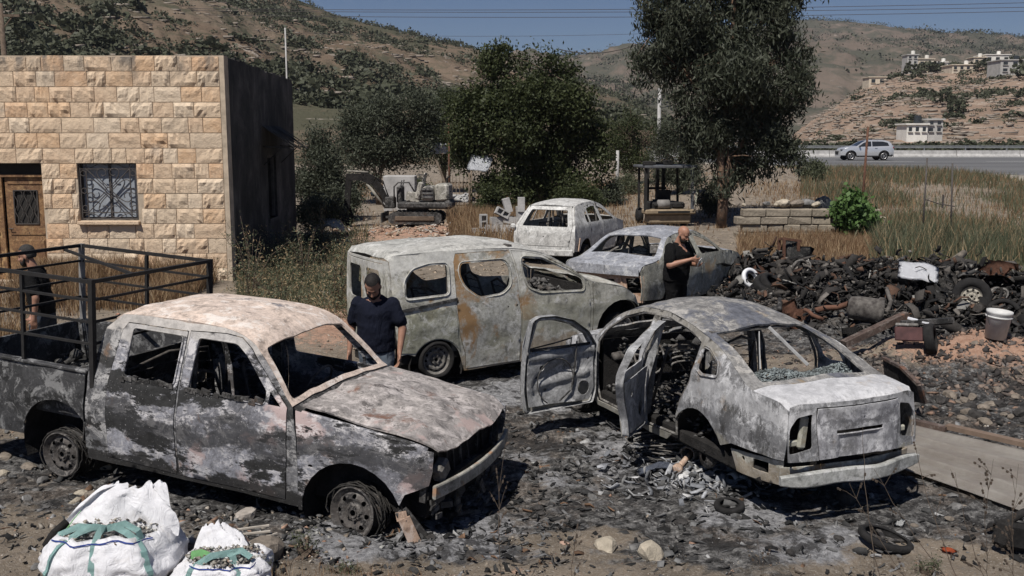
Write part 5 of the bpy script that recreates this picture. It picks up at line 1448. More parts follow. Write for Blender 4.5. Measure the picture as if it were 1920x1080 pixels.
add_tube(bm, [dpt(1.72, 0.95, -0.09), dpt(1.71, 0.70, -0.10), dpt(1.66, 0.45, -0.10), dpt(1.5, 0.35, -0.10)], 0.010, 5)
add_tube(bm, [dpt(1.14, 0.93, -0.05), dpt(1.45, 0.96, -0.06), dpt(1.66, 0.99, -0.06), dpt(1.66, 0.90, -0.06)], 0.008, 5)
add_tube(bm, [dpt(1.16, 0.91, -0.04), dpt(1.93, 0.895, -0.04)], 0.014, 6)
o = bm_obj('door_wiring', bm, B_BLACK, None, True); o.parent = fdo
bm = bmesh.new()
rm = round_poly(inset_poly(FDW, -0.02), 0.03)
add_tube(bm, [dpt(x, z, -0.05) for x, z in rm + [rm[0]]], 0.014, 5, False)
o = bm_obj('window_frame', bm, B_DOOR_IN, None, True); o.parent = fdo
# rear door
rd_xf = swing(1.02, 0.0, 48, 0.04)
RD = [(0.38, 0.32), (0.985, 0.28), (0.995, 0.6), (0.995, 1.30), (0.80, 1.30), (0.45, 1.26), (0.24, 1.215), (0.16, 1.19), (0.15, 1.0), (0.165, 0.86), (0.265, 0.70), (0.36, 0.50)]
RDW = round_poly([(0.24, 0.92), (0.935, 0.91), (0.935, 1.25), (0.80, 1.255), (0.46, 1.215), (0.26, 1.15)], 0.03)
rdo = door_part('rear_door', RD, [RDW], rd_xf, 0.0, B_SD)
o = door_part('door_inner_panel', inset_poly([(0.38, 0.32), (0.985, 0.28), (0.995, 0.6), (0.995, 0.89), (0.165, 0.90), (0.165, 0.86), (0.265, 0.70), (0.36, 0.50)], 0.03), [circ(0.80, 0.48, 0.07, 14), circ(0.5, 0.7, 0.03, 8)], rd_xf, -0.07, B_DOOR_IN, 0.008)
o.parent = rdo
bm = bmesh.new()
def rpt(x, z, off): return tuple(rd_xf(np.array([[x, sd.Y(x, z) + off, z]]))[0])
rimp = round_poly(RD, 0.03)
for p, q in zip(rimp, rimp[1:] + rimp[:1]):
 a, b, c_, d_ = rpt(*p, 0.0), rpt(*q, 0.0), rpt(*q, -0.08), rpt(*p, -0.08)
 bm.faces.new([bm.verts.new(v) for v in (a, b, c_, d_)])
o = bm_obj('door_edge', bm, B_DOOR_IN, None); o.parent = rdo
# coil spring and strut lying by the rear door
t = thing('coil_spring', 'rusty coil spring and strut lying by the open rear door of the sedan', 'coil spring', (1.62, 8.92, gz(1.62, 8.92) + 0.06), R(60))
bm = bmesh.new(); add_tube(bm, [(0.02 + 0.035 * k / 10, 0.07 * math.cos(k * 0.7), 0.07 + 0.07 * math.sin(k * 0.7)) for k in range(50)], 0.011, 6); bm_obj('spring', bm, M_RIM, t, True)
bm = bmesh.new(); add_tube(bm, [(-0.22, 0, 0.0), (0.2, 0, 0.06)], 0.028, 8); add_lathe(bm, [(0.001, -0.25), (0.05, -0.25), (0.05, -0.2), (0.03, -0.19)], 10, 'X'); bm_obj('strut', bm, B_PEACH, t, True)
# ================================================================ TWO WRECKS FARTHER BACK
SM_EDGE = [(-0.98, 0.86), (-0.90, 0.955), (-0.5, 0.985), (-0.28, 1.06), (0.05, 1.26), (0.25, 1.335), (0.8, 1.38), (1.25, 1.365), (1.55, 1.27), (1.85, 1.10), (2.05, 0.965), (2.4, 0.92), (2.9, 0.83), (3.15, 0.70), (3.25, 0.55)]
s2 = Car('sedan', 'blue-grey burnt sedan with bare peach tail, standing behind the van beside the standing man', (2.06, 17.09, 54.6, 0), SM_EDGE,
   [(0, .72), (.3, .79), (.65, .82), (.95, .78), (1.05, .73), (1.42, .53)], [(-1.0, .9), (-0.85, .96), (-0.3, 1.0), (2.2, 1.0), (2.8, .96), (3.1, .88), (3.25, .74)],
   [(-1.0, 0.01), (-0.5, 0.03), (0.2, 0.05), (0.9, 0.07), (1.6, 0.05), (2.1, 0.03), (2.6, 0.06), (3.25, 0.02)], (B_S2B, B_S2), res=0.06, dent=0.008, seed=51)
Q_R = [(0.30, 0.30), (1.08, 0.26), (1.08, 0.96), (1.05, 1.32), (0.80, 1.33), (0.35, 1.29), (0.18, 1.20), (0.12, 1.0), (0.16, 0.75), (0.28, 0.55)]
Q_F = [(1.14, 0.26), (2.08, 0.26), (2.10, 0.88), (1.98, 0.99), (1.80, 1.10), (1.52, 1.24), (1.25, 1.32), (1.11, 1.325), (1.14, 0.96)]
Q_WR = round_poly([(0.24, 0.98), (1.02, 0.97), (1.0, 1.27), (0.78, 1.285), (0.38, 1.24), (0.27, 1.17)], 0.03)
Q_WF = round_poly([(1.18, 0.97), (1.93, 0.955), (1.78, 1.07), (1.50, 1.21), (1.24, 1.28), (1.15, 1.28)], 0.03)
s2_out = [(0.42, 0.22), (2.12, 0.22), (2.14, 0.94), (2.05, 0.965), (1.85, 1.10), (1.55, 1.27), (1.25, 1.365), (0.8, 1.38), (0.25, 1.335), (0.05, 1.26), (-0.28, 1.06), (-0.5, 0.985), (-0.90, 0.955), (-0.98, 0.86), (-0.99, 0.40), (-0.43, 0.36)] + arch(0.0, 0.28, 0.36, 165, 8, 9)
s2f = [(2.15, 0.35), (2.22, 0.28)] + arch(2.6, 0.30, 0.37, 172, 8, 9) + [(3.2, 0.35), (3.25, 0.55), (3.15, 0.70), (2.9, 0.83), (2.4, 0.92), (2.15, 0.95)]
for s in (-1, 1):
 s2.side('body_side', s2_out, [Q_R, Q_F], s)
 s2.side('door', inset_poly(Q_R, 0.008), [Q_WR], s, off=0.003); s2.side('door', inset_poly(Q_F, 0.008), [Q_WF, circ(1.25, 0.82, 0.02, 8)], s, off=0.003)
 s2.side('fender', s2f, [], s)
 arch_liner(s2, 0, 0.28, 0.38, 0.78, 0.45, s); arch_liner(s2, 2.6, 0.30, 0.38, 0.78, 0.45, s)
 for x in (0.0, 2.6): wheel(s2.root, x, s * 0.78, 0.25, 0.19, 0.16, s, 12, 0.016, 0.75, 0.25 if x > 1 else None, M_RIM)
s2.top('roof', [(-0.40, -1), (2.08, -1), (2.08, 1), (-0.40, 1)], [round_poly([(1.36, -0.88), (2.0, -0.92), (2.0, 0.92), (1.36, 0.88)], 0.05), round_poly([(-0.34, -0.83), (0.12, -0.86), (0.12, 0.86), (-0.34, 0.83)], 0.04)], m=B_S2, th=0.018)
s2.top('boot_lid', [(-0.99, -0.97), (-0.41, -0.97), (-0.41, 0.97), (-0.99, 0.97)], [], m=B_S2, zoff=0.004)
s2.top('bonnet', [(2.10, -0.97), (2.10, 0.97), (3.1, 0.93), (3.22, 0.8), (3.22, -0.8), (3.1, -0.93)], [], m=B_S2)
s2.end('tail_panel', [(-1, 0.36), (1, 0.36), (1, 0.80), (-1, 0.80)], [round_poly([(-0.95, 0.52), (-0.62, 0.50), (-0.58, 0.74), (-0.9, 0.77)], 0.02), round_poly([(0.62, 0.50), (0.95, 0.52), (0.9, 0.77), (0.58, 0.74)], 0.02), round_poly([(-0.35, 0.50), (0.12, 0.48), (0.05, 0.70), (-0.3, 0.72)], 0.03)], x0=-0.93, bulge=0.05, m=B_PEACH)
s2.end('boot_face', [(-0.97, 0.80), (0.97, 0.80), (0.97, 0.95), (-0.97, 0.95)], [], x0=-1.0, bulge=0.06, lean=0.12, z0=0.95, m=B_S2)
bm = bmesh.new(); add_bar(bm, (-0.97, -0.30, 0.85), (-0.99, -0.46, 0.42), 0.02, 0.03); add_bar(bm, (-0.97, 0.15, 0.8), (-0.99, 0.05, 0.5), 0.02, 0.03); bm_obj('loose_strut', bm, B_PEACH, s2.root)
bm = bmesh.new(); add_bar(bm, (-0.99, -0.62, 0.40), (-0.99, 0.62, 0.40), 0.06, 0.10); bm_obj('bumper_beam', bm, B_BLACK, s2.root)
floor_and_firewall(s2, -0.9, 2.15, 0.24, 0.70, 2.12, 0.90)
for y in (-0.36, 0.36): seat_frame(s2, 1.15, y, 0.34, 0.56, 0.44, 0.3)
seat_frame(s2, 0.3, 0, 0.34, 0.5, 1.1, 0.25)
bm = bmesh.new()
for s in (-1, 1): add_bar(bm, (1.11, s * 0.71, 0.3), (1.10, s * 0.56, 1.34), 0.05, 0.07)
add_tube(bm, [(0.05, 0.5, 1.0), (0.4, 0.35, 1.16), (0.9, 0.45, 1.0)], 0.02, 6); add_box(bm, (0.1, -0.42, 1.12), (0.05, 0.2, 0.16), Matrix.Rotation(0.5, 3, 'Z'), 0.02)
bm_obj('pillar_frame', bm, M_RIM, s2.root)['kind'] = 'stuff'
crust(s2.root, 'cabin_debris', lambda g: (g.uniform(-0.4, 2.0), g.uniform(-0.6, 0.6), 0.45 + abs(0.16 * g.normal())), 160, 0.07, M_CHARASH, 35, 'stuff')

HB_EDGE = [(-0.66, 0.80), (-0.60, 0.93), (-0.42, 1.18), (-0.22, 1.38), (0.1, 1.43), (0.7, 1.455), (1.1, 1.44), (1.45, 1.36), (1.8, 1.18), (2.1, 1.0), (2.3, 0.94), (2.8, 0.85), (3.05, 0.70), (3.12, 0.55)]
hb = Car('hatchback', 'small pale ash-white burnt hatchback seen from behind near the concrete blocks', (1.06, 24.15, 64.7, 0), HB_EDGE,
   [(0, .72), (.3, .79), (.65, .82), (.95, .79), (1.05, .74), (1.45, .56)], [(-0.7, .92), (-0.5, .97), (0, 1.0), (2.2, 1.0), (2.8, .95), (3.12, .78)],
   [(-0.66, 0.0), (-0.3, 0.03), (0.2, 0.05), (0.9, 0.06), (1.6, 0.05), (2.1, 0.03), (3.12, 0.02)], (B_HB, B_HB), res=0.065, dent=0.006, seed=61)
H_R = [(0.34, 0.30), (1.08, 0.26), (1.08, 0.98), (1.04, 1.395), (0.75, 1.40), (0.35, 1.36), (0.12, 1.24), (0.08, 1.0), (0.14, 0.75), (0.30, 0.55)]
H_F = [(1.14, 0.26), (2.08, 0.26), (2.12, 0.92), (1.80, 1.12), (1.45, 1.30), (1.25, 1.38), (1.10, 1.395), (1.14, 0.98)]
H_WR = round_poly([(0.36, 0.99), (1.02, 0.98), (0.98, 1.34), (0.75, 1.35), (0.40, 1.31)], 0.03)
H_WQ = [(0.13, 1.0), (0.31, 0.99), (0.34, 1.28), (0.16, 1.19)]
H_WF = round_poly([(1.18, 0.98), (1.98, 0.96), (1.78, 1.09), (1.43, 1.26), (1.15, 1.33)], 0.03)
hb_out = [(0.42, 0.22), (2.12, 0.22), (2.16, 0.97), (2.1, 1.0), (1.8, 1.18), (1.45, 1.36), (1.1, 1.44), (0.7, 1.455), (0.1, 1.43), (-0.22, 1.38), (-0.42, 1.18), (-0.60, 0.93), (-0.66, 0.80), (-0.66, 0.36), (-0.42, 0.34)] + arch(0.0, 0.28, 0.35, 168, 8, 9)
hbf = [(2.17, 0.35), (2.22, 0.28)] + arch(2.55, 0.30, 0.35, 172, 8, 9) + [(3.08, 0.35), (3.12, 0.55), (3.05, 0.70), (2.8, 0.85), (2.3, 0.94), (2.17, 0.97)]
for s in (-1, 1):
 hb.side('body_side', hb_out, [H_R, H_F], s)
 hb.side('door', inset_poly(H_R, 0.008), [H_WR, H_WQ, circ(0.35, 0.80, 0.035, 8, 0.07)], s, off=0.003); hb.side('door', inset_poly(H_F, 0.008), [H_WF, circ(1.3, 0.82, 0.03, 8)], s, off=0.003)
 hb.side('fender', hbf, [], s)
 arch_liner(hb, 0, 0.28, 0.37, 0.78, 0.45, s); arch_liner(hb, 2.55, 0.30, 0.37, 0.78, 0.45, s)
 for x in (0.0, 2.55): wheel(hb.root, x, s * 0.78, 0.24, 0.18, 0.15, s, 8, 0.016, 0.7, 0.24, M_RIMDARK)
hb.top('roof', [(-0.23, -1), (2.14, -1), (2.14, 1), (-0.23, 1)], [round_poly([(1.32, -0.88), (2.06, -0.92), (2.06, 0.92), (1.32, 0.88)], 0.05)], m=B_HB, th=0.018)
hb.top('bonnet', [(2.16, -0.97), (2.16, 0.97), (3.0, 0.93), (3.1, 0.8), (3.1, -0.8), (3.0, -0.93)], [], m=B_HB)
tgx = interp([(0.42, -0.70), (0.80, -0.69), (0.93, -0.63), (1.18, -0.45), (1.38, -0.25)])
hwf = lambda z: hb.prof(z) * 0.97
tg = [(-0.80, 0.48), (0.80, 0.48), (0.90, 0.90), (0.92, 1.375), (-0.92, 1.375), (-0.90, 0.90)]
hb.end('tailgate', tg, [round_poly([(-0.76, 0.93), (0.76, 0.93), (0.76, 1.30), (-0.76, 1.30)], 0.04), circ(0.0, 0.70, 0.03, 8, 0.012)], x0=0, bulge=0.04, m=B_HB, wf=hwf, extra=lambda f, z: -tgx(z))
hb.end('tail_frame', [(-1, 0.34), (1, 0.34), (1, 1.39), (-1, 1.39)], [inset_poly(tg, -0.012)], x0=0, bulge=0.03, m=B_HB, wf=hwf, extra=lambda f, z: -tgx(z))
bm = bmesh.new()
pts = [(-0.80 + 0.10 * (y / 0.75) ** 2, y, 0.33) for y in np.linspace(-0.74, 0.74, 9)]
add_ribbon(bm, pts, 0.08, 0.14)
bm_obj('bumper_beam', bm, B_HB, hb.root)
bm = bmesh.new(); add_box(bm, (-0.72, 0.80, 0.92), (0.08, 0.12, 0.12), None, 0.03); bm_obj('mirror_remains', bm, B_HB, hb.root)
bm = bmesh.new(); add_bar(bm, (-0.4, -0.80, 0.66), (-0.55, -0.82, 0.36), 0.02, 0.04); add_box(bm, (-0.62, -0.72, 0.62), (0.1, 0.08, 0.20), None, 0.03); bm_obj('lamp_housing', bm, B_PEACH, hb.root)
floor_and_firewall(hb, -0.5, 2.15, 0.24, 0.70, 2.12, 0.90)
for y in (-0.36, 0.36): seat_frame(hb, 1.15, y, 0.34, 0.56, 0.44, 0.3)
seat_frame(hb, 0.3, 0, 0.34, 0.5, 1.1, 0.25)
bm = bmesh.new()
for y in (-0.2, 0.05): add_bar(bm, (0.0, y, 0.5), (-0.05, y, 1.3), 0.03)
for s in (-1, 1): add_bar(bm, (1.11, s * 0.71, 0.3), (1.08, s * 0.60, 1.40), 0.05, 0.07)
bm_obj('pillar_frame', bm, M_RIM, hb.root)

# ================================================================ ROAD, GUARD RAIL, SILVER CAR
def road_z(y): return 1.24
def asphalt():
 t = NT('asphalt')
 n = t.noise(0.35, 8, 0.6, 0, 1, None, (0.2, 1, 1)); f = t.noise(30, 5, 0.7)
 c = t.ramp(n, [(0.35, (0.085, 0.085, 0.088)), (0.65, (0.14, 0.14, 0.142))])
 t.col(t.mix(t.step(f, 0.5, 0.8), c, (0.2, 0.2, 0.2))); t.bump(f, 0.3, 0.004)
 return t.m
M_ASPH = asphalt()
M_PAINT = simple('road_paint', (0.62, 0.62, 0.60), 0.7, 0.25, 3)
M_CONC = simple('pale_concrete', (0.44, 0.43, 0.42), 0.9, 0.35, 2.5, 0.5, 0.02)
M_GRAVEL = simple('gravel_verge', (0.34, 0.31, 0.27), 0.95, 0.5, 1.6, 0.8, 0.03)
bm = bmesh.new()
def sheet(bm, pts, z):
 vs = [bm.verts.new((x, y, z)) for x, y in pts]; bm.faces.new(vs)
def near_edge(x): return min(84.0, 66 - 2.5 * (x - 17.7)) if x < 24.9 else 48.0 - 0.05 * (x - 24.9)
xs = list(np.linspace(9, 30, 22)) + list(np.linspace(33, 150, 30))
def road_sheet(name, y0f, y1f, z, m, kind='structure', thick=0.12, z1=None):
 bm = bmesh.new()
 for a, b in zip(xs, xs[1:]):
  A = [(a, y0f(a), z), (b, y0f(b), z), (b, y1f(b), z), (a, y1f(a), z)]
  bm.faces.new([bm.verts.new(v) for v in A])
  if thick:
   bm.faces.new([bm.verts.new(v) for v in ((a, y0f(a) - thick * 8, z - thick * 3), (b, y0f(b) - thick * 8, z - thick * 3), (b, y0f(b), z), (a, y0f(a), z))])
 o = bm_obj(name, bm, m); tag(o, kind=kind); return o
road_sheet('verge', lambda x: near_edge(x) - 2.2, lambda x: near_edge(x) + 0.2, 1.225, M_GRAVEL, thick=0.2)
road_sheet('road', near_edge, lambda x: 112.0, 1.24, M_ASPH, thick=0.0)
road_sheet('road_marking', lambda x: near_edge(x) + 1.2, lambda x: near_edge(x) + 1.5, 1.246, M_PAINT, thick=0)
road_sheet('road_marking', lambda x: 93.0, lambda x: 93.5, 1.246, M_PAINT, thick=0)
bm = bmesh.new()
for k in range(2, 16):
 a = k * 9.0; bm.faces.new([bm.verts.new(v) for v in ((a, 76.0, 1.246), (a + 3.5, 76.0, 1.246), (a + 3.5, 76.3, 1.246), (a, 76.3, 1.246))])
tag(bm_obj('road_marking', bm, M_PAINT), kind='structure')
t = thing('concrete_barrier', 'long low pale concrete barrier down the middle of the road behind the silver car', 'barrier', (0, 95, 1.24))
for k in range(2, 20):
 bm = bmesh.new()
 prof = [(-0.32, 0), (-0.30, 0.10), (-0.14, 0.30), (-0.10, 0.62), (0.10, 0.62), (0.14, 0.30), (0.30, 0.10), (0.32, 0)]
 x0, x1 = k * 6.0, k * 6.0 + 5.94
 A = [bm.verts.new((x0, y, z)) for y, z in prof]; B = [bm.verts.new((x1, y, z)) for y, z in prof]
 for i in range(7): bm.faces.new((A[i], B[i], B[i + 1], A[i + 1]))
 bm.faces.new(A); bm.faces.new(B[::-1])
 bm_obj('barrier_segment', bm, M_CONC, t)
t = thing('guard_rail', 'grey steel guard rail on posts along the far side of the road', 'guard rail', (0, 97.5, 1.24))
bm = bmesh.new()
for z in (0.86, 1.0): add_bar(bm, (10, 0, z), (120, 0, z), 0.04, 0.09)
bm_obj('beam', bm, simple('galvanised_steel', (0.34, 0.35, 0.36), 0.5, 0.3, 3, 0.1, 0.002, 0.4), t)
for k in range(3, 30):
 bm = bmesh.new(); add_bar(bm, (k * 4.0, 0.04, 0), (k * 4.0, 0.04, 1.02), 0.10); bm_obj('post', bm, MATS['galvanised_steel'], t)
# silver car driving left
M_SILVER = simple('silver_car_paint', (0.66, 0.67, 0.69), 0.28, 0.06, 2, 0.0, 0, 0.55, spec=0.6)
M_CGLASS = simple('car_glass_dark', (0.02, 0.022, 0.025), 0.08, 0.1, 2, 0.0, spec=0.8)
M_BPLAST = simple('black_plastic', (0.025, 0.025, 0.026), 0.6, 0.2, 5)
M_ALLOY = simple('alloy_wheel', (0.38, 0.38, 0.39), 0.35, 0.1, 4, 0, 0, 0.5)
SU_EDGE = [(-0.80, 0.95), (-0.74, 1.10), (-0.55, 1.38), (-0.35, 1.52), (0.1, 1.58), (0.9, 1.60), (1.3, 1.57), (1.65, 1.45), (2.05, 1.20), (2.25, 1.09), (2.7, 1.03), (3.15, 0.93), (3.38, 0.78), (3.44, 0.6)]
# the car heads towards -X: yaw 180
su = Car('silver_car', 'clean silver family SUV driving left along the road', (0, 0, 180, 0), SU_EDGE,
   [(0, .80), (.3, .88), (.65, .92), (1.0, .90), (1.08, .86), (1.6, .66)], [(-0.82, .88), (-0.6, .97), (0, 1.0), (2.6, 1.0), (3.1, .94), (3.44, .76)],
   [(-0.8, 0.0), (-0.3, 0.04), (0.9, 0.05), (2.2, 0.03), (2.7, 0.05), (3.44, 0.02)], (M_SILVER, M_SILVER), res=0.12, dent=0)
su.root.location = ((1610 - 960) / F_PX * 81.5 + 1.3, 81.0, 1.245)
su_out = [(0.40, 0.35), (2.25, 0.35)] + arch(2.62, 0.36, 0.40, 178, 6, 8) + [(3.42, 0.40), (3.44, 0.6), (3.38, 0.78), (3.15, 0.93), (2.7, 1.03), (2.25, 1.09), (2.05, 1.20), (1.65, 1.45), (1.3, 1.57), (0.9, 1.60), (0.1, 1.58), (-0.35, 1.52), (-0.55, 1.38), (-0.74, 1.10), (-0.80, 0.95), (-0.80, 0.45), (-0.42, 0.40)] + arch(0.0, 0.36, 0.40, 174, 2, 8)
su_w1 = round_poly([(-0.42, 1.14), (0.95, 1.09), (0.95, 1.50), (0.1, 1.49), (-0.30, 1.40)], 0.04); su_w2 = round_poly([(1.02, 1.09), (2.08, 1.07), (1.62, 1.39), (1.28, 1.49), (1.02, 1.50)], 0.04)
for s in (-1, 1):
 su.side('body_side', su_out, [su_w1, su_w2], s)
 su.side('side_window', inset_poly(su_w1, 0.01), [], s, m=M_CGLASS, off=-0.02); su.side('side_window', inset_poly(su_w2, 0.01), [], s, m=M_CGLASS, off=-0.02)
 su.side('wheel_arch_trim', arch(0.0, 0.36, 0.45, 182, -2, 10) + arch(0.0, 0.36, 0.40, -2, 182, 10), [], s, m=M_BPLAST, off=0.012)
 su.side('wheel_arch_trim', arch(2.62, 0.36, 0.45, 182, -2, 10) + arch(2.62, 0.36, 0.40, -2, 182, 10), [], s, m=M_BPLAST, off=0.012)
 su.side('sill', [(0.42, 0.26), (2.20, 0.26), (2.20, 0.38), (0.42, 0.38)], [], s, m=M_BPLAST, off=0.01)
 for zz in (0.92,): su.side('door_handle', [(0.55, 0.93), (0.75, 0.935), (0.75, 0.965), (0.55, 0.96)], [], s, m=M_BPLAST, off=0.02); su.side('door_handle', [(1.30, 0.93), (1.50, 0.935), (1.50, 0.965), (1.30, 0.96)], [], s, m=M_BPLAST, off=0.02)
 bm = bmesh.new(); add_box(bm, (1.98, s * 1.0, 1.12), (0.12, 0.18, 0.13), None, 0.03); bm_obj('wing_mirror', bm, M_BPLAST, su.root)
 bm = bmesh.new(); add_bar(bm, (-0.2, s * 0.66, 1.64), (1.2, s * 0.66, 1.64), 0.03); bm_obj('roof_rail', bm, M_BPLAST, su.root)
 bm = bmesh.new(); add_box(bm, (3.34, s * 0.66, 0.82), (0.16, 0.24, 0.10), None, 0.03); bm_obj('headlight', bm, M_CGLASS, su.root)
 bm = bmesh.new(); add_box(bm, (-0.76, s * 0.74, 1.0), (0.10, 0.2, 0.13), None, 0.03); bm_obj('tail_light', bm, simple('red_lens', (0.25, 0.02, 0.02), 0.3), su.root)
 for x in (0.0, 2.62):
  w = thing('wheel', None, None); w.parent = su.root; w.location = (x, s * 0.86, 0.345)
  bm = bmesh.new(); add_lathe(bm, [(0.22, 0.02), (0.30, 0.03), (0.345, 0.0), (0.345, -0.18), (0.2, -0.2)], 24, 'Y')
  if s < 0: bmesh.ops.scale(bm, vec=(1, -1, 1), verts=bm.verts)
  bmesh.ops.recalc_face_normals(bm, faces=bm.faces); bm_obj('tyre', bm, M_TYRE, w, True)
  bm = bmesh.new()
  for k in range(5): add_bar(bm, (0, 0.0, 0), (0.22 * math.cos(k * 1.2566), 0.01 * s, 0.22 * math.sin(k * 1.2566)), 0.06, 0.03)
  add_tube(bm, [(0.225 * math.cos(q), 0.012 * s, 0.225 * math.sin(q)) for q in np.linspace(0, 2 * PI, 21)], 0.02, 5, False)
  bm_obj('rim', bm, M_ALLOY, w)
  bm = bmesh.new(); add_lathe(bm, [(0.001, -0.03 * s), (0.22, -0.03 * s)], 16, 'Y'); bm_obj('brake_disc', bm, M_BPLAST, w)
su.top('roof', [(-0.5, -1), (2.24, -1), (2.24, 1), (-0.5, 1)], [round_poly([(1.42, -0.9), (2.18, -0.93), (2.18, 0.93), (1.42, 0.9)], 0.04)])
su.top('windscreen', [(1.42, -0.9), (2.18, -0.93), (2.18, 0.93), (1.42, 0.9)], [], m=M_CGLASS, zoff=-0.015)
su.top('bonnet', [(2.25, -1), (2.25, 1), (3.4, 0.95), (3.4, -0.95)], [])
su.end('front_bumper', [(-1, 0.28), (1, 0.28), (1, 0.80), (-1, 0.80)], [], x0=3.40, bulge=0.1, s=1, m=M_SILVER)
su.end('grille', [(-0.5, 0.45), (0.5, 0.45), (0.6, 0.72), (-0.6, 0.72)], [], x0=3.40, bulge=0.11, s=1, m=M_BPLAST, off=0.01)
su.end('tailgate', [(-1, 0.35), (1, 0.35), (1, 0.97), (-1, 0.97)], [], x0=-0.79, bulge=0.06, m=M_SILVER)
su.top('rear_window', [(-0.79, -0.95), (-0.5, -0.95), (-0.5, 0.95), (-0.79, 0.95)], [], m=M_CGLASS)
bm = bmesh.new(); add_box(bm, (1.2, 0, 0.42), (3.8, 1.5, 0.25)); add_box(bm, (1.0, 0, 0.85), (1.6, 1.3, 0.5)); bm_obj('cabin_floor', bm, M_BPLAST, su.root)

# ================================================================ MINI EXCAVATOR
M_EXW = burnt('excavator_shell', (0.36, 0.345, 0.30), (0.26, 0.25, 0.22), (0.04, 0.038, 0.036), (0.27, 0.20, 0.13), 0.485, 0.60, (0.56, 0.54, 0.50), 81, 1.5, 2.0, softness=0.05)
gx, gy = -2.9, 30.6
ex = thing('mini_excavator', 'small burnt mini excavator with pale body panels and black folded arm', 'excavator', (gx, gy, gz(gx, gy) + 0.02), R(176), sc=1.04)
def P_(nm, m, fn, smooth=False, parent=ex):
 bm = bmesh.new(); fn(bm); return bm_obj(nm, bm, m, parent, smooth)
for s in (-1, 1):
 def trk(bm, s=s):
  pts = []
  for a in np.linspace(-90, 90, 7): pts.append((0.62 + 0.17 * math.cos(R(a)), 0.19 + 0.17 * math.sin(R(a))))
  for a in np.linspace(90, 270, 7): pts.append((-0.62 + 0.17 * math.cos(R(a)), 0.19 + 0.17 * math.sin(R(a))))
  A = [bm.verts.new((x, s * 0.42 - 0.12, z)) for x, z in pts]; B = [bm.verts.new((x, s * 0.42 + 0.12, z)) for x, z in pts]
  bm.faces.new(A); bm.faces.new(B[::-1])
  for i in range(len(pts)): bm.faces.new((A[i], B[i], B[(i + 1) % len(pts)], A[(i + 1) % len(pts)]))
  for k in range(11): add_box(bm, (-0.62 + k * 0.124, s * 0.42, 0.365), (0.05, 0.25, 0.02))
 P_('track', B_BLACK, trk)
 P_('track_frame', simple('rusted_frame', (0.16, 0.12, 0.09), 0.9, 0.5, 6), lambda bm, s=s: add_box(bm, (0, s * 0.56, 0.19), (1.15, 0.03, 0.14), None, 0.02))
P_('undercarriage', B_BLACK, lambda bm: (add_box(bm, (0, 0, 0.30), (0.8, 0.7, 0.15)), add_lathe(bm, [(0.001, 0.36), (0.33, 0.36), (0.33, 0.46), (0.001, 0.46)], 20, 'Z')))
P_('turntable_deck', B_BLACK, lambda bm: (add_box(bm, (-0.25, 0, 0.56), (1.55, 0.95, 0.20), None, 0.05), add_box(bm, (-0.95, 0, 0.58), (0.25, 0.98, 0.26), None, 0.08)))
P_('engine_cover', M_EXW, lambda bm: (add_box(bm, (-0.78, -0.02, 0.93), (0.42, 0.90, 0.50), Matrix.Rotation(0.05, 3, 'Y'), 0.06), add_box(bm, (-0.36, -0.02, 0.90), (0.36, 0.88, 0.42), None, 0.05)))
for k in range(3): P_('louvre', B_BLACK, lambda bm, k=k: add_box(bm, (-0.36, 0.435, 0.80 + 0.115 * k), (0.33, 0.03, 0.055), Matrix.Rotation(0.3, 3, 'X')))
P_('side_cover', M_EXW, lambda bm: (add_box(bm, (0.06, 0.38, 0.80), (0.42, 0.10, 0.30), Matrix.Rotation(-0.12, 3, 'Y'), 0.03), add_box(bm, (-0.12, 0.2, 0.98), (0.16, 0.5, 0.52), Matrix.Rotation(-0.25, 3, 'Y'), 0.04)))
P_('seat_back', M_EXW, lambda bm: add_box(bm, (-0.22, 0.05, 1.32), (0.07, 0.40, 0.36), Matrix.Rotation(-0.2, 3, 'Y'), 0.05))
for k in range(3): P_('seat_slat', B_BLACK, lambda bm, k=k: add_box(bm, (-0.17, 0.265, 1.22 + 0.11 * k), (0.22, 0.03, 0.035)))
P_('roll_bar', B_BLACK, lambda bm: add_tube(bm, [(0.62, 0.38, 0.62), (0.62, 0.38, 1.10), (0.5, 0.36, 1.22), (0.18, 0.36, 1.22), (0.02, 0.36, 0.95)], 0.025, 6), True)
P_('control_column', B_BLACK, lambda bm: (add_box(bm, (0.50, 0, 0.86), (0.16, 0.5, 0.5), None, 0.04), add_bar(bm, (0.48, 0.15, 1.0), (0.42, 0.18, 1.28), 0.03), add_bar(bm, (0.48, -0.15, 1.0), (0.42, -0.18, 1.28), 0.03)))
P_('swing_bracket', B_BLACK, lambda bm: add_box(bm, (0.80, 0, 0.62), (0.30, 0.26, 0.34), None, 0.03))
def boomf(bm):
 p = [(0.90, 0, 0.62), (1.08, 0, 0.98), (1.28, 0, 1.24), (1.6, 0, 1.36), (2.02, 0, 1.36)]; w = [0.16, 0.22, 0.24, 0.20, 0.15]
 for a, b, c in zip(p, p[1:], w): add_bar(bm, a, b, 0.12, c)
P_('boom', M_CHAR, boomf)
P_('boom_ram', simple('dusty_ram', (0.30, 0.28, 0.24), 0.6, 0.5, 8), lambda bm: add_tube(bm, [(0.95, 0, 0.45), (1.5, 0, 1.18)], [0.035, 0.045], 8), True)
P_('dipper_arm', M_CHAR, lambda bm: add_bar(bm, (2.02, 0, 1.46), (2.12, 0, 0.40), 0.11, 0.17))
P_('dipper_ram', MATS['dusty_ram'], lambda bm: add_tube(bm, [(1.45, 0, 1.50), (2.08, 0, 1.54)], 0.03, 8), True)
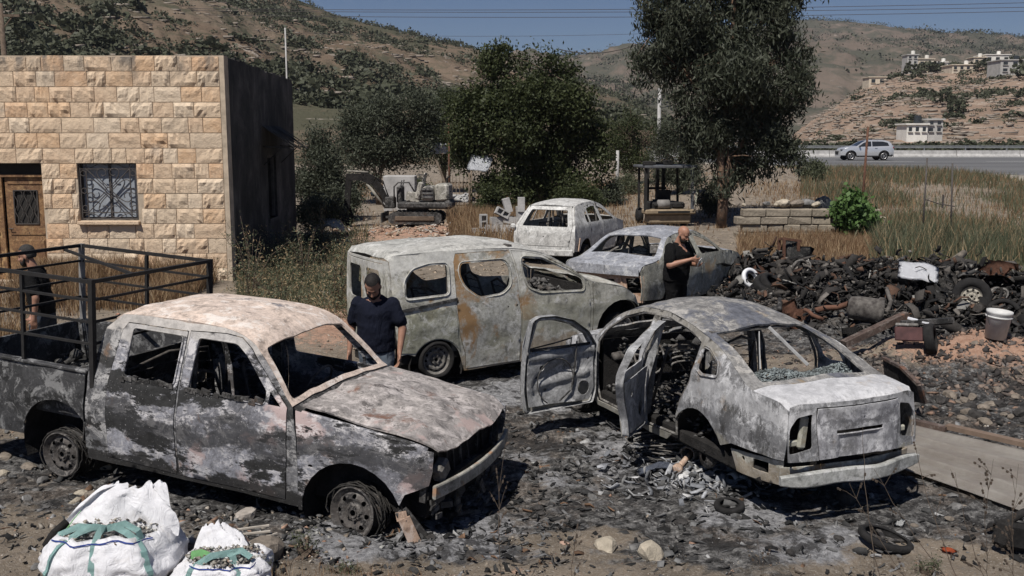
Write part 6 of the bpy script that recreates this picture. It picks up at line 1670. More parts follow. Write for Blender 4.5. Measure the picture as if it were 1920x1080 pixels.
def bkt(bm):
 prof = [(2.04, 0.45), (2.25, 0.42), (2.32, 0.22), (2.24, 0.02), (2.04, -0.06), (1.92, 0.02)]
 A = [bm.verts.new((x, -0.2, z)) for x, z in prof]; B = [bm.verts.new((x, 0.2, z)) for x, z in prof]
 for i in range(5): bm.faces.new((A[i], A[i + 1], B[i + 1], B[i]))
 bm.faces.new(A); bm.faces.new(B[::-1])
P_('bucket', M_CHAR, bkt)
for k in range(3): P_('hydraulic_hose', M_CHAR, lambda bm, k=k: add_tube(bm, [(0.85, 0.05 * k - .05, 0.75), (1.0, 0.05 * k - .05, 1.15 + .05 * k), (1.35, 0.05 * k - .05, 1.42), (1.75, 0.05 * k - .05, 1.50)], 0.014, 5), True)
P_('exhaust_pipe', M_CHAR, lambda bm: add_tube(bm, [(-0.85, -0.3, 1.1), (-0.85, -0.3, 1.32), (-0.92, -0.3, 1.38)], 0.03, 7), True)
P_('cover_handle', B_BLACK, lambda bm: add_box(bm, (-0.995, 0.1, 0.95), (0.02, 0.14, 0.03)))
P_('dozer_blade', B_BLACK, lambda bm: (add_box(bm, (0.98, 0, 0.20), (0.05, 1.05, 0.28), None, 0.01), add_bar(bm, (0.5, 0.2, 0.25), (0.95, 0.2, 0.2), 0.06), add_bar(bm, (0.5, -0.2, 0.25), (0.95, -0.2, 0.2), 0.06)))

# ================================================================ FORKLIFT seen from behind
fx, fy = 5.3, 33.6
fl = thing('forklift', 'burnt black forklift skeleton with flat roof guard under the tall tree', 'forklift', (fx, fy, gz(fx, fy)), R(8))
def Q_(nm, m, fn, smooth=False):
 bm = bmesh.new(); fn(bm); return bm_obj(nm, bm, m, fl, smooth)
M_FLB = simple('forklift_black', (0.025, 0.024, 0.023), 0.85, 0.5, 5); M_FLG = simple('forklift_grey', (0.11, 0.115, 0.125), 0.7, 0.4, 5)
M_TAN = simple('bleached_tan_metal', (0.30, 0.235, 0.16), 0.9, 0.4, 5, 0.6, 0.01)
for x, y in ((-0.85, -0.1), (0.78, -0.1), (-0.70, 1.3), (0.70, 1.3)): Q_('roof_post', M_FLG if (x > 0 and y < 0) else M_FLB, lambda bm, x=x, y=y: add_bar(bm, (x, y, 0.55), (x * 0.98, y + 0.1, 1.98), 0.09 if y < 0 else 0.07))
Q_('roof_guard', M_FLG, lambda bm: (add_box(bm, (0, 0.62, 2.0), (1.80, 1.6, 0.09), None, 0.02),))
Q_('counterweight', M_TAN, lambda bm: (add_box(bm, (0, 0.05, 0.50), (1.75, 0.55, 0.16), None, 0.04), add_box(bm, (0, 0.15, 0.26), (1.5, 0.5, 0.34), None, 0.06)))
Q_('weight_gap', M_FLB, lambda bm: add_box(bm, (0.1, -0.228, 0.50), (1.1, 0.02, 0.07)))
Q_('engine_hood', M_FLB, lambda bm: (add_box(bm, (0, 0.75, 0.62), (1.1, 1.0, 0.35), None, 0.05), add_box(bm, (-0.25, 0.1, 0.72), (0.5, 0.3, 0.22), None, 0.09), add_box(bm, (0.38, 0.2, 0.70), (0.4, 0.3, 0.22), None, 0.06)))
Q_('seat_frame', M_FLB, lambda bm: (add_box(bm, (0.0, 0.7, 0.95), (0.5, 0.1, 0.5), None, 0.03), add_box(bm, (0, 0.95, 0.8), (0.5, 0.45, 0.1))))
for x in (-0.28, 0.08, 0.30): Q_('mast_rail', M_FLB, lambda bm, x=x: add_bar(bm, (x, 1.75, 0.1), (x, 1.75, 2.12), 0.16, 0.10))
Q_('mast_crossbar', M_FLB, lambda bm: (add_bar(bm, (-0.35, 1.75, 2.05), (0.40, 1.75, 2.05), 0.12), add_bar(bm, (-0.35, 1.75, 1.2), (0.40, 1.75, 1.2), 0.08)))
Q_('gas_bottle', simple('scorched_bottle', (0.22, 0.21, 0.20), 0.7, 0.4, 5), lambda bm: add_tube(bm, [(-0.42, 0.05, 0.75), (-0.38, 0.05, 0.75), (0.0, 0.05, 0.75), (0.04, 0.05, 0.75)], [0.06, 0.15, 0.15, 0.06], 14), True)
for c_, s_ in (((-0.75, 0.05, 2.12), (0.34, 0.2, 0.14)), ((-0.4, 0.5, 2.10), (0.10, 0.1, 0.10)), ((0.1, 0.6, 2.13), (0.3, 0.2, 0.16))): Q_('lamp_bracket', M_FLB, lambda bm: add_box(bm, c_, s_, None, 0.02))
for x in (-0.62, 0.62):
 for y in (0.25, 1.5): Q_('wheel', M_TYRE, lambda bm, x=x, y=y: add_lathe(bm, [(0.02, x - 0.09), (0.24, x - 0.09), (0.27, x - 0.05), (0.27, x + 0.05), (0.24, x + 0.09), (0.02, x + 0.09)], 18, 'X', (0, y, 0.27)), True)
Q_('pale_flap', simple('pale_scrap', (0.55, 0.56, 0.46), 0.7, 0.2, 5), lambda bm: add_box(bm, (0.93, 0.0, 0.95), (0.05, 0.06, 0.42), Matrix.Rotation(0.12, 3, 'Y')))
# ================================================================ TREES
def pxz(px, py, Y):
 """world x and z of a line of sight at distance Y (used once, to lay things out from measurements)"""
 a = (px - 960) / F_PX; b = (py - 540) / F_PX
 ry = math.cos(R(8.56)) - b * math.sin(R(8.56)); rz = -math.sin(R(8.56)) - b * math.cos(R(8.56))
 return a / ry * Y, 3.0 + rz / ry * Y
def crown_blobs(lst, Y, base, gy=0.0, seed=3):
 g = np.random.default_rng(seed); out = []
 k = Y / F_PX
 for (px, py, rx, rz, *w) in lst:
  x, z = pxz(px, py, Y)
  ry = 0.8 * (rx + rz) / 2 * k
  out.append((x - base[0], g.uniform(-0.5, 0.5) * ry + gy, z - base[2], rx * k, ry, rz * k, w[0] if w else 1.0))
 return out
by = 33.0; bx, _ = pxz(1352, 430, by); bz = gz(bx, by) - 0.05; base = (bx, by, bz)
E_B = [(1365, 55, 105, 95), (1262, 55, 62, 62), (1222, 122, 40, 48, .8), (1236, 30, 40, 45, .8), (1450, 25, 70, 55), (1482, 105, 42, 55, .8), (1305, 135, 70, 70), (1400, 160, 90, 80), (1452, 205, 58, 50), (1500, 192, 34, 26, .5), (1385, 262, 88, 62), (1445, 282, 52, 42), (1315, 235, 45, 45, .8), (1345, -20, 110, 55), (1270, -35, 70, 45), (1430, -45, 80, 45), (1340, 335, 52, 34, .5), (1410, 318, 52, 30, .6), (1250, 180, 28, 20, .3)]
make_tree('eucalyptus_tree', 'tall dark eucalyptus with drooping leaves and peeling red-brown trunk beside the forklift', base,
   [(0, 0, 0), (0.02, 0, 1.0), (-0.08, 0.05, 2.2), (0.05, 0.1, 3.6), (0.0, 0, 5.0), (0.2, 0, 6.6), (0.15, 0, 8.2)],
   [(0, (0.15, -0.05, 2.4), 0.16), (1, (1.0, 0.1, 3.6), 0.12), (2, (-1.4, 0.2, 5.2), 0.10), (3, (1.6, -0.2, 5.4), 0.10), (3, (-1.9, 0.1, 6.8), 0.09), (4, (1.9, 0.1, 7.4), 0.09), (4, (-0.7, 0.4, 7.6), 0.08)],
   crown_blobs(E_B, by, base, 0.0, 4), 68000, 0.22, L_EUC, M_BARK_RED, 'tree', 0.8, 0.24, 5, 0.19, 34, trunk_r=0.17)
by = 42.0; bx, _ = pxz(1010, 380, by); bz = gz(bx, by) - 0.05; base = (bx, by, bz)
B_B = [(985, 165, 95, 72), (905, 215, 60, 62), (1065, 200, 66, 66), (960, 250, 100, 62), (1080, 262, 60, 45), (1000, 320, 80, 46), (895, 285, 45, 40, .7), (935, 125, 45, 32, .7), (1040, 130, 38, 32, .7), (985, 100, 30, 22, .4), (1120, 300, 30, 40, .6), (1096, 330, 35, 30, .5), (940, 345, 50, 30, .7), (1030, 108, 12, 26, .12), (915, 108, 12, 24, .12), (960, 96, 14, 22, .12), (955, 352, 70, 28, .8), (1045, 348, 56, 28, .8), (1110, 262, 44, 40, .8), (868, 262, 34, 40, .8)]
make_tree('broadleaf_tree', 'big round dark green broadleaf tree in the middle behind the hatchback', base,
   [(0, 0, 0), (0.05, 0, 0.9), (-0.1, 0.1, 1.9), (0.0, 0, 3.2), (0.1, 0, 4.8)],
   [(1, (-1.6, 0.1, 2.8), 0.13), (1, (1.5, -0.1, 2.6), 0.12), (2, (-1.9, 0, 4.0), 0.10), (2, (1.7, 0.2, 4.2), 0.10), (3, (0.5, -0.3, 5.6), 0.07)],
   crown_blobs(B_B, by, base, 0.0, 6), 58000, 0.155, L_DARK, M_BARK, 'tree', 0.2, 0.5, 7, 0.20, 30, trunk_r=0.26)
by = 45.0; bx, _ = pxz(712, 372, by); bz = gz(bx, by) - 0.05; base = (bx, by, bz)
O_B = [(720, 235, 78, 50), (662, 262, 48, 50), (785, 215, 52, 44), (745, 285, 62, 40), (690, 215, 42, 30, .7), (790, 285, 34, 44, .6), (690, 315, 42, 24, .5)]
make_tree('olive_tree', 'grey-green olive tree with a forked trunk behind the excavator', base,
   [(0, 0, 0), (-0.12, 0, 0.8), (0.05, 0, 1.5), (0.2, 0, 2.4)], [(0, (-0.9, 0, 2.0), 0.11), (1, (-0.3, 0.2, 2.6), 0.1), (2, (1.2, 0, 2.9), 0.1)],
   crown_blobs(O_B, by, base, 0.0, 8), 36000, 0.14, L_OLIVE, M_BARK, 'tree', 0.1, 0.36, 9, 0.22, 26, trunk_r=0.17)
by = 52.0; bx, _ = pxz(832, 350, by); bz = gz(bx, by) - 0.05; base = (bx, by, bz)
make_tree('olive_tree', 'loose brownish-green tree between the olive and the big round tree', base,
   [(0, 0, 0), (0.05, 0, 0.9), (0.1, 0, 2.0), (0.0, 0, 3.4)], [(1, (-0.8, 0, 2.6), 0.08), (2, (0.8, 0, 3.6), 0.07)],
   crown_blobs([(822, 215, 42, 36), (838, 265, 40, 34), (800, 252, 30, 30, .6), (850, 190, 26, 22, .5), (840, 300, 24, 24, .4)], by, base, 0.0, 9), 24000, 0.13, L_DARK, M_BARK, 'tree', 0.1, 0.4, 10, 0.22, 24, trunk_r=0.12)
for k, (cx, lst, Y, lab, n, lm) in enumerate((
  (598, [(600, 300, 36, 44), (585, 350, 30, 46), (622, 348, 34, 50), (600, 258, 24, 26, .6), (645, 395, 28, 30, .6), (590, 400, 28, 30)], 36.0, 'bushy grey-green olive tree just right of the stone building', 24000, L_OLIVE),
  (1180, [(1180, 262, 34, 36), (1205, 300, 30, 30), (1160, 300, 24, 28), (1188, 225, 18, 26, .5), (1230, 262, 30, 26, .6)], 50.0, 'slim dark tree left of the forklift beside the pale post', 17000, L_DARK),
  (1275, [(1268, 285, 40, 34), (1240, 320, 30, 24, .6), (1292, 318, 36, 26), (1255, 250, 22, 20, .5)], 44.0, 'low spreading dark tree behind the forklift mast', 17000, L_OLIVE))):
 bx, _ = pxz(cx, 380, Y); bz = gz(bx, Y) - 0.05; base = (bx, Y, bz)
 make_tree('olive_tree', lab, base, [(0, 0, 0), (0.04, 0, 0.6), (-0.04, 0, 1.4), (0.05, 0, 2.3)], [(0, (-0.6, 0, 1.6), 0.08), (1, (0.6, 0.1, 2.0), 0.07)], crown_blobs(lst, Y, base, 0, 20 + k), n, 0.115, lm, M_BARK, 'tree', 0.15, 0.34, 30 + k, 0.20, 24, trunk_r=0.12)
# fig bush by the low wall, and smaller shrubs
def shrub(name, label, px, py, Y, wpx, hpx, n, leaf, lm, seed, aspect=0.5, droop=0.1, cat='shrub', clump=0.12, group=None, stems=8):
 bx, _ = pxz(px, py, Y); bz = gz(bx, Y); base = (bx, Y, bz - 0.03)
 k = Y / F_PX; g = np.random.default_rng(seed)
 rx, rz = wpx * k / 2, hpx * k
 bl = [(g.uniform(-.55, .55) * rx, g.uniform(-.4, .4) * rx, rz * g.uniform(0.3, 0.72), rx * g.uniform(.35, .55), rx * g.uniform(.3, .5), rz * g.uniform(.22, .34), 1) for _ in range(7)]
 t = thing(name, label, cat, base, group=group)
 bm = bmesh.new()
 for q in range(stems):
  b = bl[q % len(bl)]
  add_tube(bm, [(g.uniform(-.1, .1), g.uniform(-.1, .1), 0), (b[0] * .5, b[1] * .5, b[2] * .5), (b[0], b[1], b[2])], [0.03, 0.02, 0.008], 5, False)
 bm_obj('stem', bm, M_BARK, t)
 T, tone, C = crown_points(bl, n, g, clump, 10)
 T[:, 2] = np.maximum(T[:, 2], 0.04)
 V, F, col = leaf_quads(T, leaf, g, droop, aspect, tone)
 np_mesh('foliage', V, F, lm, t, False, col)
 return t
shrub('fig_bush', 'bright green leafy bush at the right end of the low stone wall', 1604, 420, 30.0, 102, 88, 5600, 0.15, L_FIG, 61, 0.75)
shrub('shrub', 'green shrub at the roadside left of the silver car', 1525, 330, 47.0, 70, 42, 2600, 0.12, L_WEED, 62, 0.4)
shrub('shrub', 'dark shrub under the left edge of the big round tree', 925, 405, 37.0, 90, 60, 5200, 0.11, L_DARK, 63, 0.4)
shrub('shrub', 'broad dark shrub under the right side of the big round tree', 1075, 385, 39.0, 120, 60, 6200, 0.11, L_DARK, 64, 0.4)
shrub('shrub', 'dark grey-green shrub at the foot of the olive right of the building', 600, 450, 30.0, 90, 85, 5200, 0.10, L_OLIVE, 65, 0.35)
shrub('shrub', 'low dark weed clump at the far corner of the building', 575, 505, 25.0, 110, 50, 4200, 0.08, L_OLIVE, 66, 0.3)
shrub('shrub', 'dark shrub left of the excavator under its arm', 650, 440, 34.0, 80, 85, 4200, 0.10, L_OLIVE, 67, 0.35)
shrub('shrub', 'dark shrub standing between the forklift and the tall trunk', 1330, 415, 36.0, 70, 60, 4200, 0.10, L_OLIVE, 68, 0.35)
shrub('shrub', 'dark wide shrub in the gap between the olive and the slim rusty post', 800, 372, 44.0, 110, 60, 6000, 0.12, L_DARK, 70, 0.4)
shrub('shrub', 'dark bushy undergrowth behind the trunk of the big round tree', 1010, 378, 44.0, 190, 55, 9000, 0.12, L_DARK, 71, 0.4)
shrub('shrub', 'dark shrub below the slim tree left of the forklift', 1130, 372, 42.0, 100, 50, 5200, 0.11, L_OLIVE, 72, 0.4)
shrub('shrub', 'large dark shrub between the building and the olive tree', 640, 395, 38.0, 120, 90, 9000, 0.11, L_OLIVE, 73, 0.36)
shrub('shrub', 'scrubby bush behind the forklift near the pale post', 1170, 350, 46.0, 80, 40, 3000, 0.10, L_WEED, 69, 0.35)

# ================================================================ BUSHES ON THE HILLS
def bush_mesh(seed, n=230):
 g = np.random.default_rng(seed)
 d = g.normal(size=(n, 3)); d /= np.linalg.norm(d, axis=1)[:, None]
 d[:, 2] = np.abs(d[:, 2])
 lob = 1 + 0.35 * np.sin(d[:, 0] * 4 + seed) * np.cos(d[:, 1] * 5)
 C = d * (g.uniform(0.5, 1.0, n) ** 0.5 * lob)[:, None] * np.array([1, 1, 0.8])
 V, F, col = leaf_quads(C, 0.30, g, 0, 0.8, np.clip(0.2 + 0.6 * g.uniform(0, 1, n), 0, 1))
 return V, F, col
BM = []
for s in range(6):
 V, F, col = bush_mesh(200 + s); BM.append((V, F, col))
bush_me = []
for s, (V, F, col) in enumerate(BM):
 o = np_mesh('hill_bush', V, F, L_HILL, None, False, col); bush_me.append(o.data); bpy.data.objects.remove(o)
g = np.random.default_rng(77)
def bush_field(hname, n_ind, n_stuff, px0, px1, t0, t1, s0, s1, dens, label, group, seed, dm=1.0):
 A, T, X, Y, Z = HILLS[hname]
 g = np.random.default_rng(seed)
 pts = []
 tries = 0
 while len(pts) < n_ind + n_stuff and tries < 40000:
  tries += 1
  px = g.uniform(px0, px1); t = g.uniform(t0, t1)
  i = int(np.searchsorted(A[:, 0], px_az(px))); j = int(np.searchsorted(T[0], t))
  if i <= 0 or i >= A.shape[0] or j <= 0: continue
  f = (px_az(px) - A[i - 1, 0]) / (A[i, 0] - A[i - 1, 0])
  u = (t - T[0, j - 1]) / (T[0, j] - T[0, j - 1])
  def L(M_): return (M_[i - 1, j - 1] * (1 - f) + M_[i, j - 1] * f) * (1 - u) + (M_[i - 1, j] * (1 - f) + M_[i, j] * f) * u
  x, y, z = L(X), L(Y), L(Z)
  if g.uniform() > dens(x, y, t, px): continue
  pts.append((x, y, z, g.uniform(s0, s1) * (1.0 if g.uniform() < 0.8 else 1.6)))
 score = sorted(pts, key=lambda p: -p[3] / p[1])
 for x, y, z, s in score[:n_ind]:
  o = bpy.data.objects.new('hill_bush', bush_me[int(g.integers(6))]); COL.objects.link(o)
  o.location = (x, y, z - 0.15 * s); o.scale = (s, s, s * g.uniform(0.7, 1.0)); o.rotation_euler = (0, 0, g.uniform(0, 6.28))
  tag(o, label, 'bush', group)
 rest = score[n_ind:]
 if rest:
  Vs, Fs, Cs = [], [], []; b = 0
  for x, y, z, s in rest:
   V, F, col = BM[int(g.integers(6))]
   sel = 56 if hname != 'far' else 14
   V = V[:sel * 4] * (1.08 if sel > 50 else 1.3); F = F[:sel]; col = col[:sel * 4]
   Vs.append(V * s + np.array([x, y, z - 0.1 * s])); Fs.append(F + b); Cs.append(col); b += len(V)
  o = np_mesh('hill_scrub', np.concatenate(Vs), np.concatenate(Fs), L_HILL, None, False, np.concatenate(Cs))
  tag(o, kind='stuff')
def d_left(x, y, t, px):
 n = vfbm(np.array([[x * 0.012, y * 0.02]]), 5, 3)[0]
 return np.clip(0.25 + 1.0 * n + 0.25 * (1 - t) + (0.18 if px > 560 else 0), 0.08, 1)
bush_field('left', 230, 3000, -60, 1240, 0.10, 1.0, 0.8, 2.3, d_left, 'dark green bush on the scrubby hillside at the left', 'bushes on the left hillside', 78)
def d_spur(x, y, t, px): return np.clip(0.2 + 0.9 * vfbm(np.array([[x * 0.03, y * 0.03]]), 8, 3)[0], 0.05, 1)
bush_field('spur', 40, 260, 1520, 1940, 0.15, 1.0, 0.5, 1.9, d_spur, 'small dark bush on the bare stony slope below the houses', 'bushes on the stony slope', 79)
def d_far(x, y, t, px): return np.clip(0.4 + 0.9 * vfbm(np.array([[x * 0.006, y * 0.01]]), 9, 3)[0], 0.05, 1)
bush_field('far', 0, 2600, 1040, 1940, 0.10, 1.0, 2.0, 4.5, d_far, '', '', 80)
# pale rocks on the slopes
def rock_field(hname, n, px0, px1, s0, s1, c, seed):
 A, T, X, Y, Z = HILLS[hname]; g = np.random.default_rng(seed)
 cube = np.array([[x, y, z] for x in (-1, 1) for y in (-1, 1) for z in (-1, 1)], float)
 fc = np.array([[0, 1, 3, 2], [4, 6, 7, 5], [0, 4, 5, 1], [2, 3, 7, 6], [0, 2, 6, 4], [1, 5, 7, 3]])
 Vs, Fs = [], []; b = 0
 for _ in range(n):
  i = int(g.integers(1, A.shape[0] - 1)); px = 960 + F_PX * math.tan(A[i, 0])
  if not px0 < px < px1: continue
  j = int(g.integers(3, 88)); j = max(j, 16) if hname == 'left' else j; s = g.uniform(s0, s1)
  q = cube * (1 + 0.3 * g.normal(size=(8, 3))) * np.array([g.uniform(1, 3.2), 1, 0.5]) * s * 0.5
  Vs.append(q + np.array([X[i, j] + g.uniform(-1, 1), Y[i, j] + g.uniform(-2, 2), Z[i, j] + g.uniform(-0.1, 0.3)])); Fs.append(fc + b); b += 8
 tag(np_mesh('hill_rocks', np.concatenate(Vs), np.concatenate(Fs), simple('pale_hill_rock', c, 1.0, 0.35, 0.5, 0.5, 0.1)), kind='stuff')
rock_field('left', 2600, -80, 1240, 0.25, 0.8, (0.30, 0.26, 0.22), 81)
rock_field('spur', 3600, 1500, 1960, 0.2, 0.7, (0.36, 0.27, 0.20), 82)
# hedge beyond the road
g = np.random.default_rng(88); Vs, Fs, Cs = [], [], []; b = 0
for k in range(300):
 x = g.uniform(18, 92); y = g.uniform(114, 140); s = g.uniform(1.0, 1.9)
 V, F, col = BM[int(g.integers(6))]; V = V[:480] * 1.1; F = F[:120]; col = col[:480]
 Vs.append(V * np.array([s, s, s * 0.75]) + np.array([x, y, 0.9 + g.uniform(-0.3, 0.7)])); Fs.append(F + b); Cs.append(col); b += len(V)
tag(np_mesh('roadside_scrub', np.concatenate(Vs), np.concatenate(Fs), L_HILL, None, False, np.concatenate(Cs)), kind='stuff')

# ================================================================ HOUSES ON THE SLOPE
M_HW = simple('house_white', (0.74, 0.72, 0.67), 0.9, 0.2, 0.8, 0.2, 0.02); M_HT = simple('house_tan', (0.62, 0.54, 0.43), 0.9, 0.25, 0.8, 0.2, 0.02)
M_HG = simple('house_grey', (0.46, 0.45, 0.43), 0.9, 0.25, 0.8, 0.2, 0.02); M_HWIN = simple('house_window', (0.035, 0.04, 0.045), 0.3, 0.2, 2, 0)
def house(label, px0, px1, pyt, pyb, hill, mat, rows=1, cols=3, extra=None, tank=True, Yd=None):
 xm, ym, zm = hill_at_pixel(hill, (px0 + px1) / 2, pyb)
 if Yd: ym = Yd
 Y = ym
 x0, zt = pxz(px0, pyt, Y); x1, _ = pxz(px1, pyt, Y); _, zb = pxz((px0 + px1) / 2, pyb, Y)
 w = x1 - x0; h = zt - zb; d = w * 0.7 + 2
 t = thing('house', label, 'house', ((x0 + x1) / 2, Y, zb))
 bm = bmesh.new(); add_box(bm, (0, d / 2, h / 2 - 1.5), (w, d, h + 3)); bm_obj('wall', bm, mat, t)
 bm = bmesh.new(); add_box(bm, (0, d / 2, h + 0.12), (w + 0.5, d + 0.5, 0.24)); bm_obj('roof', bm, mat, t)
 for r in range(rows):
  for c in range(cols):
   cx = -w / 2 + w * (c + 0.5) / cols; cz = h * (r + 0.55) / rows
   ww = min(1.5, w / cols * 0.45); hh = min(1.4, h / rows * 0.45)
   bm = bmesh.new(); add_box(bm, (cx, -0.02, cz), (ww, 0.10, hh)); win_ = bm_obj('window', bm, M_HWIN, t)
   bm = bmesh.new(); add_box(bm, (cx, -0.12, cz - hh / 2 - 0.08), (ww + 0.3, 0.25, 0.12)); o = bm_obj('window_sill', bm, mat, win_)
 if tank:
  bm = bmesh.new(); add_lathe(bm, [(0.001, h + 0.3), (0.6, h + 0.3), (0.6, h + 1.4), (0.001, h + 1.5)], 10, 'Z', (w * 0.25, d * 0.5, 0)); bm_obj('water_tank', bm, M_HWIN if px0 % 2 else M_HW, t)
 return t
house('bright white flat-roofed house highest on the slope at right', 1848, 1895, 103, 121, 'spur', M_HW, 1, 3)
house('grey bare-concrete three-storey house at the right edge', 1877, 1932, 113, 150, 'spur', M_HG, 3, 3)
house('long cream house with a row of dark openings on the slope', 1786, 1834, 122, 146, 'spur', M_HT, 2, 4)
house('cream flat-roofed house left of the one with dark openings', 1748, 1787, 117, 137, 'spur', M_HW, 2, 3)
house('small pale house with pinkish wall half behind trees', 1722, 1752, 111, 130, 'spur', M_HT, 1, 2)
house('narrow grey house with two storeys at the left end of the village', 1702, 1722, 103, 122, 'spur', M_HG, 2, 2)
house('low stone-walled house standing alone lowest on the left of the slope', 1630, 1662, 145, 160, 'spur', M_HT, 1, 2, tank=False)
house('tan house partly hidden behind the bright white one', 1826, 1850, 108, 124, 'spur', M_HT, 1, 2)
house('small white house beyond the road at the foot of the stony slope', 1701, 1740, 234, 252, 'spur', M_HW, 1, 3, Yd=160)
house('dark-topped shed joined to the white house beyond the road', 1740, 1769, 225, 250, 'spur', M_HG, 2, 2, tank=False, Yd=160.5)
house('tiny white building on the far ridge', 1766, 1774, 76, 81, 'far', M_HW, 1, 1, tank=False)
house('pale square building seen between the trunks beyond the trees', 1298, 1322, 232, 262, 'spur', M_HW, 4, 2, tank=False, Yd=130)
for k, (px, py, s) in enumerate(((1720, 140, 3.4), (1735, 130, 2.6), (1765, 146, 2.6), (1820, 143, 2.4), (1905, 160, 4.2), (1690, 150, 3.0), (1700, 158, 2.0), (1870, 116, 1.7), (1850, 142, 1.5), (1610, 158, 1.8), (1745, 205, 2.6), (1772, 217, 2.0))):
 x, y, z = hill_at_pixel('spur', px, py)
 o = bpy.data.objects.new('hill_tree', bush_me[k % 6]); COL.objects.link(o); o.location = (x, y - 2, z + s * 0.2); o.scale = (s, s, s * 1.1); o.rotation_euler = (0, 0, k)
 tag(o, 'dark round tree among the houses on the slope', 'tree', 'trees among the hillside houses')

# ================================================================ GRASS AND WEEDS
def blades(name, X, Y, h0, h1, w, lm, seed, lean=0.35, dead=0.3, heads=0.0, Z=None):
 g = np.random.default_rng(seed); n = len(X)
 Z = gz_np(X, Y) if Z is None else Z
 h = g.uniform(h0, h1, n); a = g.uniform(0, 2 * PI, n); L = lean * g.uniform(0.2, 1.2, n) * h
 ca, sa = np.cos(a), np.sin(a); b = g.uniform(0, PI, n); cb, sb = np.cos(b), np.sin(b); ww = w * g.uniform(0.6, 1.4, n)
 B = np.c_[X, Y, Z - 0.02]
 M_ = B + np.c_[ca * L * .35, sa * L * .35, h * 0.55]; T = B + np.c_[ca * L, sa * L, h]
 U = np.c_[cb * ww, sb * ww, np.zeros(n)]
 V = np.stack([B - U * .5, B + U * .5, M_ + U * .42, M_ - U * .42, T], 1).reshape(-1, 3)
 i = np.arange(n)[:, None] * 5
 F = np.concatenate([np.c_[i, i + 1, i + 2], np.c_[i, i + 2, i + 3], np.c_[i + 3, i + 2, i + 4]])
 t = g.uniform(0, 1, n); col = np.c_[t, (g.uniform(0, 1, n) < dead).astype(float), np.zeros(n)]
 return tag(np_mesh(name, V, F, lm, None, False, np.repeat(col, 5, 0)), kind='stuff')
def scatter(n, x0, x1, y0, y1, f, seed):
 g = np.random.default_rng(seed); X = g.uniform(x0, x1, n * 3); Y = g.uniform(y0, y1, n * 3)
 p = f(X, Y); k = g.uniform(0, 1, len(X)) < p
 return X[k][:n], Y[k][:n]
inF = lambda X, Y, lo, hi: (X / Y * F_PX + 960 > lo) & (X / Y * F_PX + 960 < hi)
# tall weeds in the field on the right
X, Y = scatter(52000, 6, 30, 23, 56, lambda X, Y: inF(X, Y, 1500, 1990) * (inF(X, Y, 1600, 1990) | (Y > 31.5)) * np.clip(0.55 + 0.9 * vfbm(np.c_[X, Y] * 0.35, 3, 3), 0.05, 1) * (Y > 21 + (X < 12) * 8) * (Y < np.array([near_edge(v) for v in X]) - 3.5), 91)
blades('field_weeds', X, Y, 0.12, 0.58, 0.022, L_REED, 92, 0.5, 0.28)
X, Y = scatter(15000, 7, 24, 21.5, 30, lambda X, Y: inF(X, Y, 1640, 1990) * np.clip(0.6 + 0.9 * vfbm(np.c_[X, Y] * 0.5, 13, 3), 0.05, 1), 191)
blades('field_weeds', X, Y, 0.2, 0.85, 0.020, L_WEED, 192, 0.5, 0.2)
# dry straw: in front of the low wall, round the yard, by the road
X, Y = scatter(26000, 3, 18, 21, 30.5, lambda X, Y: inF(X, Y, 1385, 1800) * np.clip(0.5 + 0.9 * vfbm(np.c_[X, Y] * 0.6, 4, 3), 0, 1) * (Y > 22.5), 93)

blades('dry_grass', X, Y, 0.12, 0.42, 0.014, L_STRAW, 94, 0.5, 0.35)
X, Y = scatter(32000, -9, 30, 31, 62, lambda X, Y: inF(X, Y, 640, 1990) * (Y < np.array([near_edge(v) for v in X]) - 3.0) * np.clip(0.4 + 0.9 * vfbm(np.c_[X, Y] * 0.25, 5, 3), 0.02, 1), 95)
blades('dry_grass', X, Y, 0.08, 0.28, 0.022, L_STRAW, 96, 0.5, 0.25)
X, Y = scatter(9000, -6, 3, 26, 38, lambda X, Y: inF(X, Y, 840, 990) * 0.9, 195)
blades('dry_grass', X, Y, 0.25, 0.75, 0.016, L_STRAW, 196, 0.4, 0.2)
X, Y = scatter(7000, 12, 30, 40, 64, lambda X, Y: inF(X, Y, 1450, 1990) * (Y < np.array([near_edge(v) for v in X]) - 2.0) * (Y > np.array([near_edge(v) for v in X]) - 6.0), 97)
blades('verge_grass', X, Y, 0.1, 0.3, 0.05, L_WEED, 98, 0.5, 0.5)
# weeds along the building: straw before the wall, grey-green on its right
X, Y = scatter(16000, -9.8, -6.1, 17.2, 20.6, lambda X, Y: np.clip(0.35 + 0.9 * vfbm(np.c_[X, Y] * 0.8, 6, 3), 0, 1) * (0.35 + 0.65 * (Y > 18.8)), 99)
blades('dry_grass', X, Y, 0.15, 0.7, 0.012, L_STRAW, 100, 0.5, 0.2)
X, Y = scatter(13000, -6.6, -2.2, 14.5, 30, lambda X, Y: inF(X, Y, 438, 690) * np.clip(0.4 + 1.0 * vfbm(np.c_[X, Y] * 0.6, 7, 3) + 0.4 * (X < -4.5), 0, 1) * (Y > 15.8 + 1.2 * (X + 4)), 101)
blades('tall_weeds', X, Y, 0.05, 0.28, 0.014, L_WEED, 102, 0.55, 0.25)
X, Y = scatter(12000, -13, -6, 11.5, 20, lambda X, Y: np.clip(0.35 + 1.0 * vfbm(np.c_[X, Y] * 0.5, 17, 3), 0, 1), 201)
blades('dry_grass', X, Y, 0.1, 0.35, 0.014, L_STRAW, 202, 0.5, 0.2)
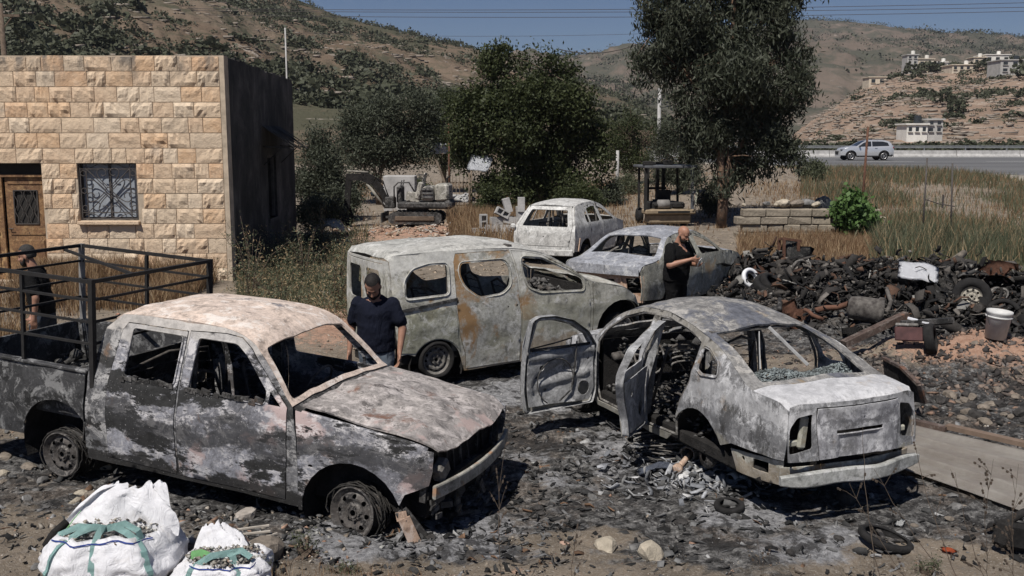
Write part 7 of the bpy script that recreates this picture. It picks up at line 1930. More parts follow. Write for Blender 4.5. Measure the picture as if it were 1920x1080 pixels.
# leafy weed plants along the right side of the house
for k, (x, y, h, lab) in enumerate(((-5.25, 19.9, 1.35, 'tall feathery weed at the near corner of the building'), (-4.9, 18.4, 1.0, 'feathery grey-green weed in front of the building corner'), (-4.35, 20.6, 1.15, 'branching grey-green weed beside the sooty side wall'), (-5.3, 23.0, 1.3, 'tall weed under the dark side window'), (-4.1, 17.4, 0.8, 'low bushy grey weed beyond the pickup roof'), (-3.4, 19.4, 0.95, 'wide grey weed between the side wall and the van'), (-3.1, 17.3, 0.7, 'small grey weed near the rear corner of the van'), (-5.0, 26.0, 1.3, 'tall weed at the far end of the side wall'), (-3.6, 23.5, 1.1, 'bushy weed beyond the van beside the dark house wall'))):
 g = np.random.default_rng(300 + k)
 t = thing('weed', lab, 'weed', (x, y, gz(x, y)))
 bm = bmesh.new(); C = []
 for s in range(13):
  a = g.uniform(0, 2 * PI); sp = g.uniform(0.1, 0.6) * h
  tip = Vector((sp * math.cos(a), sp * math.sin(a), h * g.uniform(0.5, 1.05))); mid = tip * 0.5 + Vector((0, 0, 0.12 * h))
  add_tube(bm, [(0.02 * math.cos(a), 0.02 * math.sin(a), 0), mid, tip], [0.008, 0.006, 0.003], 4, False)
  for q in range(34):
   f = g.uniform(0.2, 1.0); p = mid * (2 * f) if f < 0.5 else mid.lerp(tip, 2 * f - 1)
   C.append((p.x + g.normal() * 0.05, p.y + g.normal() * 0.05, max(0.03, p.z + g.normal() * 0.05)))
 bm_obj('stem', bm, M_BARK, t)
 V, F, col = leaf_quads(np.array(C), 0.065, g, 0.2, 0.3, None, 0.2)
 np_mesh('foliage', V, F, L_WEED, t, False, col)

g = np.random.default_rng(990); T_ = []
for k in range(150):
 x, y = g.uniform(-6.0, -2.4), g.uniform(16.0, 28.0)
 if not 440 < x / y * F_PX + 960 < 680: continue
 h = g.uniform(0.15, 0.5) * (1.4 if x < -4.6 else 1); n = int(150 + 300 * h)
 d = g.normal(size=(n, 3)) * np.array([0.22, 0.22, 0.0]); z = h * g.uniform(0, 1, n) ** 0.8
 T_.append(np.c_[x + d[:, 0] * (0.6 + z), y + d[:, 1] * (0.6 + z), gz(x, y) + z])
V, F, col = leaf_quads(np.concatenate(T_), 0.05, g, 0.1, 0.3, None, 0.25)
tag(np_mesh('low_weeds', V, F, L_WEED, None, False, col), kind='stuff')
# ================================================================ PEOPLE
def skin_mat(name, c):
 t = NT(name)
 t.col(t.ramp(t.noise(14, 5, 0.6), [(0.35, tuple(v * 0.8 for v in c)), (0.65, c)]))
 t.b.inputs['Roughness'].default_value = 0.5
 t.b.inputs['Subsurface Weight'].default_value = 0.08
 t.b.inputs['Subsurface Radius'].default_value = (0.02, 0.008, 0.004)
 t.bump(t.noise(120, 3), 0.15, 0.002)
 return t.m
def cloth_mat(name, c, scale=6.0):
 t = NT(name)
 t.col(t.ramp(t.noise(5, 6, 0.6), [(0.3, tuple(v * 0.7 for v in c)), (0.7, tuple(v * 1.15 for v in c))]))
 t.b.inputs['Roughness'].default_value = 0.95
 t.b.inputs['Specular IOR Level'].default_value = 0.1
 t.bump(t.noise(scale, 5, 0.6, 1.2, 3, None, (1, 1, 0.45)), 0.9, 0.035)
 return t.m
def ell(bm, c, r, rot=None):
 q = bmesh.ops.create_uvsphere(bm, u_segments=20, v_segments=12, radius=1.0)
 M = Matrix.Translation(c) @ (rot.to_4x4() if rot else Matrix()) @ Matrix.Diagonal((r[0], r[1], r[2], 1))
 bmesh.ops.transform(bm, matrix=M, verts=q['verts'])
def cap(bm, p, q, r0, r1, n=12, flat=1.0):
 p, q = Vector(p), Vector(q); d = (q - p).normalized()
 pts = [p - d * r0 * 0.95, p - d * r0 * 0.6, p, p.lerp(q, 0.5), q, q + d * r1 * 0.6, q + d * r1 * 0.95]
 add_tube(bm, pts, [r0 * 0.25, r0 * 0.78, r0, (r0 + r1) / 2, r1, r1 * 0.78, r1 * 0.25], n, True, flat)
def loft(bm, rings, n=20):
 """rings: (x, y, z, rx, ry) stacked bottom to top"""
 R_ = []
 for x, y, z, rx, ry in rings:
  R_.append([bm.verts.new((x + rx * math.cos(2 * PI * k / n), y + ry * math.sin(2 * PI * k / n), z)) for k in range(n)])
 for a, b in zip(R_, R_[1:]):
  for k in range(n): bm.faces.new((a[k], a[(k + 1) % n], b[(k + 1) % n], b[k]))
 bm.faces.new(R_[0][::-1]); bm.faces.new(R_[-1])
def fuse(name, bm, m, parent, voxel=0.007, smooth=4, noise_amp=0.0):
 bmesh.ops.recalc_face_normals(bm, faces=bm.faces)
 o = bm_obj(name, bm, m, parent, True)
 r = o.modifiers.new('union', 'REMESH'); r.mode = 'VOXEL'; r.voxel_size = voxel; r.use_smooth_shade = True
 s = o.modifiers.new('soft', 'SMOOTH'); s.factor = 0.5; s.iterations = smooth
 dg = bpy.context.evaluated_depsgraph_get()
 me = bpy.data.meshes.new_from_object(o.evaluated_get(dg))
 o.modifiers.clear(); o.data = me
 if noise_amp:
  V = np.empty(len(me.vertices) * 3, np.float32); me.vertices.foreach_get('co', V); V = V.reshape(-1, 3)
  N = np.empty(len(me.vertices) * 3, np.float32); me.vertices.foreach_get('normal', N); N = N.reshape(-1, 3)
  d = vfbm(np.c_[V[:, 0] * 9 + V[:, 1] * 6, V[:, 2] * 13 + V[:, 1] * 4], 5, 3) * noise_amp
  me.vertices.foreach_set('co', (V + N * d[:, None]).astype(np.float32).ravel())
 me.polygons.foreach_set('use_smooth', [True] * len(me.polygons))
 return o
def hand(bm, wrist, d, palm_n, thumb_side, curl=0.5, size=1.0):
 """palm and five bent fingers; d: direction of the fingers, palm_n: the side they close towards"""
 w = Vector(wrist); d = Vector(d).normalized(); n = Vector(palm_n); n = (n - d * n.dot(d)).normalized(); s = d.cross(n).normalized() * thumb_side
 for k in range(4):
  off = s * (0.030 - 0.020 * k) * size
  cap(bm, w + off * 0.6, w + d * 0.085 * size + off, 0.017 * size, 0.0125 * size, 8)
  L = (0.040, 0.045, 0.042, 0.034)[k] * size; p = w + d * 0.085 * size + off; a = curl * 0.6
  for j in range(3):
   dd = (d * math.cos(a) + n * math.sin(a)).normalized(); q = p + dd * L * (1, 0.7, 0.55)[j]
   cap(bm, p, q, 0.0095 * size, 0.008 * size, 8); p = q; a += curl * 0.8
 p = w + s * 0.024 * size + d * 0.02 * size; a = 0.7
 for j in range(2):
  dd = (d * 0.75 + s * 0.65 + n * (0.25 + 0.5 * j * curl)).normalized(); q = p + dd * 0.038 * size
  cap(bm, p, q, 0.0125 * size, 0.010 * size, 8); p = q
def head_parts(bm, c, Rm, k=1.0, heavy=0.0):
 def W(v): return Vector(c) + Rm @ (Vector(v) * k)
 ell(bm, W((0, -0.012, 0.035)), (0.077 * k, 0.097 * k, 0.090 * k), Rm)
 ell(bm, W((0, 0.022, -0.035)), ((0.060 + heavy) * k, 0.070 * k, 0.078 * k), Rm)
 ell(bm, W((0, 0.058, -0.080)), (0.030 * k, 0.028 * k, 0.026 * k), Rm)
 cap(bm, W((0, 0.084, 0.015)), W((0, 0.108, -0.024)), 0.009 * k, 0.015 * k, 8)
 for s in (-1, 1):
  ell(bm, W((s * 0.014, 0.098, -0.028)), (0.010 * k, 0.010 * k, 0.009 * k), Rm)
  ell(bm, W((s * 0.078, -0.008, -0.012)), (0.010 * k, 0.019 * k, 0.032 * k), Rm)
  cap(bm, W((s * 0.012, 0.086, 0.030)), W((s * 0.046, 0.072, 0.030)), 0.010 * k, 0.009 * k, 8)
  ell(bm, W((s * 0.040, 0.062, -0.022)), (0.022 * k, 0.018 * k, 0.020 * k), Rm)
 cap(bm, W((-0.018, 0.084, -0.056)), W((0.018, 0.084, -0.056)), 0.008 * k, 0.008 * k, 8)
 return W
def person(label, loc, rz, arms, tilt, skin, shirt, trousers, hair, beard=True, bald=False, bulk=1.0, legs=((-0.1, 0.02), (0.1, -0.02)), lean=0.0, voxel=0.008, turn=0.0, logo=None):
 """arms: for each side (elbow, wrist, finger direction, palm normal, curl), forward is +Y"""
 t = thing('person', label, 'person', loc, rz)
 b = bulk
 Rm = Matrix.Rotation(turn, 3, 'Z') @ Matrix.Rotation(-tilt, 3, 'X')
 neck = Vector((0, lean * 0.5, 1.44)); hc = neck + Vector((0, 0.02, 0.055)) + Rm @ Vector((0, 0.025, 0.10))
 bm = bmesh.new()
 W = head_parts(bm, hc, Rm, 1.0, 0.008 * (b - 1) * 5)
 cap(bm, neck - Vector((0, 0.01, 0.06)), hc - Rm @ Vector((0, 0.01, 0.03)), 0.062 * (0.6 + 0.4 * b), 0.054, 14)
 loft(bm, [(0, 0, 0.90, 0.15 * b, 0.10 * b), (0, 0.01, 1.02, 0.145 * b, 0.105 * b), (0, lean * 0.2, 1.15, 0.15 * b, 0.11 * b), (0, lean * 0.35, 1.30, 0.17 * b, 0.115 * b), (0, lean * 0.45, 1.41, 0.13, 0.08)])
 sh = {}
 for s, (el, wr, fd, pn, cu) in zip((-1, 1), arms):
  S0 = Vector((s * 0.185 * (0.7 + 0.3 * b), lean * 0.42, 1.372)); sh[s] = S0
  cap(bm, S0, el, 0.050 * b, 0.040 * b, 12); cap(bm, el, wr, 0.041 * b, 0.026, 12)
  cap(bm, wr, Vector(wr) + Vector(fd).normalized() * 0.02, 0.026, 0.024, 10)
  hand(bm, wr, fd, pn, s, cu)
 for s, (kx, ky) in zip((-1, 1), legs):
  hip = Vector((s * 0.09, 0, 0.90)); kn = Vector((s * 0.10, ky * 0.5 + 0.03, 0.49)); an = Vector((s * 0.105, ky, 0.09))
  cap(bm, hip, kn, 0.075 * b, 0.052, 12); cap(bm, kn, an, 0.052, 0.036, 12)
 fuse('body', bm, skin, t, voxel, 3)
 bm = bmesh.new()     # T-shirt
 loft(bm, [(0, 0, 0.86, 0.180 * b, 0.128 * b), (0, 0.01, 0.98, 0.178 * b, 0.135 * b), (0, lean * 0.2 + 0.01, 1.12, 0.176 * b, 0.135 * b), (0, lean * 0.35, 1.27, 0.196 * b, 0.133 * b), (0, lean * 0.42, 1.37, 0.19 * (0.8 + 0.2 * b), 0.11), (0, lean * 0.46 - 0.005, 1.425, 0.10, 0.078), (0, lean * 0.48, 1.45, 0.072, 0.066)])
 for s, (el, wr, fd, pn, cu) in zip((-1, 1), arms):
  S0 = sh[s]; e = Vector(el)
  cap(bm, S0 - Vector((s * 0.01, 0, 0.005)), S0.lerp(e, 0.72), 0.061 * b, 0.066 * b, 14)
 fuse('shirt', bm, shirt, t, 0.012, 4, 0.007)
 bm = bmesh.new()
 loft(bm, [(0, 0, 0.80, 0.16 * b, 0.12 * b), (0, 0, 0.88, 0.172 * b, 0.125 * b), (0, 0, 0.96, 0.158 * b, 0.115 * b)])
 for s, (kx, ky) in zip((-1, 1), legs):
  hip = Vector((s * 0.09, 0, 0.86)); kn = Vector((s * 0.10, ky * 0.5 + 0.03, 0.49)); an = Vector((s * 0.105, ky, 0.10))
  cap(bm, hip, kn, 0.098 * b, 0.075, 14); cap(bm, kn, an, 0.075, 0.066, 14)
 fuse('trousers', bm, trousers, t, 0.013, 4, 0.008)
 for s, (kx, ky) in zip((-1, 1), legs):
  bm = bmesh.new(); cap(bm, (s * 0.105, ky - 0.04, 0.045), (s * 0.115, ky + 0.13, 0.038), 0.045, 0.040, 12); cap(bm, (s * 0.105, ky, 0.06), (s * 0.105, ky, 0.11), 0.045, 0.045, 10)
  fuse('shoe', bm, M_TYRE, t, 0.010, 3)
 if not bald:
  bm = bmesh.new()
  ell(bm, W((0, -0.020, 0.050)), (0.083, 0.100, 0.090), Rm); ell(bm, W((0, -0.045, 0.005)), (0.078, 0.075, 0.070), Rm)
  ho = bm_obj('hair', bm, hair, t, True)
  # keep the part of the cap above the brow and behind the ears
  bmh = bmesh.new(); bmh.from_mesh(ho.data)
  Ri = Rm.transposed(); kill = []
  for v in bmh.verts:
   q = Ri @ (v.co - Vector(hc))
   if q.y > 0.035 and q.z < 0.088 or q.z < -0.055 or (abs(q.x) > 0.05 and q.y > 0.02 and q.z < 0.03): kill.append(v)
   v.co += (v.co - Vector(hc)).normalized() * 0.005 * noise.noise(v.co * 60)
  bmesh.ops.delete(bmh, geom=kill, context='VERTS'); bmh.to_mesh(ho.data); bmh.free()
 if beard:
  bm = bmesh.new()
  ell(bm, W((0, 0.048, -0.082)), (0.054, 0.052, 0.046), Rm); ell(bm, W((0, 0.078, -0.078)), (0.034, 0.026, 0.038), Rm)
  for s in (-1, 1):
   cap(bm, W((s * 0.066, 0.005, -0.015)), W((s * 0.048, 0.05, -0.075)), 0.014, 0.022, 8)
   cap(bm, W((s * 0.004, 0.098, -0.047)), W((s * 0.028, 0.088, -0.058)), 0.007, 0.008, 8)
  fuse('beard', bm, hair if beard is True else beard, t, 0.006, 1, 0.003)
 for s in (-1, 1):
  bm = bmesh.new(); cap(bm, W((s * 0.018, 0.090, 0.034)), W((s * 0.046, 0.078, 0.035)), 0.0035, 0.0025, 6); bm_obj('eyebrow', bm, hair, t, True)
  bm = bmesh.new(); ell(bm, W((s * 0.030, 0.0765, 0.008)), (0.008, 0.0045, 0.004), Rm); bm_obj('eye', bm, M_EYE, t, True)
 return t, W
M_EYE = simple('eye_dark', (0.03, 0.02, 0.018), 0.3, 0.2, 20, 0, spec=0.6)
M_SK1 = skin_mat('skin_tan', (0.36, 0.19, 0.13)); M_SK2 = skin_mat('skin_olive', (0.33, 0.18, 0.125))
M_HAIR = simple('hair_dark', (0.016, 0.013, 0.012), 0.7, 0.5, 60, 0.8, 0.004); M_HAIRG = simple('hair_greying', (0.045, 0.042, 0.040), 0.8, 0.6, 60, 0.8, 0.004)
C_BLACK = cloth_mat('black_cotton', (0.009, 0.009, 0.0095)); C_NAVY = cloth_mat('navy_cotton', (0.010, 0.012, 0.022)); C_TRB = cloth_mat('black_trouser_cloth', (0.009, 0.009, 0.0095)); C_JEAN = cloth_mat('blue_grey_denim', (0.12, 0.145, 0.18)); C_JEAN2 = cloth_mat('dark_denim', (0.035, 0.042, 0.055))
# man by the grey sedan, looking down at what he holds
mr = (2.50, 15.05)
armsR = [((-0.30, 0.06, 1.10), (-0.10, 0.34, 1.11), (0.75, 0.45, 0.02), (0.3, -0.1, 0.9), 0.9), ((0.30, 0.10, 1.12), (0.13, 0.36, 1.22), (-0.55, 0.6, -0.15), (-0.3, -0.5, 0.2), 0.9)]
p1, W1 = person('bald bearded man in black T-shirt and trousers looking down at the thing in his hands', (mr[0], mr[1], gz(*mr)), R(-135), [armsR[0], armsR[1]], 0.55, M_SK1, C_BLACK, C_TRB, M_HAIR, True, True, 1.34, ((0, 0.03), (0, -0.04)), 0.05, 0.010)
bm = bmesh.new(); add_box(bm, (0.03, 0.44, 1.17), (0.075, 0.012, 0.15), Matrix.Rotation(0.5, 3, 'Y') @ Matrix.Rotation(-0.6, 3, 'X'), 0.004)
ph = bm_obj('phone', bm, simple('pale_phone', (0.45, 0.46, 0.47), 0.4, 0.1, 5, 0)); ph.matrix_world = Matrix.Translation((mr[0], mr[1], gz(*mr))) @ Matrix.Rotation(R(-135), 4, 'Z')
tag(ph, 'small pale phone-like thing held by the bald man', 'phone')
# man behind the pickup bonnet, head bowed
mm = (-1.40, 10.08)
armsM = [((0.0, 0, 0),) * 0] if False else [((-0.285, 0.02, 1.11), (-0.275, 0.12, 0.87), (0.05, 0.15, -1), (0.5, 0.3, 0), 0.5), ((0.265, -0.03, 1.10), (0.27, 0.06, 0.85), (0.0, 0.15, -1), (-0.6, 0.2, 0), 0.5)]
p2, W2 = person('young man with short dark hair and navy T-shirt bowing his head behind the pickup bonnet', (mm[0], mm[1], gz(*mm)), R(172), armsM, 0.80, M_SK2, C_NAVY, C_JEAN, M_HAIR, True, False, 1.12, ((0, 0.08), (0, -0.06)), 0.03, 0.009, 0.12)
bm = bmesh.new()
for k, (w, z) in enumerate(((0.010, 1.245), (0.007, 1.205))):
 for q in range(4): add_box(bm, (0.035 - 0.012 * q - 0.02, 0.148, z), (0.006, 0.004, w), None)
o = bm_obj('shirt_print', bm, simple('faded_print', (0.13, 0.13, 0.14), 0.9, 0.3, 30, 0), p2); o['kind'] = 'stuff'
# man walking left behind the cage
ml = (-5.85, 12.25)
armsL = [((-0.28, -0.02, 1.10), (-0.27, 0.02, 0.84), (0.0, 0.1, -1), (0.6, 0.2, 0), 0.5), ((0.27, 0.02, 1.09), (0.24, 0.20, 0.86), (0.0, 0.35, -1), (-0.6, 0.3, 0), 0.8)]
p3, W3 = person('bearded man with cropped greying hair in black T-shirt walking left behind the pickup cage', (ml[0], ml[1], gz(*ml)), R(96), armsL, 0.30, M_SK2, C_BLACK, C_JEAN2, M_HAIRG, M_HAIR, False, 1.08, ((0, 0.16), (0, -0.18)), 0.16, 0.010)

# ================================================================ LOW STONE WALL AND ITS LOOSE STONES
def at(px, py, z=None, it=4):
 """the ground point seen at a pixel"""
 zz = 0.0 if z is None else z
 for _ in range(it):
  k = (zz - 3.0); b = (py - 540) / F_PX
  ry = math.cos(R(8.56)) - b * math.sin(R(8.56)); rz = -math.sin(R(8.56)) - b * math.cos(R(8.56))
  t = k / rz; x, y = (px - 960) / F_PX * t, ry * t
  if z is not None: break
  zz = gz(x, y)
 return x, y, zz
def rock(name, label, cat, x, y, s, seed, m, flat=0.7, group=None, z=None, stretch=1.2):
 g = np.random.default_rng(seed)
 bm = bmesh.new(); bmesh.ops.create_icosphere(bm, subdivisions=2, radius=1.0)
 pl = [Vector(g.normal(size=3)).normalized() for _ in range(9)]; dd = [g.uniform(0.55, 0.9) for _ in range(9)]
 for v in bm.verts:
  for p, d in zip(pl, dd):
   e = v.co.dot(p) - d
   if e > 0: v.co -= p * e
  v.co *= 1 + 0.06 * noise.noise(v.co * 3 + Vector((seed, 0, 0)))
  v.co.x *= stretch * s; v.co.y *= s * 0.85; v.co.z *= s * flat
 z = gz(x, y) if z is None else z
 o = bm_obj(name, bm, m, None, False, (x, y, z + s * flat * 0.35)); o.rotation_euler = (g.uniform(-.2, .2), g.uniform(-.2, .2), g.uniform(0, 6.28))
 if label: tag(o, label, cat, group)
 return o
M_ROCK = simple('field_stone', (0.50, 0.44, 0.35), 0.95, 0.45, 6, 0.9, 0.02); M_ROCKD = simple('dusty_rock', (0.27, 0.23, 0.19), 0.95, 0.55, 6, 0.9, 0.02); M_ROCKG = simple('grey_rubble', (0.22, 0.215, 0.21), 0.95, 0.6, 7, 0.9, 0.02); M_ROCKC = simple('charred_rock', (0.075, 0.07, 0.067), 0.95, 0.7, 7, 0.9, 0.02)
M_WALLST = simple('dusty_wall_stone', (0.30, 0.26, 0.205), 0.95, 0.4, 3, 0.9, 0.03)
wl = thing('stone_wall', 'low dusty wall of large pale blocks behind the dry grass', 'wall', (8.95, 30.6, 0))
g = np.random.default_rng(44)
for r in range(4):
 x = -2.1;
 while x < 2.0:
  w = g.uniform(0.4, 0.85)
  bm = bmesh.new(); add_box(bm, (0, 0, 0), (w - 0.02, 0.4 + g.uniform(-.04, .06), 0.235), None, 0.025)
  for v in bm.verts: v.co += Vector((0, 0.03 * noise.noise(v.co * 5 + Vector((x, r, 0))), 0.01 * noise.noise(v.co * 7)))
  bm_obj('stone', bm, M_WALLST, wl, False, (x + w / 2 + (0.2 if r % 2 else 0), g.uniform(-.03, .03), 0.02 + r * 0.24)); x += w
for k, px in enumerate((1395, 1412, 1436, 1468, 1490, 1512, 1530, 1590, 1560, 1455, 1380)):
 x, _ = pxz(px, 385, 30.6 + (k % 3) * 0.2); big = k in (3, 4, 5)
 rock('loose_stone', 'rough pale stone lying loose along the top of the low wall', 'stone', x, 30.6 + (k % 3) * 0.15, 0.24 if big else 0.09 + 0.03 * (k % 4), 400 + k, (M_ROCK, M_ROCKD, M_ROCKG)[k % 3], 0.6, 'loose stones on the low wall', 0.96)
rock('boulder', 'orange-tan boulder in dry grass above the low wall', 'boulder', *pxz(1482, 352, 36)[:1], 36.0, 0.5, 420, simple('orange_rock', (0.42, 0.27, 0.17), 0.95, 0.4, 4, 0.9, 0.03), 0.8)
bx, _ = pxz(1545, 352, 34); bm = bmesh.new(); ell(bm, (0, 0, 0.36), (0.34, 0.3, 0.40));
for v in bm.verts: v.co *= 1 + 0.12 * noise.noise(v.co * 4)
tag(bm_obj('rubbish_bag', bm, simple('black_plastic_bag', (0.02, 0.022, 0.026), 0.35, 0.4, 6, 0.8, 0.02, spec=0.6), None, True, (bx, 34.0, gz(bx, 34) + 0.1)), 'bulging black plastic bag standing above the low wall', 'bag')

# ================================================================ POSTS, POLES, WIRES
M_RUST = simple('rusty_iron', (0.15, 0.075, 0.05), 0.9, 0.5, 10, 0.5, 0.01)
def post(name, label, px, pyb, pyt, Y, r, m, cat='post', lean=0.0, n=8):
 x, zb = pxz(px, pyb, Y); _, zt = pxz(px, pyt, Y); z0 = min(zb, gz(x, Y))
 bm = bmesh.new(); add_tube(bm, [(0, 0, -0.2), (lean, 0, zt - z0)], [r, r * 0.85], n)
 return tag(bm_obj(name, bm, m, None, True, (x, Y, z0)), label, cat)
post('fence_post', 'tall rusty iron post with a small red bracket beside the fig bush', 1618, 340, 238, 33.5, 0.045, M_RUST, lean=0.08)
post('fence_post', 'dark thin post standing in the weeds right of the rusty one', 1733, 388, 296, 30.0, 0.03, M_IRON)
post('fence_post', 'dark leaning post, the rightmost in the weeds', 1787, 388, 306, 30.0, 0.03, M_IRON, lean=-0.10)
bm = bmesh.new(); x0, z0 = pxz(1733, 373, 30.0); x1, z1 = pxz(1790, 387, 30.0); add_tube(bm, [(x0, 30, z0), ((x0 + x1) / 2, 30, z0 - 0.15), (x1, 30, z1)], 0.015, 5); xa, za = pxz(1768, 390, 30); add_tube(bm, [(xa, 30.02, za), (xa, 30.02, za + 0.4)], 0.03, 5)
tag(bm_obj('fence_wire', bm, M_IRON), 'fallen twisted fence wire strung between the two dark posts', 'wire')
post('concrete_post', 'pale concrete post left of the forklift', 1157, 352, 282, 47.0, 0.09, M_CONC, n=6)
post('utility_pole', 'slender pale pole rising behind the forklift trees', 1233, 350, 165, 70.0, 0.14, M_CONC, 'pole')
post('antenna_pole', 'thin pale pole sticking up behind the building roof', 538, 160, 52, 40.0, 0.035, M_CONC, 'pole')
post('slim_post', 'rusty slim post in front of the tarpaulin shelter', 843, 385, 232, 43.0, 0.05, M_RUST, 'post')
x, z0 = pxz(8, 112, 60.0); pl = thing('utility_pole', 'wooden power pole with a crossarm on the hillside at the far left', 'pole', (x, 60.0, 0))
bm = bmesh.new(); _, zt = pxz(8, 6, 60.0); add_tube(bm, [(0, 0, 0), (0, 0, zt)], [0.2, 0.14], 8); bm_obj('pole', bm, M_BARK, pl, True)
bm = bmesh.new(); add_bar(bm, (-1.1, 0, zt - 0.7), (1.1, 0, zt - 0.7), 0.14); add_bar(bm, (-0.7, 0, zt - 0.7), (0, 0, zt - 1.5), 0.06); add_bar(bm, (0.7, 0, zt - 0.7), (0, 0, zt - 1.5), 0.06); bm_obj('crossarm', bm, M_BARK, pl)
for k, (a, b, sag, r, lab) in enumerate((((-20, 10, 200), (2000, 3, 200), 1.2, 0.05, 'topmost of the thin power lines crossing the sky'), ((-20, 14, 200), (2000, 12, 200), 1.0, 0.05, 'second of the thin power lines crossing the sky'), ((-20, 20, 200), (2000, 19, 200), 1.3, 0.05, 'third power line, just below the upper pair'), ((560, 62, 200), (1240, 62, 200), 0.6, 0.03, 'faint level cable near the crown of the round tree'), ((1048, 92, 46), (1300, 20, 46), 0.8, 0.02, 'single cable slanting up from the round tree to the eucalyptus'))):
 xa, za = pxz(a[0], a[1], a[2]); xb, zb = pxz(b[0], b[1], b[2])
 bm = bmesh.new(); add_tube(bm, [(xa + (xb - xa) * q / 20, a[2], za + (zb - za) * q / 20 - sag * 4 * (q / 20) * (1 - q / 20)) for q in range(21)], r, 4, False)
 tag(bm_obj('power_line', bm, M_IRON), lab, 'cable')

# ================================================================ SHELTERS AND CLUTTER BEHIND
def box_thing(name, label, cat, px0, px1, pyt, pyb, Y, d, m, bev=0.02, rz=0.0):
 x0, zt = pxz(px0, pyt, Y); x1, zb = pxz(px1, pyb, Y); zb = min(zb, gz((x0 + x1) / 2, Y))
 bm = bmesh.new(); add_box(bm, (0, 0, (zt - zb) / 2), (x1 - x0, d, zt - zb), None, bev)
 o = bm_obj(name, bm, m, None, False, ((x0 + x1) / 2, Y + d / 2, zb)); o.rotation_euler[2] = rz
 return tag(o, label, cat)
box_thing('concrete_trough', 'pale grey concrete trough with a bright rim under the olive tree', 'trough', 718, 778, 330, 362, 41.0, 1.0, M_CONC)
M_WOOD = simple('weathered_wood', (0.24, 0.19, 0.145), 0.9, 0.5, 5, 0.6, 0.01)
M_TARP = simple('white_tarpaulin', (0.62, 0.64, 0.68), 0.6, 0.2, 3, 0.7, 0.03); M_WOOD = simple('weathered_wood', (0.24, 0.19, 0.145), 0.9, 0.5, 5, 0.6, 0.01)
def tarp(label, pts, sag, seed, m=M_TARP):
 """pts: four corner points"""
 a, b, c, d = [Vector(p) for p in pts]; n = 9; bm = bmesh.new(); V = []
 for i in range(n):
  for j in range(n):
   u, v = i / (n - 1), j / (n - 1)
   p = a.lerp(b, u).lerp(d.lerp(c, u), v); p.z += -sag * math.sin(u * PI) * math.sin(v * PI) + 0.06 * noise.noise(p * 2.3 + Vector((seed, 0, 0)))
   V.append(bm.verts.new(p))
 for i in range(n - 1):
  for j in range(n - 1): bm.faces.new((V[i * n + j], V[(i + 1) * n + j], V[(i + 1) * n + j + 1], V[i * n + j + 1]))
 bmesh.ops.solidify(bm, geom=bm.faces[:], thickness=0.01)
 return tag(bm_obj('tarpaulin', bm, m, None, True), label, 'tarpaulin')
def P3(px, py, Y): x, z = pxz(px, py, Y); return (x, Y, z)
tarp('white sheet roof of the small shelter beside the big round tree', [P3(874, 318, 41), P3(914, 322, 41), P3(926, 292, 41.8), P3(884, 290, 41.8)], 0.06, 1)
for k, px in enumerate((880, 884)):
 post('shelter_post', 'pale %s post holding up the small white-roofed shelter' % ('front left' if k == 0 else 'rear left'), px, 352, 316, 41.1 + k * 0.6, 0.04, M_WOOD)
tarp('blue-white sheet hung in the trees left of the slim rusty post', [P3(798, 268, 46), P3(838, 270, 46), P3(840, 288, 46.6), P3(806, 286, 46.6)], 0.2, 3)
bm = bmesh.new(); xa, za = pxz(818, 300, 42); xb, zb = pxz(845, 372, 42); add_bar(bm, (xa, 42, za), (xb, 42, zb), 0.09); tag(bm_obj('leaning_plank', bm, M_WOOD), 'pale plank leaning beside the slim rusty post', 'plank')
t = thing('wooden_fence', 'rough brown fence of thin boards behind the slim rusty post', 'fence', (*pxz(865, 350, 44)[:1], 44.0, gz(pxz(865, 350, 44)[0], 44)))
for k in range(8): bm = bmesh.new(); add_bar(bm, (-0.55 + k * 0.16, 0, 0), (-0.55 + k * 0.16, 0, 1.25 + 0.1 * (k % 3)), 0.09, 0.02); bm_obj('board', bm, M_WOOD, t)
for z in (0.3, 1.0): bm = bmesh.new(); add_bar(bm, (-0.6, 0.03, z), (0.65, 0.03, z), 0.02, 0.06); bm_obj('rail', bm, M_WOOD, t)
def crumple(name, label, cat, x, y, z, sx, sy, h, m, seed, rot=(0, 0, 0), n=11, group=None, amp=0.25, th=0.008, f=2.5):
 bm = bmesh.new(); V = []
 for i in range(n):
  for j in range(n):
   u, v = i / (n - 1) - .5, j / (n - 1) - .5
   k = noise.noise((u * f + seed, v * f, 1.3)) + 0.5 * noise.noise((u * f * 2.3 + seed, v * f * 2.3, 7))
   V.append(bm.verts.new((u * sx + 0.1 * sx * noise.noise((v * 3, seed, 2)), v * sy + 0.1 * sy * noise.noise((u * 3, seed, 9)), h * (0.6 - 1.6 * (u * u + v * v)) + amp * k * min(sx, sy))))
 for i in range(n - 1):
  for j in range(n - 1): bm.faces.new((V[i * n + j], V[(i + 1) * n + j], V[(i + 1) * n + j + 1], V[i * n + j + 1]))
 bmesh.ops.solidify(bm, geom=bm.faces[:], thickness=th)
 o = bm_obj(name, bm, m, None, True, (x, y, z)); o.rotation_euler = rot
 return tag(o, label, cat, group) if label else o
M_WPLAS = simple('white_sheeting', (0.66, 0.66, 0.66), 0.6, 0.18, 6, 0.8, 0.02)
x, y, z = at(862, 386); crumple('plastic_sheeting', 'crumpled white plastic sheeting on the ground beyond the excavator', 'sheeting', x, y, z + 0.25, 1.3, 0.9, 0.4, M_WPLAS, 5)
x, y, z = at(632, 442); crumple('plastic_sheeting', 'crumpled white plastic heap under the excavator bucket', 'sheeting', x - 0.2, y, z + 0.15, 1.0, 0.7, 0.5, M_WPLAS, 8)
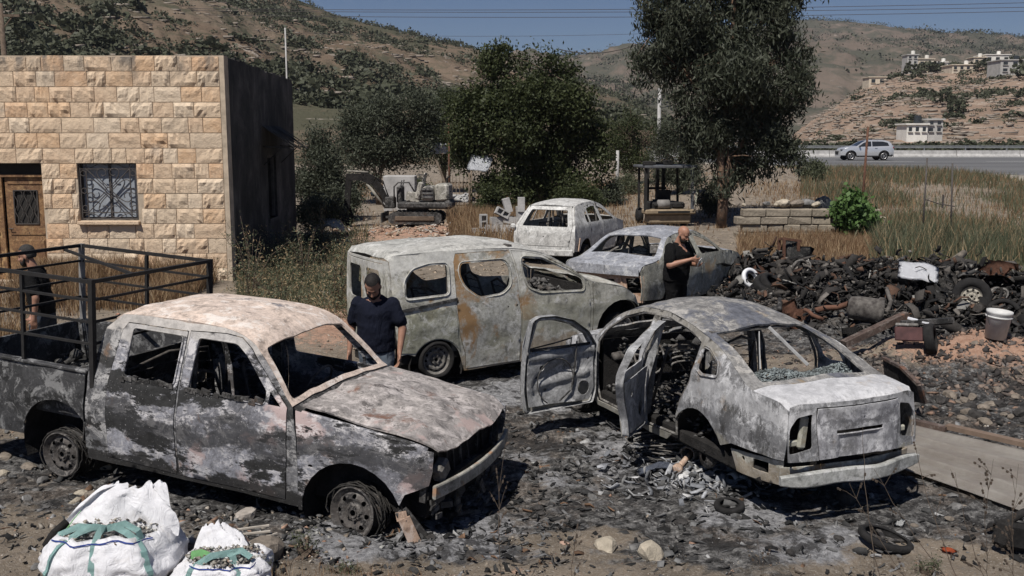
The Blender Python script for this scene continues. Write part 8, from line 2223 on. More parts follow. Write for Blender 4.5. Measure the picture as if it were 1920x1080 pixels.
x, y, z = at(735, 372); crumple('tarpaulin_heap', 'dark blue tarpaulin heap behind the excavator cab', 'tarpaulin', x, y, z + 0.2, 2.0, 1.0, 0.5, simple('dark_blue_tarp', (0.04, 0.06, 0.08), 0.6, 0.4, 5, 0.7, 0.02), 11)
x, y, z = at(745, 362); crumple('tarpaulin_heap', 'small yellow-orange cloth heap on top of the dark tarpaulin', 'cloth', x, y, z + 0.25, 0.8, 0.5, 0.35, simple('yellow_cloth', (0.45, 0.26, 0.07), 0.8, 0.3, 5, 0.7, 0.02), 12)
# hollow concrete blocks heaped left of the hatchback
def hollow_block_mesh():
 bm = bmesh.new()
 L, Wd, H = 0.40, 0.20, 0.20
 for yy in (-Wd / 2 + 0.0175, Wd / 2 - 0.0175): add_box(bm, (0, yy, 0), (L, 0.035, H))
 for xx in (-L / 2 + 0.02, 0, L / 2 - 0.02): add_box(bm, (xx, 0, 0), (0.036, Wd - 0.072, H - 0.002))
 add_box(bm, (0, 0, -H / 2 + 0.012), (L - 0.01, Wd - 0.074, 0.02))
 me = bpy.data.meshes.new('hollow_block'); bm.to_mesh(me); bm.free(); me.materials.append(M_CONC); return me
HBm = hollow_block_mesh(); g = np.random.default_rng(17)
bx0, by0, bz0 = at(948, 442)
lay = [(-.5, 0, .1, 0, 0), (-.05, 0, .1, 0, .2), (.38, .1, .1, 0, -.3), (-.7, .3, .1, 0, .5), (-.42, 0, .31, 0, .1), (0, .05, .31, 0, -.2), (.35, 0, .33, .4, .1), (-.25, .05, .52, 0, .35), (.15, .05, .54, .2, 0), (-.1, 0, .74, .5, .2), (.05, .1, .95, 1.3, .1), (.45, .05, .72, 1.5, .3), (.65, .2, .12, 1.57, 0), (-.95, .1, .1, 1.57, .4), (.75, -.1, .34, .3, .8), (-.68, .05, .50, 1.57, .1), (.48, .0, .98, 1.57, 0)]
for k, (x, y, z, ry, rz) in enumerate(lay):
 o = bpy.data.objects.new('concrete_block', HBm); COL.objects.link(o)
 o.location = (bx0 + x * 0.92, by0 + y, bz0 + z); o.rotation_euler = (g.uniform(-.15, .15) + (PI / 2 if k % 3 == 0 else 0), ry, rz)
 tag(o, 'grey hollow concrete block in the tumbled heap left of the hatchback', 'concrete block', 'hollow concrete blocks heaped by the hatchback')
t = thing('car_door', 'dark burnt door frame lying on the ground left of the concrete blocks', 'car door', (*at(885, 452)[:2], at(885, 452)[2] + 0.05), 0.4, rot=(0.5, 0.1, 0.2))
bm = bmesh.new()
for p, q in (((-.5, 0, 0), (.5, 0, 0)), ((-.5, 0, 0), (-.45, .55, 0)), ((-.45, .55, 0), (0.1, .42, 0)), ((0.1, .42, 0), (.5, 0, 0))): add_bar(bm, p, q, 0.06, 0.09)
bm_obj('frame', bm, B_BLACK, t); bm = bmesh.new(); add_box(bm, (0.0, -0.18, 0), (1.0, 0.35, 0.06), None, 0.02); bm_obj('lower_panel', bm, M_FLG, t)
# ================================================================ RUBBLE AND ASH ON THE GROUND
def tone_mat(name, rough=0.95):
 t = NT(name); a = t.attr('tone')
 t.col(t.mix(t.step(t.noise(40, 5, 0.7), 0.35, 0.7), t.mix(1.0, a, (0.55, 0.55, 0.55), 'MULTIPLY'), a)); t.b.inputs['Roughness'].default_value = rough
 t.bump(t.noise(60, 4, 0.7), 0.6, 0.006)
 return t.m
M_TONE = tone_mat('rubble_tones')
OCT = np.array([[1, 0, 0], [-1, 0, 0], [0, 1, 0], [0, -1, 0], [0, 0, 1], [0, 0, -1]], float)
OF = np.array([[0, 2, 4], [2, 1, 4], [1, 3, 4], [3, 0, 4], [2, 0, 5], [1, 2, 5], [3, 1, 5], [0, 3, 5]])
def chips(name, X, Y, S_, C, seed, flat=(0.15, 0.6), zoff=0.0, Z=None, elong=1.6):
 g = np.random.default_rng(seed); n = len(X)
 Z = gz_np(X, Y) if Z is None else Z
 J = OCT[None] + g.normal(size=(n, 6, 3)) * 0.36
 J *= np.stack([g.uniform(0.6, elong, n), g.uniform(0.5, 1.1, n), g.uniform(*flat, n)], 1)[:, None, :]
 J *= S_[:, None, None]
 a = g.uniform(0, 2 * PI, n); ca, sa = np.cos(a)[:, None], np.sin(a)[:, None]
 b = g.normal(size=n) * 0.35; cb, sb = np.cos(b)[:, None], np.sin(b)[:, None]
 x, y, z = J[..., 0], J[..., 1], J[..., 2]
 x, z = cb * x + sb * z, -sb * x + cb * z
 V = np.stack([ca * x - sa * y + X[:, None], sa * x + ca * y + Y[:, None], z + (Z + S_ * 0.15 + zoff)[:, None]], -1).reshape(-1, 3)
 F = (OF[None] + (np.arange(n) * 6)[:, None, None]).reshape(-1, 3)
 return tag(np_mesh(name, V, F, M_TONE, None, False, np.repeat(C, 6, 0)), kind='stuff')
def pal(g, n, cols, p):
 cols = np.array(cols, float); k = g.choice(len(cols), n, p=np.array(p) / np.sum(p))
 return cols[k] * g.uniform(0.65, 1.3, n)[:, None]
g = np.random.default_rng(501)
def near_pts(n, y0, y1, g, lo=-80, hi=2000):
 u = g.uniform(0, 1, n); Y = 1 / ((1 / y1) * u + (1 / y0) * (1 - u)); px = g.uniform(lo, hi, n)
 return (px - 960) / F_PX * (Y * 0.99 + 0.45), Y
X, Y = near_pts(56000, 5.3, 19, g)
b, gr, a = burn_zone(X, Y); nb = b + 0.45 * vfbm(np.c_[X, Y] * 0.9, 3, 4)
bm_ = nb > 0.42
S1 = (0.0040 + 0.0085 * g.uniform(0, 1, len(X)) ** 3) * np.clip(Y / 8, 0.8, 2.0)
dn = vfbm(np.c_[X, Y] * 1.6, 31, 4)
keep = (~bm_) & (g.uniform(0, 1, len(X)) < np.clip(0.42 + 1.2 * dn, 0.05, 1)); k = keep.sum()
chips('rubble', X[keep], Y[keep], S1[keep] * g.uniform(0.6, 1.7, k), pal(g, k, [(0.30, 0.26, 0.21), (0.38, 0.34, 0.29), (0.22, 0.18, 0.14), (0.40, 0.27, 0.20), (0.52, 0.50, 0.47), (0.14, 0.12, 0.11), (0.45, 0.22, 0.15)], [5, 4, 4, 2.5, 1.6, 2, .5]), 502)
keep = bm_ & (g.uniform(0, 1, len(X)) < np.clip(0.42 + 1.3 * dn - 0.35 * a, 0.04, 1)); k = keep.sum()
chips('charred_rubble', X[keep], Y[keep], S1[keep] * g.uniform(0.35, 1.15, k), pal(g, k, [(0.022, 0.021, 0.021), (0.06, 0.058, 0.058), (0.13, 0.13, 0.13), (0.26, 0.26, 0.265), (0.50, 0.50, 0.50), (0.16, 0.10, 0.07)], [5, 6, 5, 3.5, 1.5, 2.0]), 503)
# clusters of bigger lumps
cl = [(-0.9, 7.0, 0.5, 130), (1.6, 8.7, 0.7, 260), (0.6, 12.0, 1.3, 260), (-3.6, 7.1, 1.4, 320), (3.2, 7.2, 1.2, 200), (5.6, 11.5, 1.3, 1500), (6.3, 12.2, 1.2, 1300), (-0.2, 6.5, 1.2, 160), (2.4, 12.0, 1.0, 200), (-2.2, 7.3, 0.8, 200), (4.6, 13.6, 1.0, 400)]
Xs, Ys, Ss, Cs = [], [], [], []
for cx, cy, r, n in cl:
 x = cx + g.normal(size=n) * r; y = cy + g.normal(size=n) * r * 0.55
 Xs.append(x); Ys.append(y); Ss.append((0.010 + 0.032 * g.uniform(0, 1, n) ** 3) * (1.5 if cx > 5 else 1))
 if cx > 4.5: Cs.append(pal(g, n, [(0.05, 0.045, 0.043), (0.12, 0.10, 0.09), (0.22, 0.17, 0.14), (0.30, 0.20, 0.15)], [5, 4, 3, 1.2]))
 elif cx < -2 or cy < 6.8: Cs.append(pal(g, n, [(0.30, 0.25, 0.20), (0.40, 0.36, 0.31), (0.40, 0.26, 0.19), (0.12, 0.11, 0.10), (0.5, 0.5, 0.47)], [4, 3, 2, 3, 1]))
 else: Cs.append(pal(g, n, [(0.03, 0.03, 0.03), (0.09, 0.09, 0.09), (0.20, 0.20, 0.20), (0.40, 0.40, 0.40), (0.28, 0.17, 0.12)], [5, 5, 3, 1, .8]))
chips('rubble_lumps', np.concatenate(Xs), np.concatenate(Ys), np.concatenate(Ss), np.concatenate(Cs), 504, (0.4, 0.9))
X, Y = near_pts(5000, 18, 42, g, 560, 2000); chips('far_rubble', X, Y, 0.02 + 0.05 * g.uniform(0, 1, 5000) ** 3, pal(g, 5000, [(0.34, 0.27, 0.20), (0.45, 0.38, 0.30), (0.50, 0.48, 0.44), (0.2, 0.15, 0.11)], [4, 3, 1.5, 3]), 505)
x = 7.6 + g.normal(size=1600) * 1.6; y = 21.2 + g.normal(size=1600) * 1.0; chips('pale_rubble', x, y, 0.02 + 0.06 * g.uniform(0, 1, 1600) ** 2.5, pal(g, 1600, [(0.42, 0.38, 0.33), (0.55, 0.50, 0.45), (0.35, 0.22, 0.16), (0.2, 0.19, 0.18)], [4, 3, 2, 2]), 506)
x = -2.6 + g.normal(size=1500) * 1.8; y = 30.5 + g.normal(size=1500) * 1.5; chips('excavated_rubble', x, y, 0.03 + 0.09 * g.uniform(0, 1, 1500) ** 2.5, pal(g, 1500, [(0.45, 0.33, 0.24), (0.5, 0.42, 0.34), (0.55, 0.53, 0.5), (0.3, 0.2, 0.15)], [4, 3, 2, 2]), 507)
# thin flakes, strips, and wire in the burnt zone
def shards(name, n, fx, size, cols, p, seed, zr=0.02, up=0.35):
 g = np.random.default_rng(seed); P = np.array([fx(g) for _ in range(n)]); X, Y = P[:, 0], P[:, 1]
 Z = gz_np(X, Y) + (P[:, 2] if P.shape[1] > 2 else 0) + g.uniform(0, zr, n)
 d = g.normal(size=(n, 3)); d[:, 2] *= up; d /= np.linalg.norm(d, axis=1)[:, None]
 u = g.normal(size=(n, 3)); u[:, 2] *= up; u -= d * (u * d).sum(1)[:, None]; u /= np.linalg.norm(u, axis=1)[:, None]
 L = size * g.uniform(0.3, 1.6, n)[:, None]; Wd = L * g.uniform(0.12, 0.6, n)[:, None]; nn = np.cross(d, u); th = 0.05 * L
 C = np.c_[X, Y, Z]; bend = nn * L * g.uniform(-.25, .25, n)[:, None]
 q = [C - d * L * .5 - u * Wd * .5, C - d * L * .5 + u * Wd * .4, C + u * Wd * .6 + bend, C - u * Wd * .4 + bend, C + d * L * .5 + u * Wd * .3, C + d * L * .5 - u * Wd * .5]
 V = np.stack(q + [v - nn * th for v in q], 1).reshape(-1, 3)
 f = np.array([[0, 1, 2, 3], [3, 2, 4, 5], [7, 6, 9, 8], [8, 9, 11, 10], [0, 3, 9, 6], [3, 5, 11, 9], [2, 1, 7, 8], [4, 2, 8, 10], [1, 0, 6, 7], [5, 4, 10, 11]])
 F = (f[None] + (np.arange(n) * 12)[:, None, None]).reshape(-1, 4)
 return tag(np_mesh(name, V, F, M_TONE, None, False, np.repeat(pal(g, n, cols, p), 12, 0)), kind='stuff')
GREY = [(0.02, 0.02, 0.02), (0.06, 0.06, 0.06), (0.16, 0.16, 0.16), (0.35, 0.35, 0.35), (0.18, 0.11, 0.07)]
shards('charred_flakes', 3000, lambda g: (g.normal(1.0, 2.2), g.normal(8.9, 1.5)), 0.07, GREY, [5, 5, 3, 1.0, .8], 511)
shards('charred_flakes', 1500, lambda g: (g.uniform(-5, 0.5), g.normal(7.6, 0.6)), 0.06, GREY, [5, 5, 3, 1, .6], 512)
shards('ash_flakes', 500, lambda g: (g.normal(1.75, 0.35), g.normal(8.75, 0.3)), 0.10, [(0.35, 0.36, 0.38), (0.22, 0.23, 0.25), (0.5, 0.5, 0.5), (0.1, 0.1, 0.1)], [3, 3, 1.5, 3], 513, 0.06, 0.6)
# a tangle of burnt cable by the rear wheel of the sedan, and a slumped bluish sheet
t = thing('cable_tangle', 'loops of pale burnt cable heaped beside the rear wheel arch of the sedan', 'cable', (*at(1255, 862)[:2], at(1255, 862)[2]))
for k in range(15):
 bm = bmesh.new(); r0 = 0.10 + 0.2 * (k % 5) / 5; a0 = k * 1.3
 add_tube(bm, [((r0 * 1.5) * math.cos(a0 + q * 0.42) + 0.04 * math.sin(q + k), r0 * 0.8 * math.sin(a0 + q * 0.42) + 0.03 * k / 15, 0.03 + 0.012 * k + 0.02 * math.sin(q * 0.9 + k)) for q in range(13)], 0.008, 5, False)
 bm_obj('cable', bm, M_RIM if k % 3 else B_BLACK, t, True)
x, y, z = at(1262, 886); crumple('melted_sheet', 'slumped blue-grey melted sheet on the ash beside the sedan wheel arch', 'melted sheet', x, y, z + 0.04, 0.66, 0.16, 0.07, simple('blue_grey_melt', (0.15, 0.17, 0.22), 0.6, 0.4, 8, 0.7, 0.01), 21, (0, 0, 0.12), 11, None, 0.35)

# ================================================================ THE SCRAP HEAP
GS = [(0.018, 0.017, 0.017), (0.04, 0.037, 0.035), (0.09, 0.082, 0.075), (0.17, 0.155, 0.14), (0.12, 0.07, 0.048), (0.30, 0.29, 0.27)]
def heap_pt(g):
 k = g.uniform()
 if k < 0.62: x, y = g.normal(7.3, 1.75), g.normal(16.8, 1.2)
 elif k < 0.85: x, y = g.normal(5.2, 0.9), g.normal(18.6, 0.8)
 else: x, y = g.normal(8.8, 0.9), g.normal(15.0, 0.9)
 return x, y, 0.16 * abs(g.normal()) * math.exp(-((x - 7.2) / 2.6) ** 2 - ((y - 16.8) / 1.8) ** 2)
shards('scrap_shards', 6800, heap_pt, 0.10, GS, [9, 8, 4, 1.6, 1.6, .8], 521, 0.10, 0.9)
g = np.random.default_rng(522); P = np.array([heap_pt(g) for _ in range(5200)])
chips('scrap_lumps', P[:, 0], P[:, 1], 0.012 + 0.055 * g.uniform(0, 1, 5200) ** 2.4, pal(g, 5200, GS, [8, 7, 3, 1.2, 1.6, .4]), 523, (0.5, 1.0), 0.0, gz_np(P[:, 0], P[:, 1]) + P[:, 2] * 0.9)
shards('scrap_strips', 900, lambda g: (*heap_pt(g)[:2], 0.05 + 0.10 * abs(g.normal())), 0.24, GS, [6, 7, 4, 1.5, 2, .6], 524, 0.1, 0.6)
def heap_z(x, y): return gz(x, y)
MS = [B_BLACK, M_CHARM, M_CHAR, M_RUST, B_BLACK, M_FLB]
g = np.random.default_rng(530)
for k in range(60):
 x, y, _ = heap_pt(g); z = heap_z(x, y) + g.uniform(0.03, 0.14); s = g.uniform(0.25, 0.95)
 crumple('scrap_sheet', 'crumpled charred metal sheet lying in the scrap heap', 'scrap metal', x, y, z, s, s * g.uniform(0.4, 0.9), 0.1, MS[k % 6], 40 + k, (g.uniform(-.8, .8), g.uniform(-.8, .8), g.uniform(0, 6.28)), 8, 'charred sheets in the scrap heap', 0.4, 0.01, 2.2)
for k in range(34):
 x, y, _ = heap_pt(g); z = heap_z(x, y) + g.uniform(0.05, 0.25); L = g.uniform(0.3, 0.8); r = g.uniform(0.015, 0.05)
 bm = bmesh.new(); b1 = g.uniform(-.15, .15)
 add_tube(bm, [(-L / 2, 0, 0), (-L / 4, b1 * .6, 0), (0, b1, 0), (L / 4, b1 * .5, 0.02), (L / 2, 0, 0)], r, 8)
 o = tag(bm_obj('scrap_pipe', bm, MS[k % 6], None, True, (x, y, z)), 'blackened pipe or bar sticking out of the scrap heap', 'pipe', 'pipes and bars in the scrap heap'); o.rotation_euler = (g.uniform(-.6, .6), g.uniform(-.6, .6), g.uniform(0, 6.28))
for k in range(30):    # lumps of machinery: blocks with bores, flanges and stubs
 x, y, _ = heap_pt(g); z = heap_z(x, y) + g.uniform(0.02, 0.10); s = g.uniform(0.06, 0.15)
 bm = bmesh.new(); add_box(bm, (0, 0, 0), (s * 1.5, s, s), Matrix.Rotation(0.2, 3, 'X'), s * 0.12); add_lathe(bm, [(0.001, s * 0.9), (s * 0.4, s * 0.9), (s * 0.4, s * 0.4)], 12, 'X'); add_lathe(bm, [(s * 0.16, s), (s * 0.28, s), (s * 0.28, s * 0.4)], 10, 'Z', (-s * 0.3, 0, 0)); add_tube(bm, [(-s, 0, 0), (-s * 1.3, 0.1 * s, s * 0.5)], s * 0.13, 6)
 o = tag(bm_obj('engine_lump', bm, MS[(k + 2) % 6], None, False, (x, y, z)), 'burnt lump of engine or gearbox in the scrap heap', 'engine part', 'engine parts in the scrap heap'); o.rotation_euler = (g.uniform(-1, 1), g.uniform(-1, 1), g.uniform(0, 6.28))
def ring_tyre(name, label, cat, loc, R2, r, w, rot, m=M_TYRE, flat=1.0, n=40):
 bm = bmesh.new(); add_lathe(bm, [(r, -w / 2), (R2 * 0.93, -w / 2), (R2, -w * 0.3), (R2, w * 0.3), (R2 * 0.93, w / 2), (r, w / 2), (r + (R2 - r) * 0.25, w * 0.3), (r + (R2 - r) * 0.25, -w * 0.3)], n, 'Z', close=True)
 for v in bm.verts: v.co *= 1 + 0.04 * noise.noise(v.co * 6)
 bmesh.ops.recalc_face_normals(bm, faces=bm.faces)
 o = bm_obj(name, bm, m, None, True, loc); o.rotation_euler = rot
 return tag(o, label, cat) if label else o
def hz(px, py, lift=0.15):
 x, y, z = at(px, py); return x, y, z + lift
for k in range(4):
 x, y, _ = heap_pt(g); o = ring_tyre('burnt_tyre', None, None, (x, y, heap_z(x, y) + 0.14), 0.26, 0.17, 0.13, (g.uniform(-.7, .7), g.uniform(-.7, .7), 0)); tag(o, 'burnt tyre half buried in the scrap heap', 'tyre', 'tyres buried in the scrap heap')
# things one can name in and round the heap
def hit(px, py, lift=0.1):
 a = (px - 960) / F_PX; b = (py - 540) / F_PX; c_, s_ = math.cos(R(8.56)), math.sin(R(8.56))
 d = Vector((a, c_ - b * s_, -s_ - b * c_)); k = 11.0
 while k < 40 and 3 + d.z * k > gz(d.x * k, d.y * k) + lift: k += 0.05
 return Vector((d.x * k, d.y * k, 3 + d.z * k))
def hpos(px, py, h):
 """a point seen at the pixel, h above the yard"""
 return Vector(at(px, py, h))
p = hit(1722, 510, 0.48); crumple('white_panel', 'clean white plastic panel lying on top of the scrap heap', 'panel', p.x, p.y, p.z, 0.62, 0.55, 0.05, simple('white_plastic', (0.72, 0.73, 0.76), 0.45, 0.08, 6, 0.2, 0.004), 3, (0.45, 0.12, -0.35), 9, None, 0.04, 0.012)
bm = bmesh.new(); add_tube(bm, [(-0.1, 0, 0.06), (-0.02, 0.02, 0.075), (0.05, 0.03, 0.06), (0.1, -0.04, 0.05)], 0.008, 5); o = bm_obj('scrap_wire', bm, M_IRON, None, True, (p.x, p.y - 0.03, p.z + 0.02)); o.rotation_euler = (0.45, 0.1, 0.3); tag(o, 'short bent black wire lying on the white panel', 'wire')
p = hit(1408, 522, 0.16); ring_tyre('white_trim_ring', 'curved white plastic part at the left end of the scrap heap', 'plastic part', p, 0.20, 0.11, 0.07, (1.1, 0.3, 0.4), MATS['white_plastic'])
p = hit(1442, 536, 0.14); ring_tyre('burnt_tyre', 'burnt tyre lying just right of the curved white part', 'tyre', p, 0.28, 0.18, 0.16, (0.5, 0.2, 0))
p = hpos(1398, 500, 0.10); crumple('rusty_box', 'rusty brown sheet-metal box standing behind the front of the grey sedan', 'metal box', p.x, p.y, p.z + 0.05, 0.32, 0.40, 0.03, M_RUST, 9, (1.45, 0, 0.2), 7, None, 0.05, 0.16)
t = thing('rusty_frame', 'small rusty angle-iron frame standing upright on the scrap heap', 'frame', hit(1484, 488, 0.12), 0.2)
for a_, b_ in (((-.15, 0, -.1), (-.17, 0, .42)), ((.15, 0, -.1), (.13, 0, .34)), ((-.18, 0, .42), (.2, .03, .36)), ((-.15, .2, -.1), (-.17, .2, .36)), ((-.17, 0, .42), (-.17, .22, .38))):
 bm = bmesh.new(); add_bar(bm, a_, b_, 0.045); bm_obj('bar', bm, M_RUST, t)
# spare wheel with tyre
p = hit(1822, 556, 0.30)
t = thing('spare_wheel', 'big wheel with thick black tyre and pale steel rim leaning on the scrap heap', 'wheel', p, rot=(R(-12), R(8), R(-28)))
w = wheel(t, 0, 0, 0, 0.165, 0.17, -1, 8, 0.02, 0.66, 0.30, simple('pale_scorched_rim', (0.42, 0.39, 0.33), 0.7, 0.4, 12, 0.5, 0.005))
for c_ in list(w.children): c_.parent = t;
bpy.data.objects.remove(w)
x0, z0 = pxz(1762, 520, 17.4); x1, z1 = pxz(1808, 474, 18.3)
bm = bmesh.new(); add_tube(bm, [(x0, 17.4, z0), ((x0 + x1) / 2, 17.9, (z0 + z1) / 2 + .02), (x1, 18.3, z1)], [0.085, 0.08, 0.06], 9); tag(bm_obj('log', bm, simple('grey_log', (0.30, 0.26, 0.21), 0.95, 0.5, 6, 0.9, 0.02), None, True), 'pale grey log leaning up behind the white panel', 'log')
p = hit(1624, 580, 0.30)
t = thing('metal_drum', 'dented silvery drum-like housing with open right end in the scrap heap', 'drum', p, rot=(0, 0.1, -0.25))
bm = bmesh.new(); add_lathe(bm, [(0.10, -0.28), (0.17, -0.24), (0.19, -0.1), (0.19, 0.16), (0.215, 0.18), (0.215, 0.24), (0.16, 0.24), (0.14, 0.05), (0.02, 0.02)], 26, 'X'); bm_obj('shell', bm, M_CHARM, t, True)
bm = bmesh.new()
for k in range(10): add_bar(bm, (0.2, 0.03 * math.cos(k * .628), 0.03 * math.sin(k * .628)), (0.2, 0.15 * math.cos(k * .628), 0.15 * math.sin(k * .628)), 0.02, 0.015)
bm_obj('fan_blades', bm, M_RIM, t)
def beam(name, label, a, b, w, h, m, cat='beam'):
 bm = bmesh.new(); add_bar(bm, a, b, w, h); add_bar(bm, Vector(a) + Vector((0, w * 0.5, -h * 0.3)), Vector(b) + Vector((0, w * 0.5, -h * 0.3)), w * 0.3, h * 1.4)
 return tag(bm_obj(name, bm, m), label, cat)
M_BROWN = burnt('brown_scorched_steel', (0.12, 0.085, 0.07), (0.085, 0.06, 0.05), (0.025, 0.02, 0.018), (0.16, 0.08, 0.05), 0.40, 0.55, (0.22, 0.19, 0.17), 91, 2, 4)
beam('steel_beam', 'long brown steel channel slanting up right of the sedan roof', hit(1582, 645, 0.2), hit(1700, 590, 0.32), 0.12, 0.08, M_BROWN)
beam('steel_beam', 'black steel bar lying level to the right from the slanting channel', hit(1690, 606, 0.32), hit(1788, 600, 0.3), 0.07, 0.06, B_BLACK)
beam('steel_beam', 'lower dark bar running right from behind the sedan roof', hpos(1585, 655, 0.20), hpos(1682, 656, 0.16), 0.10, 0.05, M_BROWN)
beam('steel_beam', 'thin dark bar lying behind the pink soil mound', hpos(1745, 648, 0.14), hpos(1842, 632, 0.14), 0.05, 0.05, B_BLACK)
p = hit(1745, 636, 0.20); ring_tyre('burnt_tyre', 'worn tyre standing on edge in front of the red and white panel', 'tyre', p, 0.20, 0.12, 0.12, (1.35, 0.3, 1.0))
p = hit(1704, 622, 0.26); t = thing('broken_panel', 'dull red and white broken panel behind the standing tyre', 'panel', p, rot=(1.2, 0, -0.2))
bm = bmesh.new(); add_box(bm, (0, -0.03, 0), (0.34, 0.18, 0.03), None, 0.01); bm_obj('red_part', bm, simple('dull_red', (0.09, 0.04, 0.04), 0.7, 0.5, 8), t)
bm = bmesh.new(); add_box(bm, (-0.02, 0.09, 0), (0.28, 0.04, 0.03), None, 0.01); bm_obj('white_part', bm, M_RIM, t)
x0_, = (0,)
bm = bmesh.new(); a_ = hit(1702, 596, 0.36); b_ = hit(1742, 606, 0.32); add_bar(bm, a_, b_, 0.08, 0.02); tag(bm_obj('white_strip', bm, MATS['white_plastic']), 'narrow white strip lying beside the end of the slanting channel', 'strip')
# bucket
x, y, z = hit(1866, 634, 0.03); t = thing('bucket', 'dirty white plastic bucket with wire handle at the right side of the heap', 'bucket', (x, y, z), rot=(0.05, 0.08, 0))
bm = bmesh.new(); add_lathe(bm, [(0.001, 0.01), (0.125, 0.0), (0.15, 0.32), (0.158, 0.33), (0.158, 0.36), (0.147, 0.36), (0.12, 0.02), (0.001, 0.02)], 24, 'Z'); bm_obj('pail', bm, simple('dirty_white_plastic', (0.58, 0.58, 0.57), 0.5, 0.3, 6, 0.2, 0.003), t, True)
bm = bmesh.new(); add_lathe(bm, [(0.152, 0.27), (0.162, 0.275), (0.162, 0.29), (0.153, 0.295)], 24, 'Z'); bm_obj('rim_band', bm, MATS['dirty_white_plastic'], t, True)
bm = bmesh.new(); add_tube(bm, [(0.16 * math.cos(q), -0.02 - 0.16 * math.sin(q) * 0.3, 0.30 - 0.20 * math.sin(q)) for q in np.linspace(0, PI, 11)], 0.005, 4); bm_obj('handle', bm, M_IRON, t)
# long curved strip of sheet right of the soil mound
pts = [hpos(1808, 652, 0.30), hpos(1850, 656, 0.28), hpos(1890, 664, 0.24), hpos(1935, 676, 0.18)]
bm = bmesh.new()
for a_, b_ in zip(pts, pts[1:]): add_bar(bm, a_, b_, 0.10, 0.012)
tag(bm_obj('metal_strip', bm, simple('grey_strip', (0.27, 0.28, 0.30), 0.5, 0.3, 8)), 'long curved grey metal strip behind the pink soil mound', 'strip')
# leaning scorched plate right of the sedan's rear window
bm = bmesh.new()
q = [hpos(1655, 672, 0.45), hpos(1690, 690, 0.48), hpos(1722, 722, 0.40), hpos(1732, 756, 0.18), hpos(1700, 752, 0.02), hpos(1662, 745, 0.02)]
vs = [bm.verts.new(v) for v in q]; f = bm.faces.new(vs); bmesh.ops.solidify(bm, geom=[f], thickness=0.02)
tag(bm_obj('scorched_plate', bm, B_BLACK), 'bent scorched plate leaning just right of the sedan rear window', 'metal plate')
bm = bmesh.new()
for a_, b_ in zip(q[:3], q[1:4]): add_bar(bm, a_ + Vector((0, -0.02, 0.01)), b_ + Vector((0, -0.02, 0.01)), 0.05, 0.03)
tag(bm_obj('bent_trim', bm, M_BROWN), 'brown curved strip along the edge of the leaning scorched plate', 'strip')
for px, py, h, s, lab in ((1868, 552, 0.35, 0.16, 'tangle of pale pipes and fittings right of the big wheel'), (1500, 500, 0.4, 0.18, 'sooty machine part on the crest of the heap'), (1660, 490, 0.45, 0.17, 'crumpled pale bundle on the crest left of the white panel')):
 p = hit(px, py, 0.26); t = thing('scrap_assembly', lab, 'scrap', p)
 for k in range(6):
  bm = bmesh.new(); add_tube(bm, [(s * math.cos(k + q) * 0.9, s * 0.6 * math.sin(k * 2 + q), s * 0.6 * math.sin(q * 1.3 + k)) for q in np.linspace(0, 2.2, 7)], 0.02, 6); bm_obj('pipe', bm, M_RIM if k % 2 else M_CHARM, t, True)
# ================================================================ PROFILED STEEL SHEET AT RIGHT
A_, B_, C_, D_ = Vector(at(1690, 792, 0.10)), Vector(at(1990, 862, 0.10)), Vector(at(1990, 985, 0.04)), Vector(at(1672, 872, 0.04))
M_SHEET = simple('dusty_roof_sheet', (0.40, 0.375, 0.345), 0.7, 0.3, 2.2, 0.4, 0.006, c2=(0.28, 0.25, 0.225))
t = thing('roof_sheet', 'large dusty beige profiled steel sheet lying flat right of the sedan', 'metal sheet', (0, 0, 0))
nv, nu = 66, 40; bm = bmesh.new(); V = []
for i in range(nv):
 for j in range(nu):
  v, u = i / (nv - 1), j / (nu - 1)
  p = A_.lerp(B_, u).lerp(D_.lerp(C_, u), v)
  ph_ = (v * 5.0) % 1.0; rib = 0.038 * (1 - min(1, max(0, (abs(ph_ - 0.5) - 0.10) / 0.05)))
  p.z += rib + 0.015 * noise.noise(p * 0.9) + 0.005
  V.append(bm.verts.new(p))
for i in range(nv - 1):
 for j in range(nu - 1): bm.faces.new((V[i * nu + j], V[(i + 1) * nu + j], V[(i + 1) * nu + j + 1], V[i * nu + j + 1]))
bmesh.ops.solidify(bm, geom=bm.faces[:], thickness=0.006)
bm_obj('sheet', bm, M_SHEET, t, False)
n_ = Vector((0, 0, 0.04))
for k, (f0, f1, off) in enumerate(((0.02, 0.31, 0.0), (0.30, 1.0, 0.03))):
 bm = bmesh.new(); add_bar(bm, A_.lerp(B_, f0) + n_ * (1 + k * 0.4) + Vector((off, off, 0)), A_.lerp(B_, f1) + n_ * (1 + k * 0.4) + Vector((off, off, 0)), 0.09, 0.045)
 tag(bm_obj('timber_batten', bm, simple('brown_batten', (0.20, 0.145, 0.11), 0.8, 0.35, 6) if k else M_BROWN), ('dark short batten' if k == 0 else 'long brown batten') + ' lying along the far edge of the beige steel sheet', 'batten')
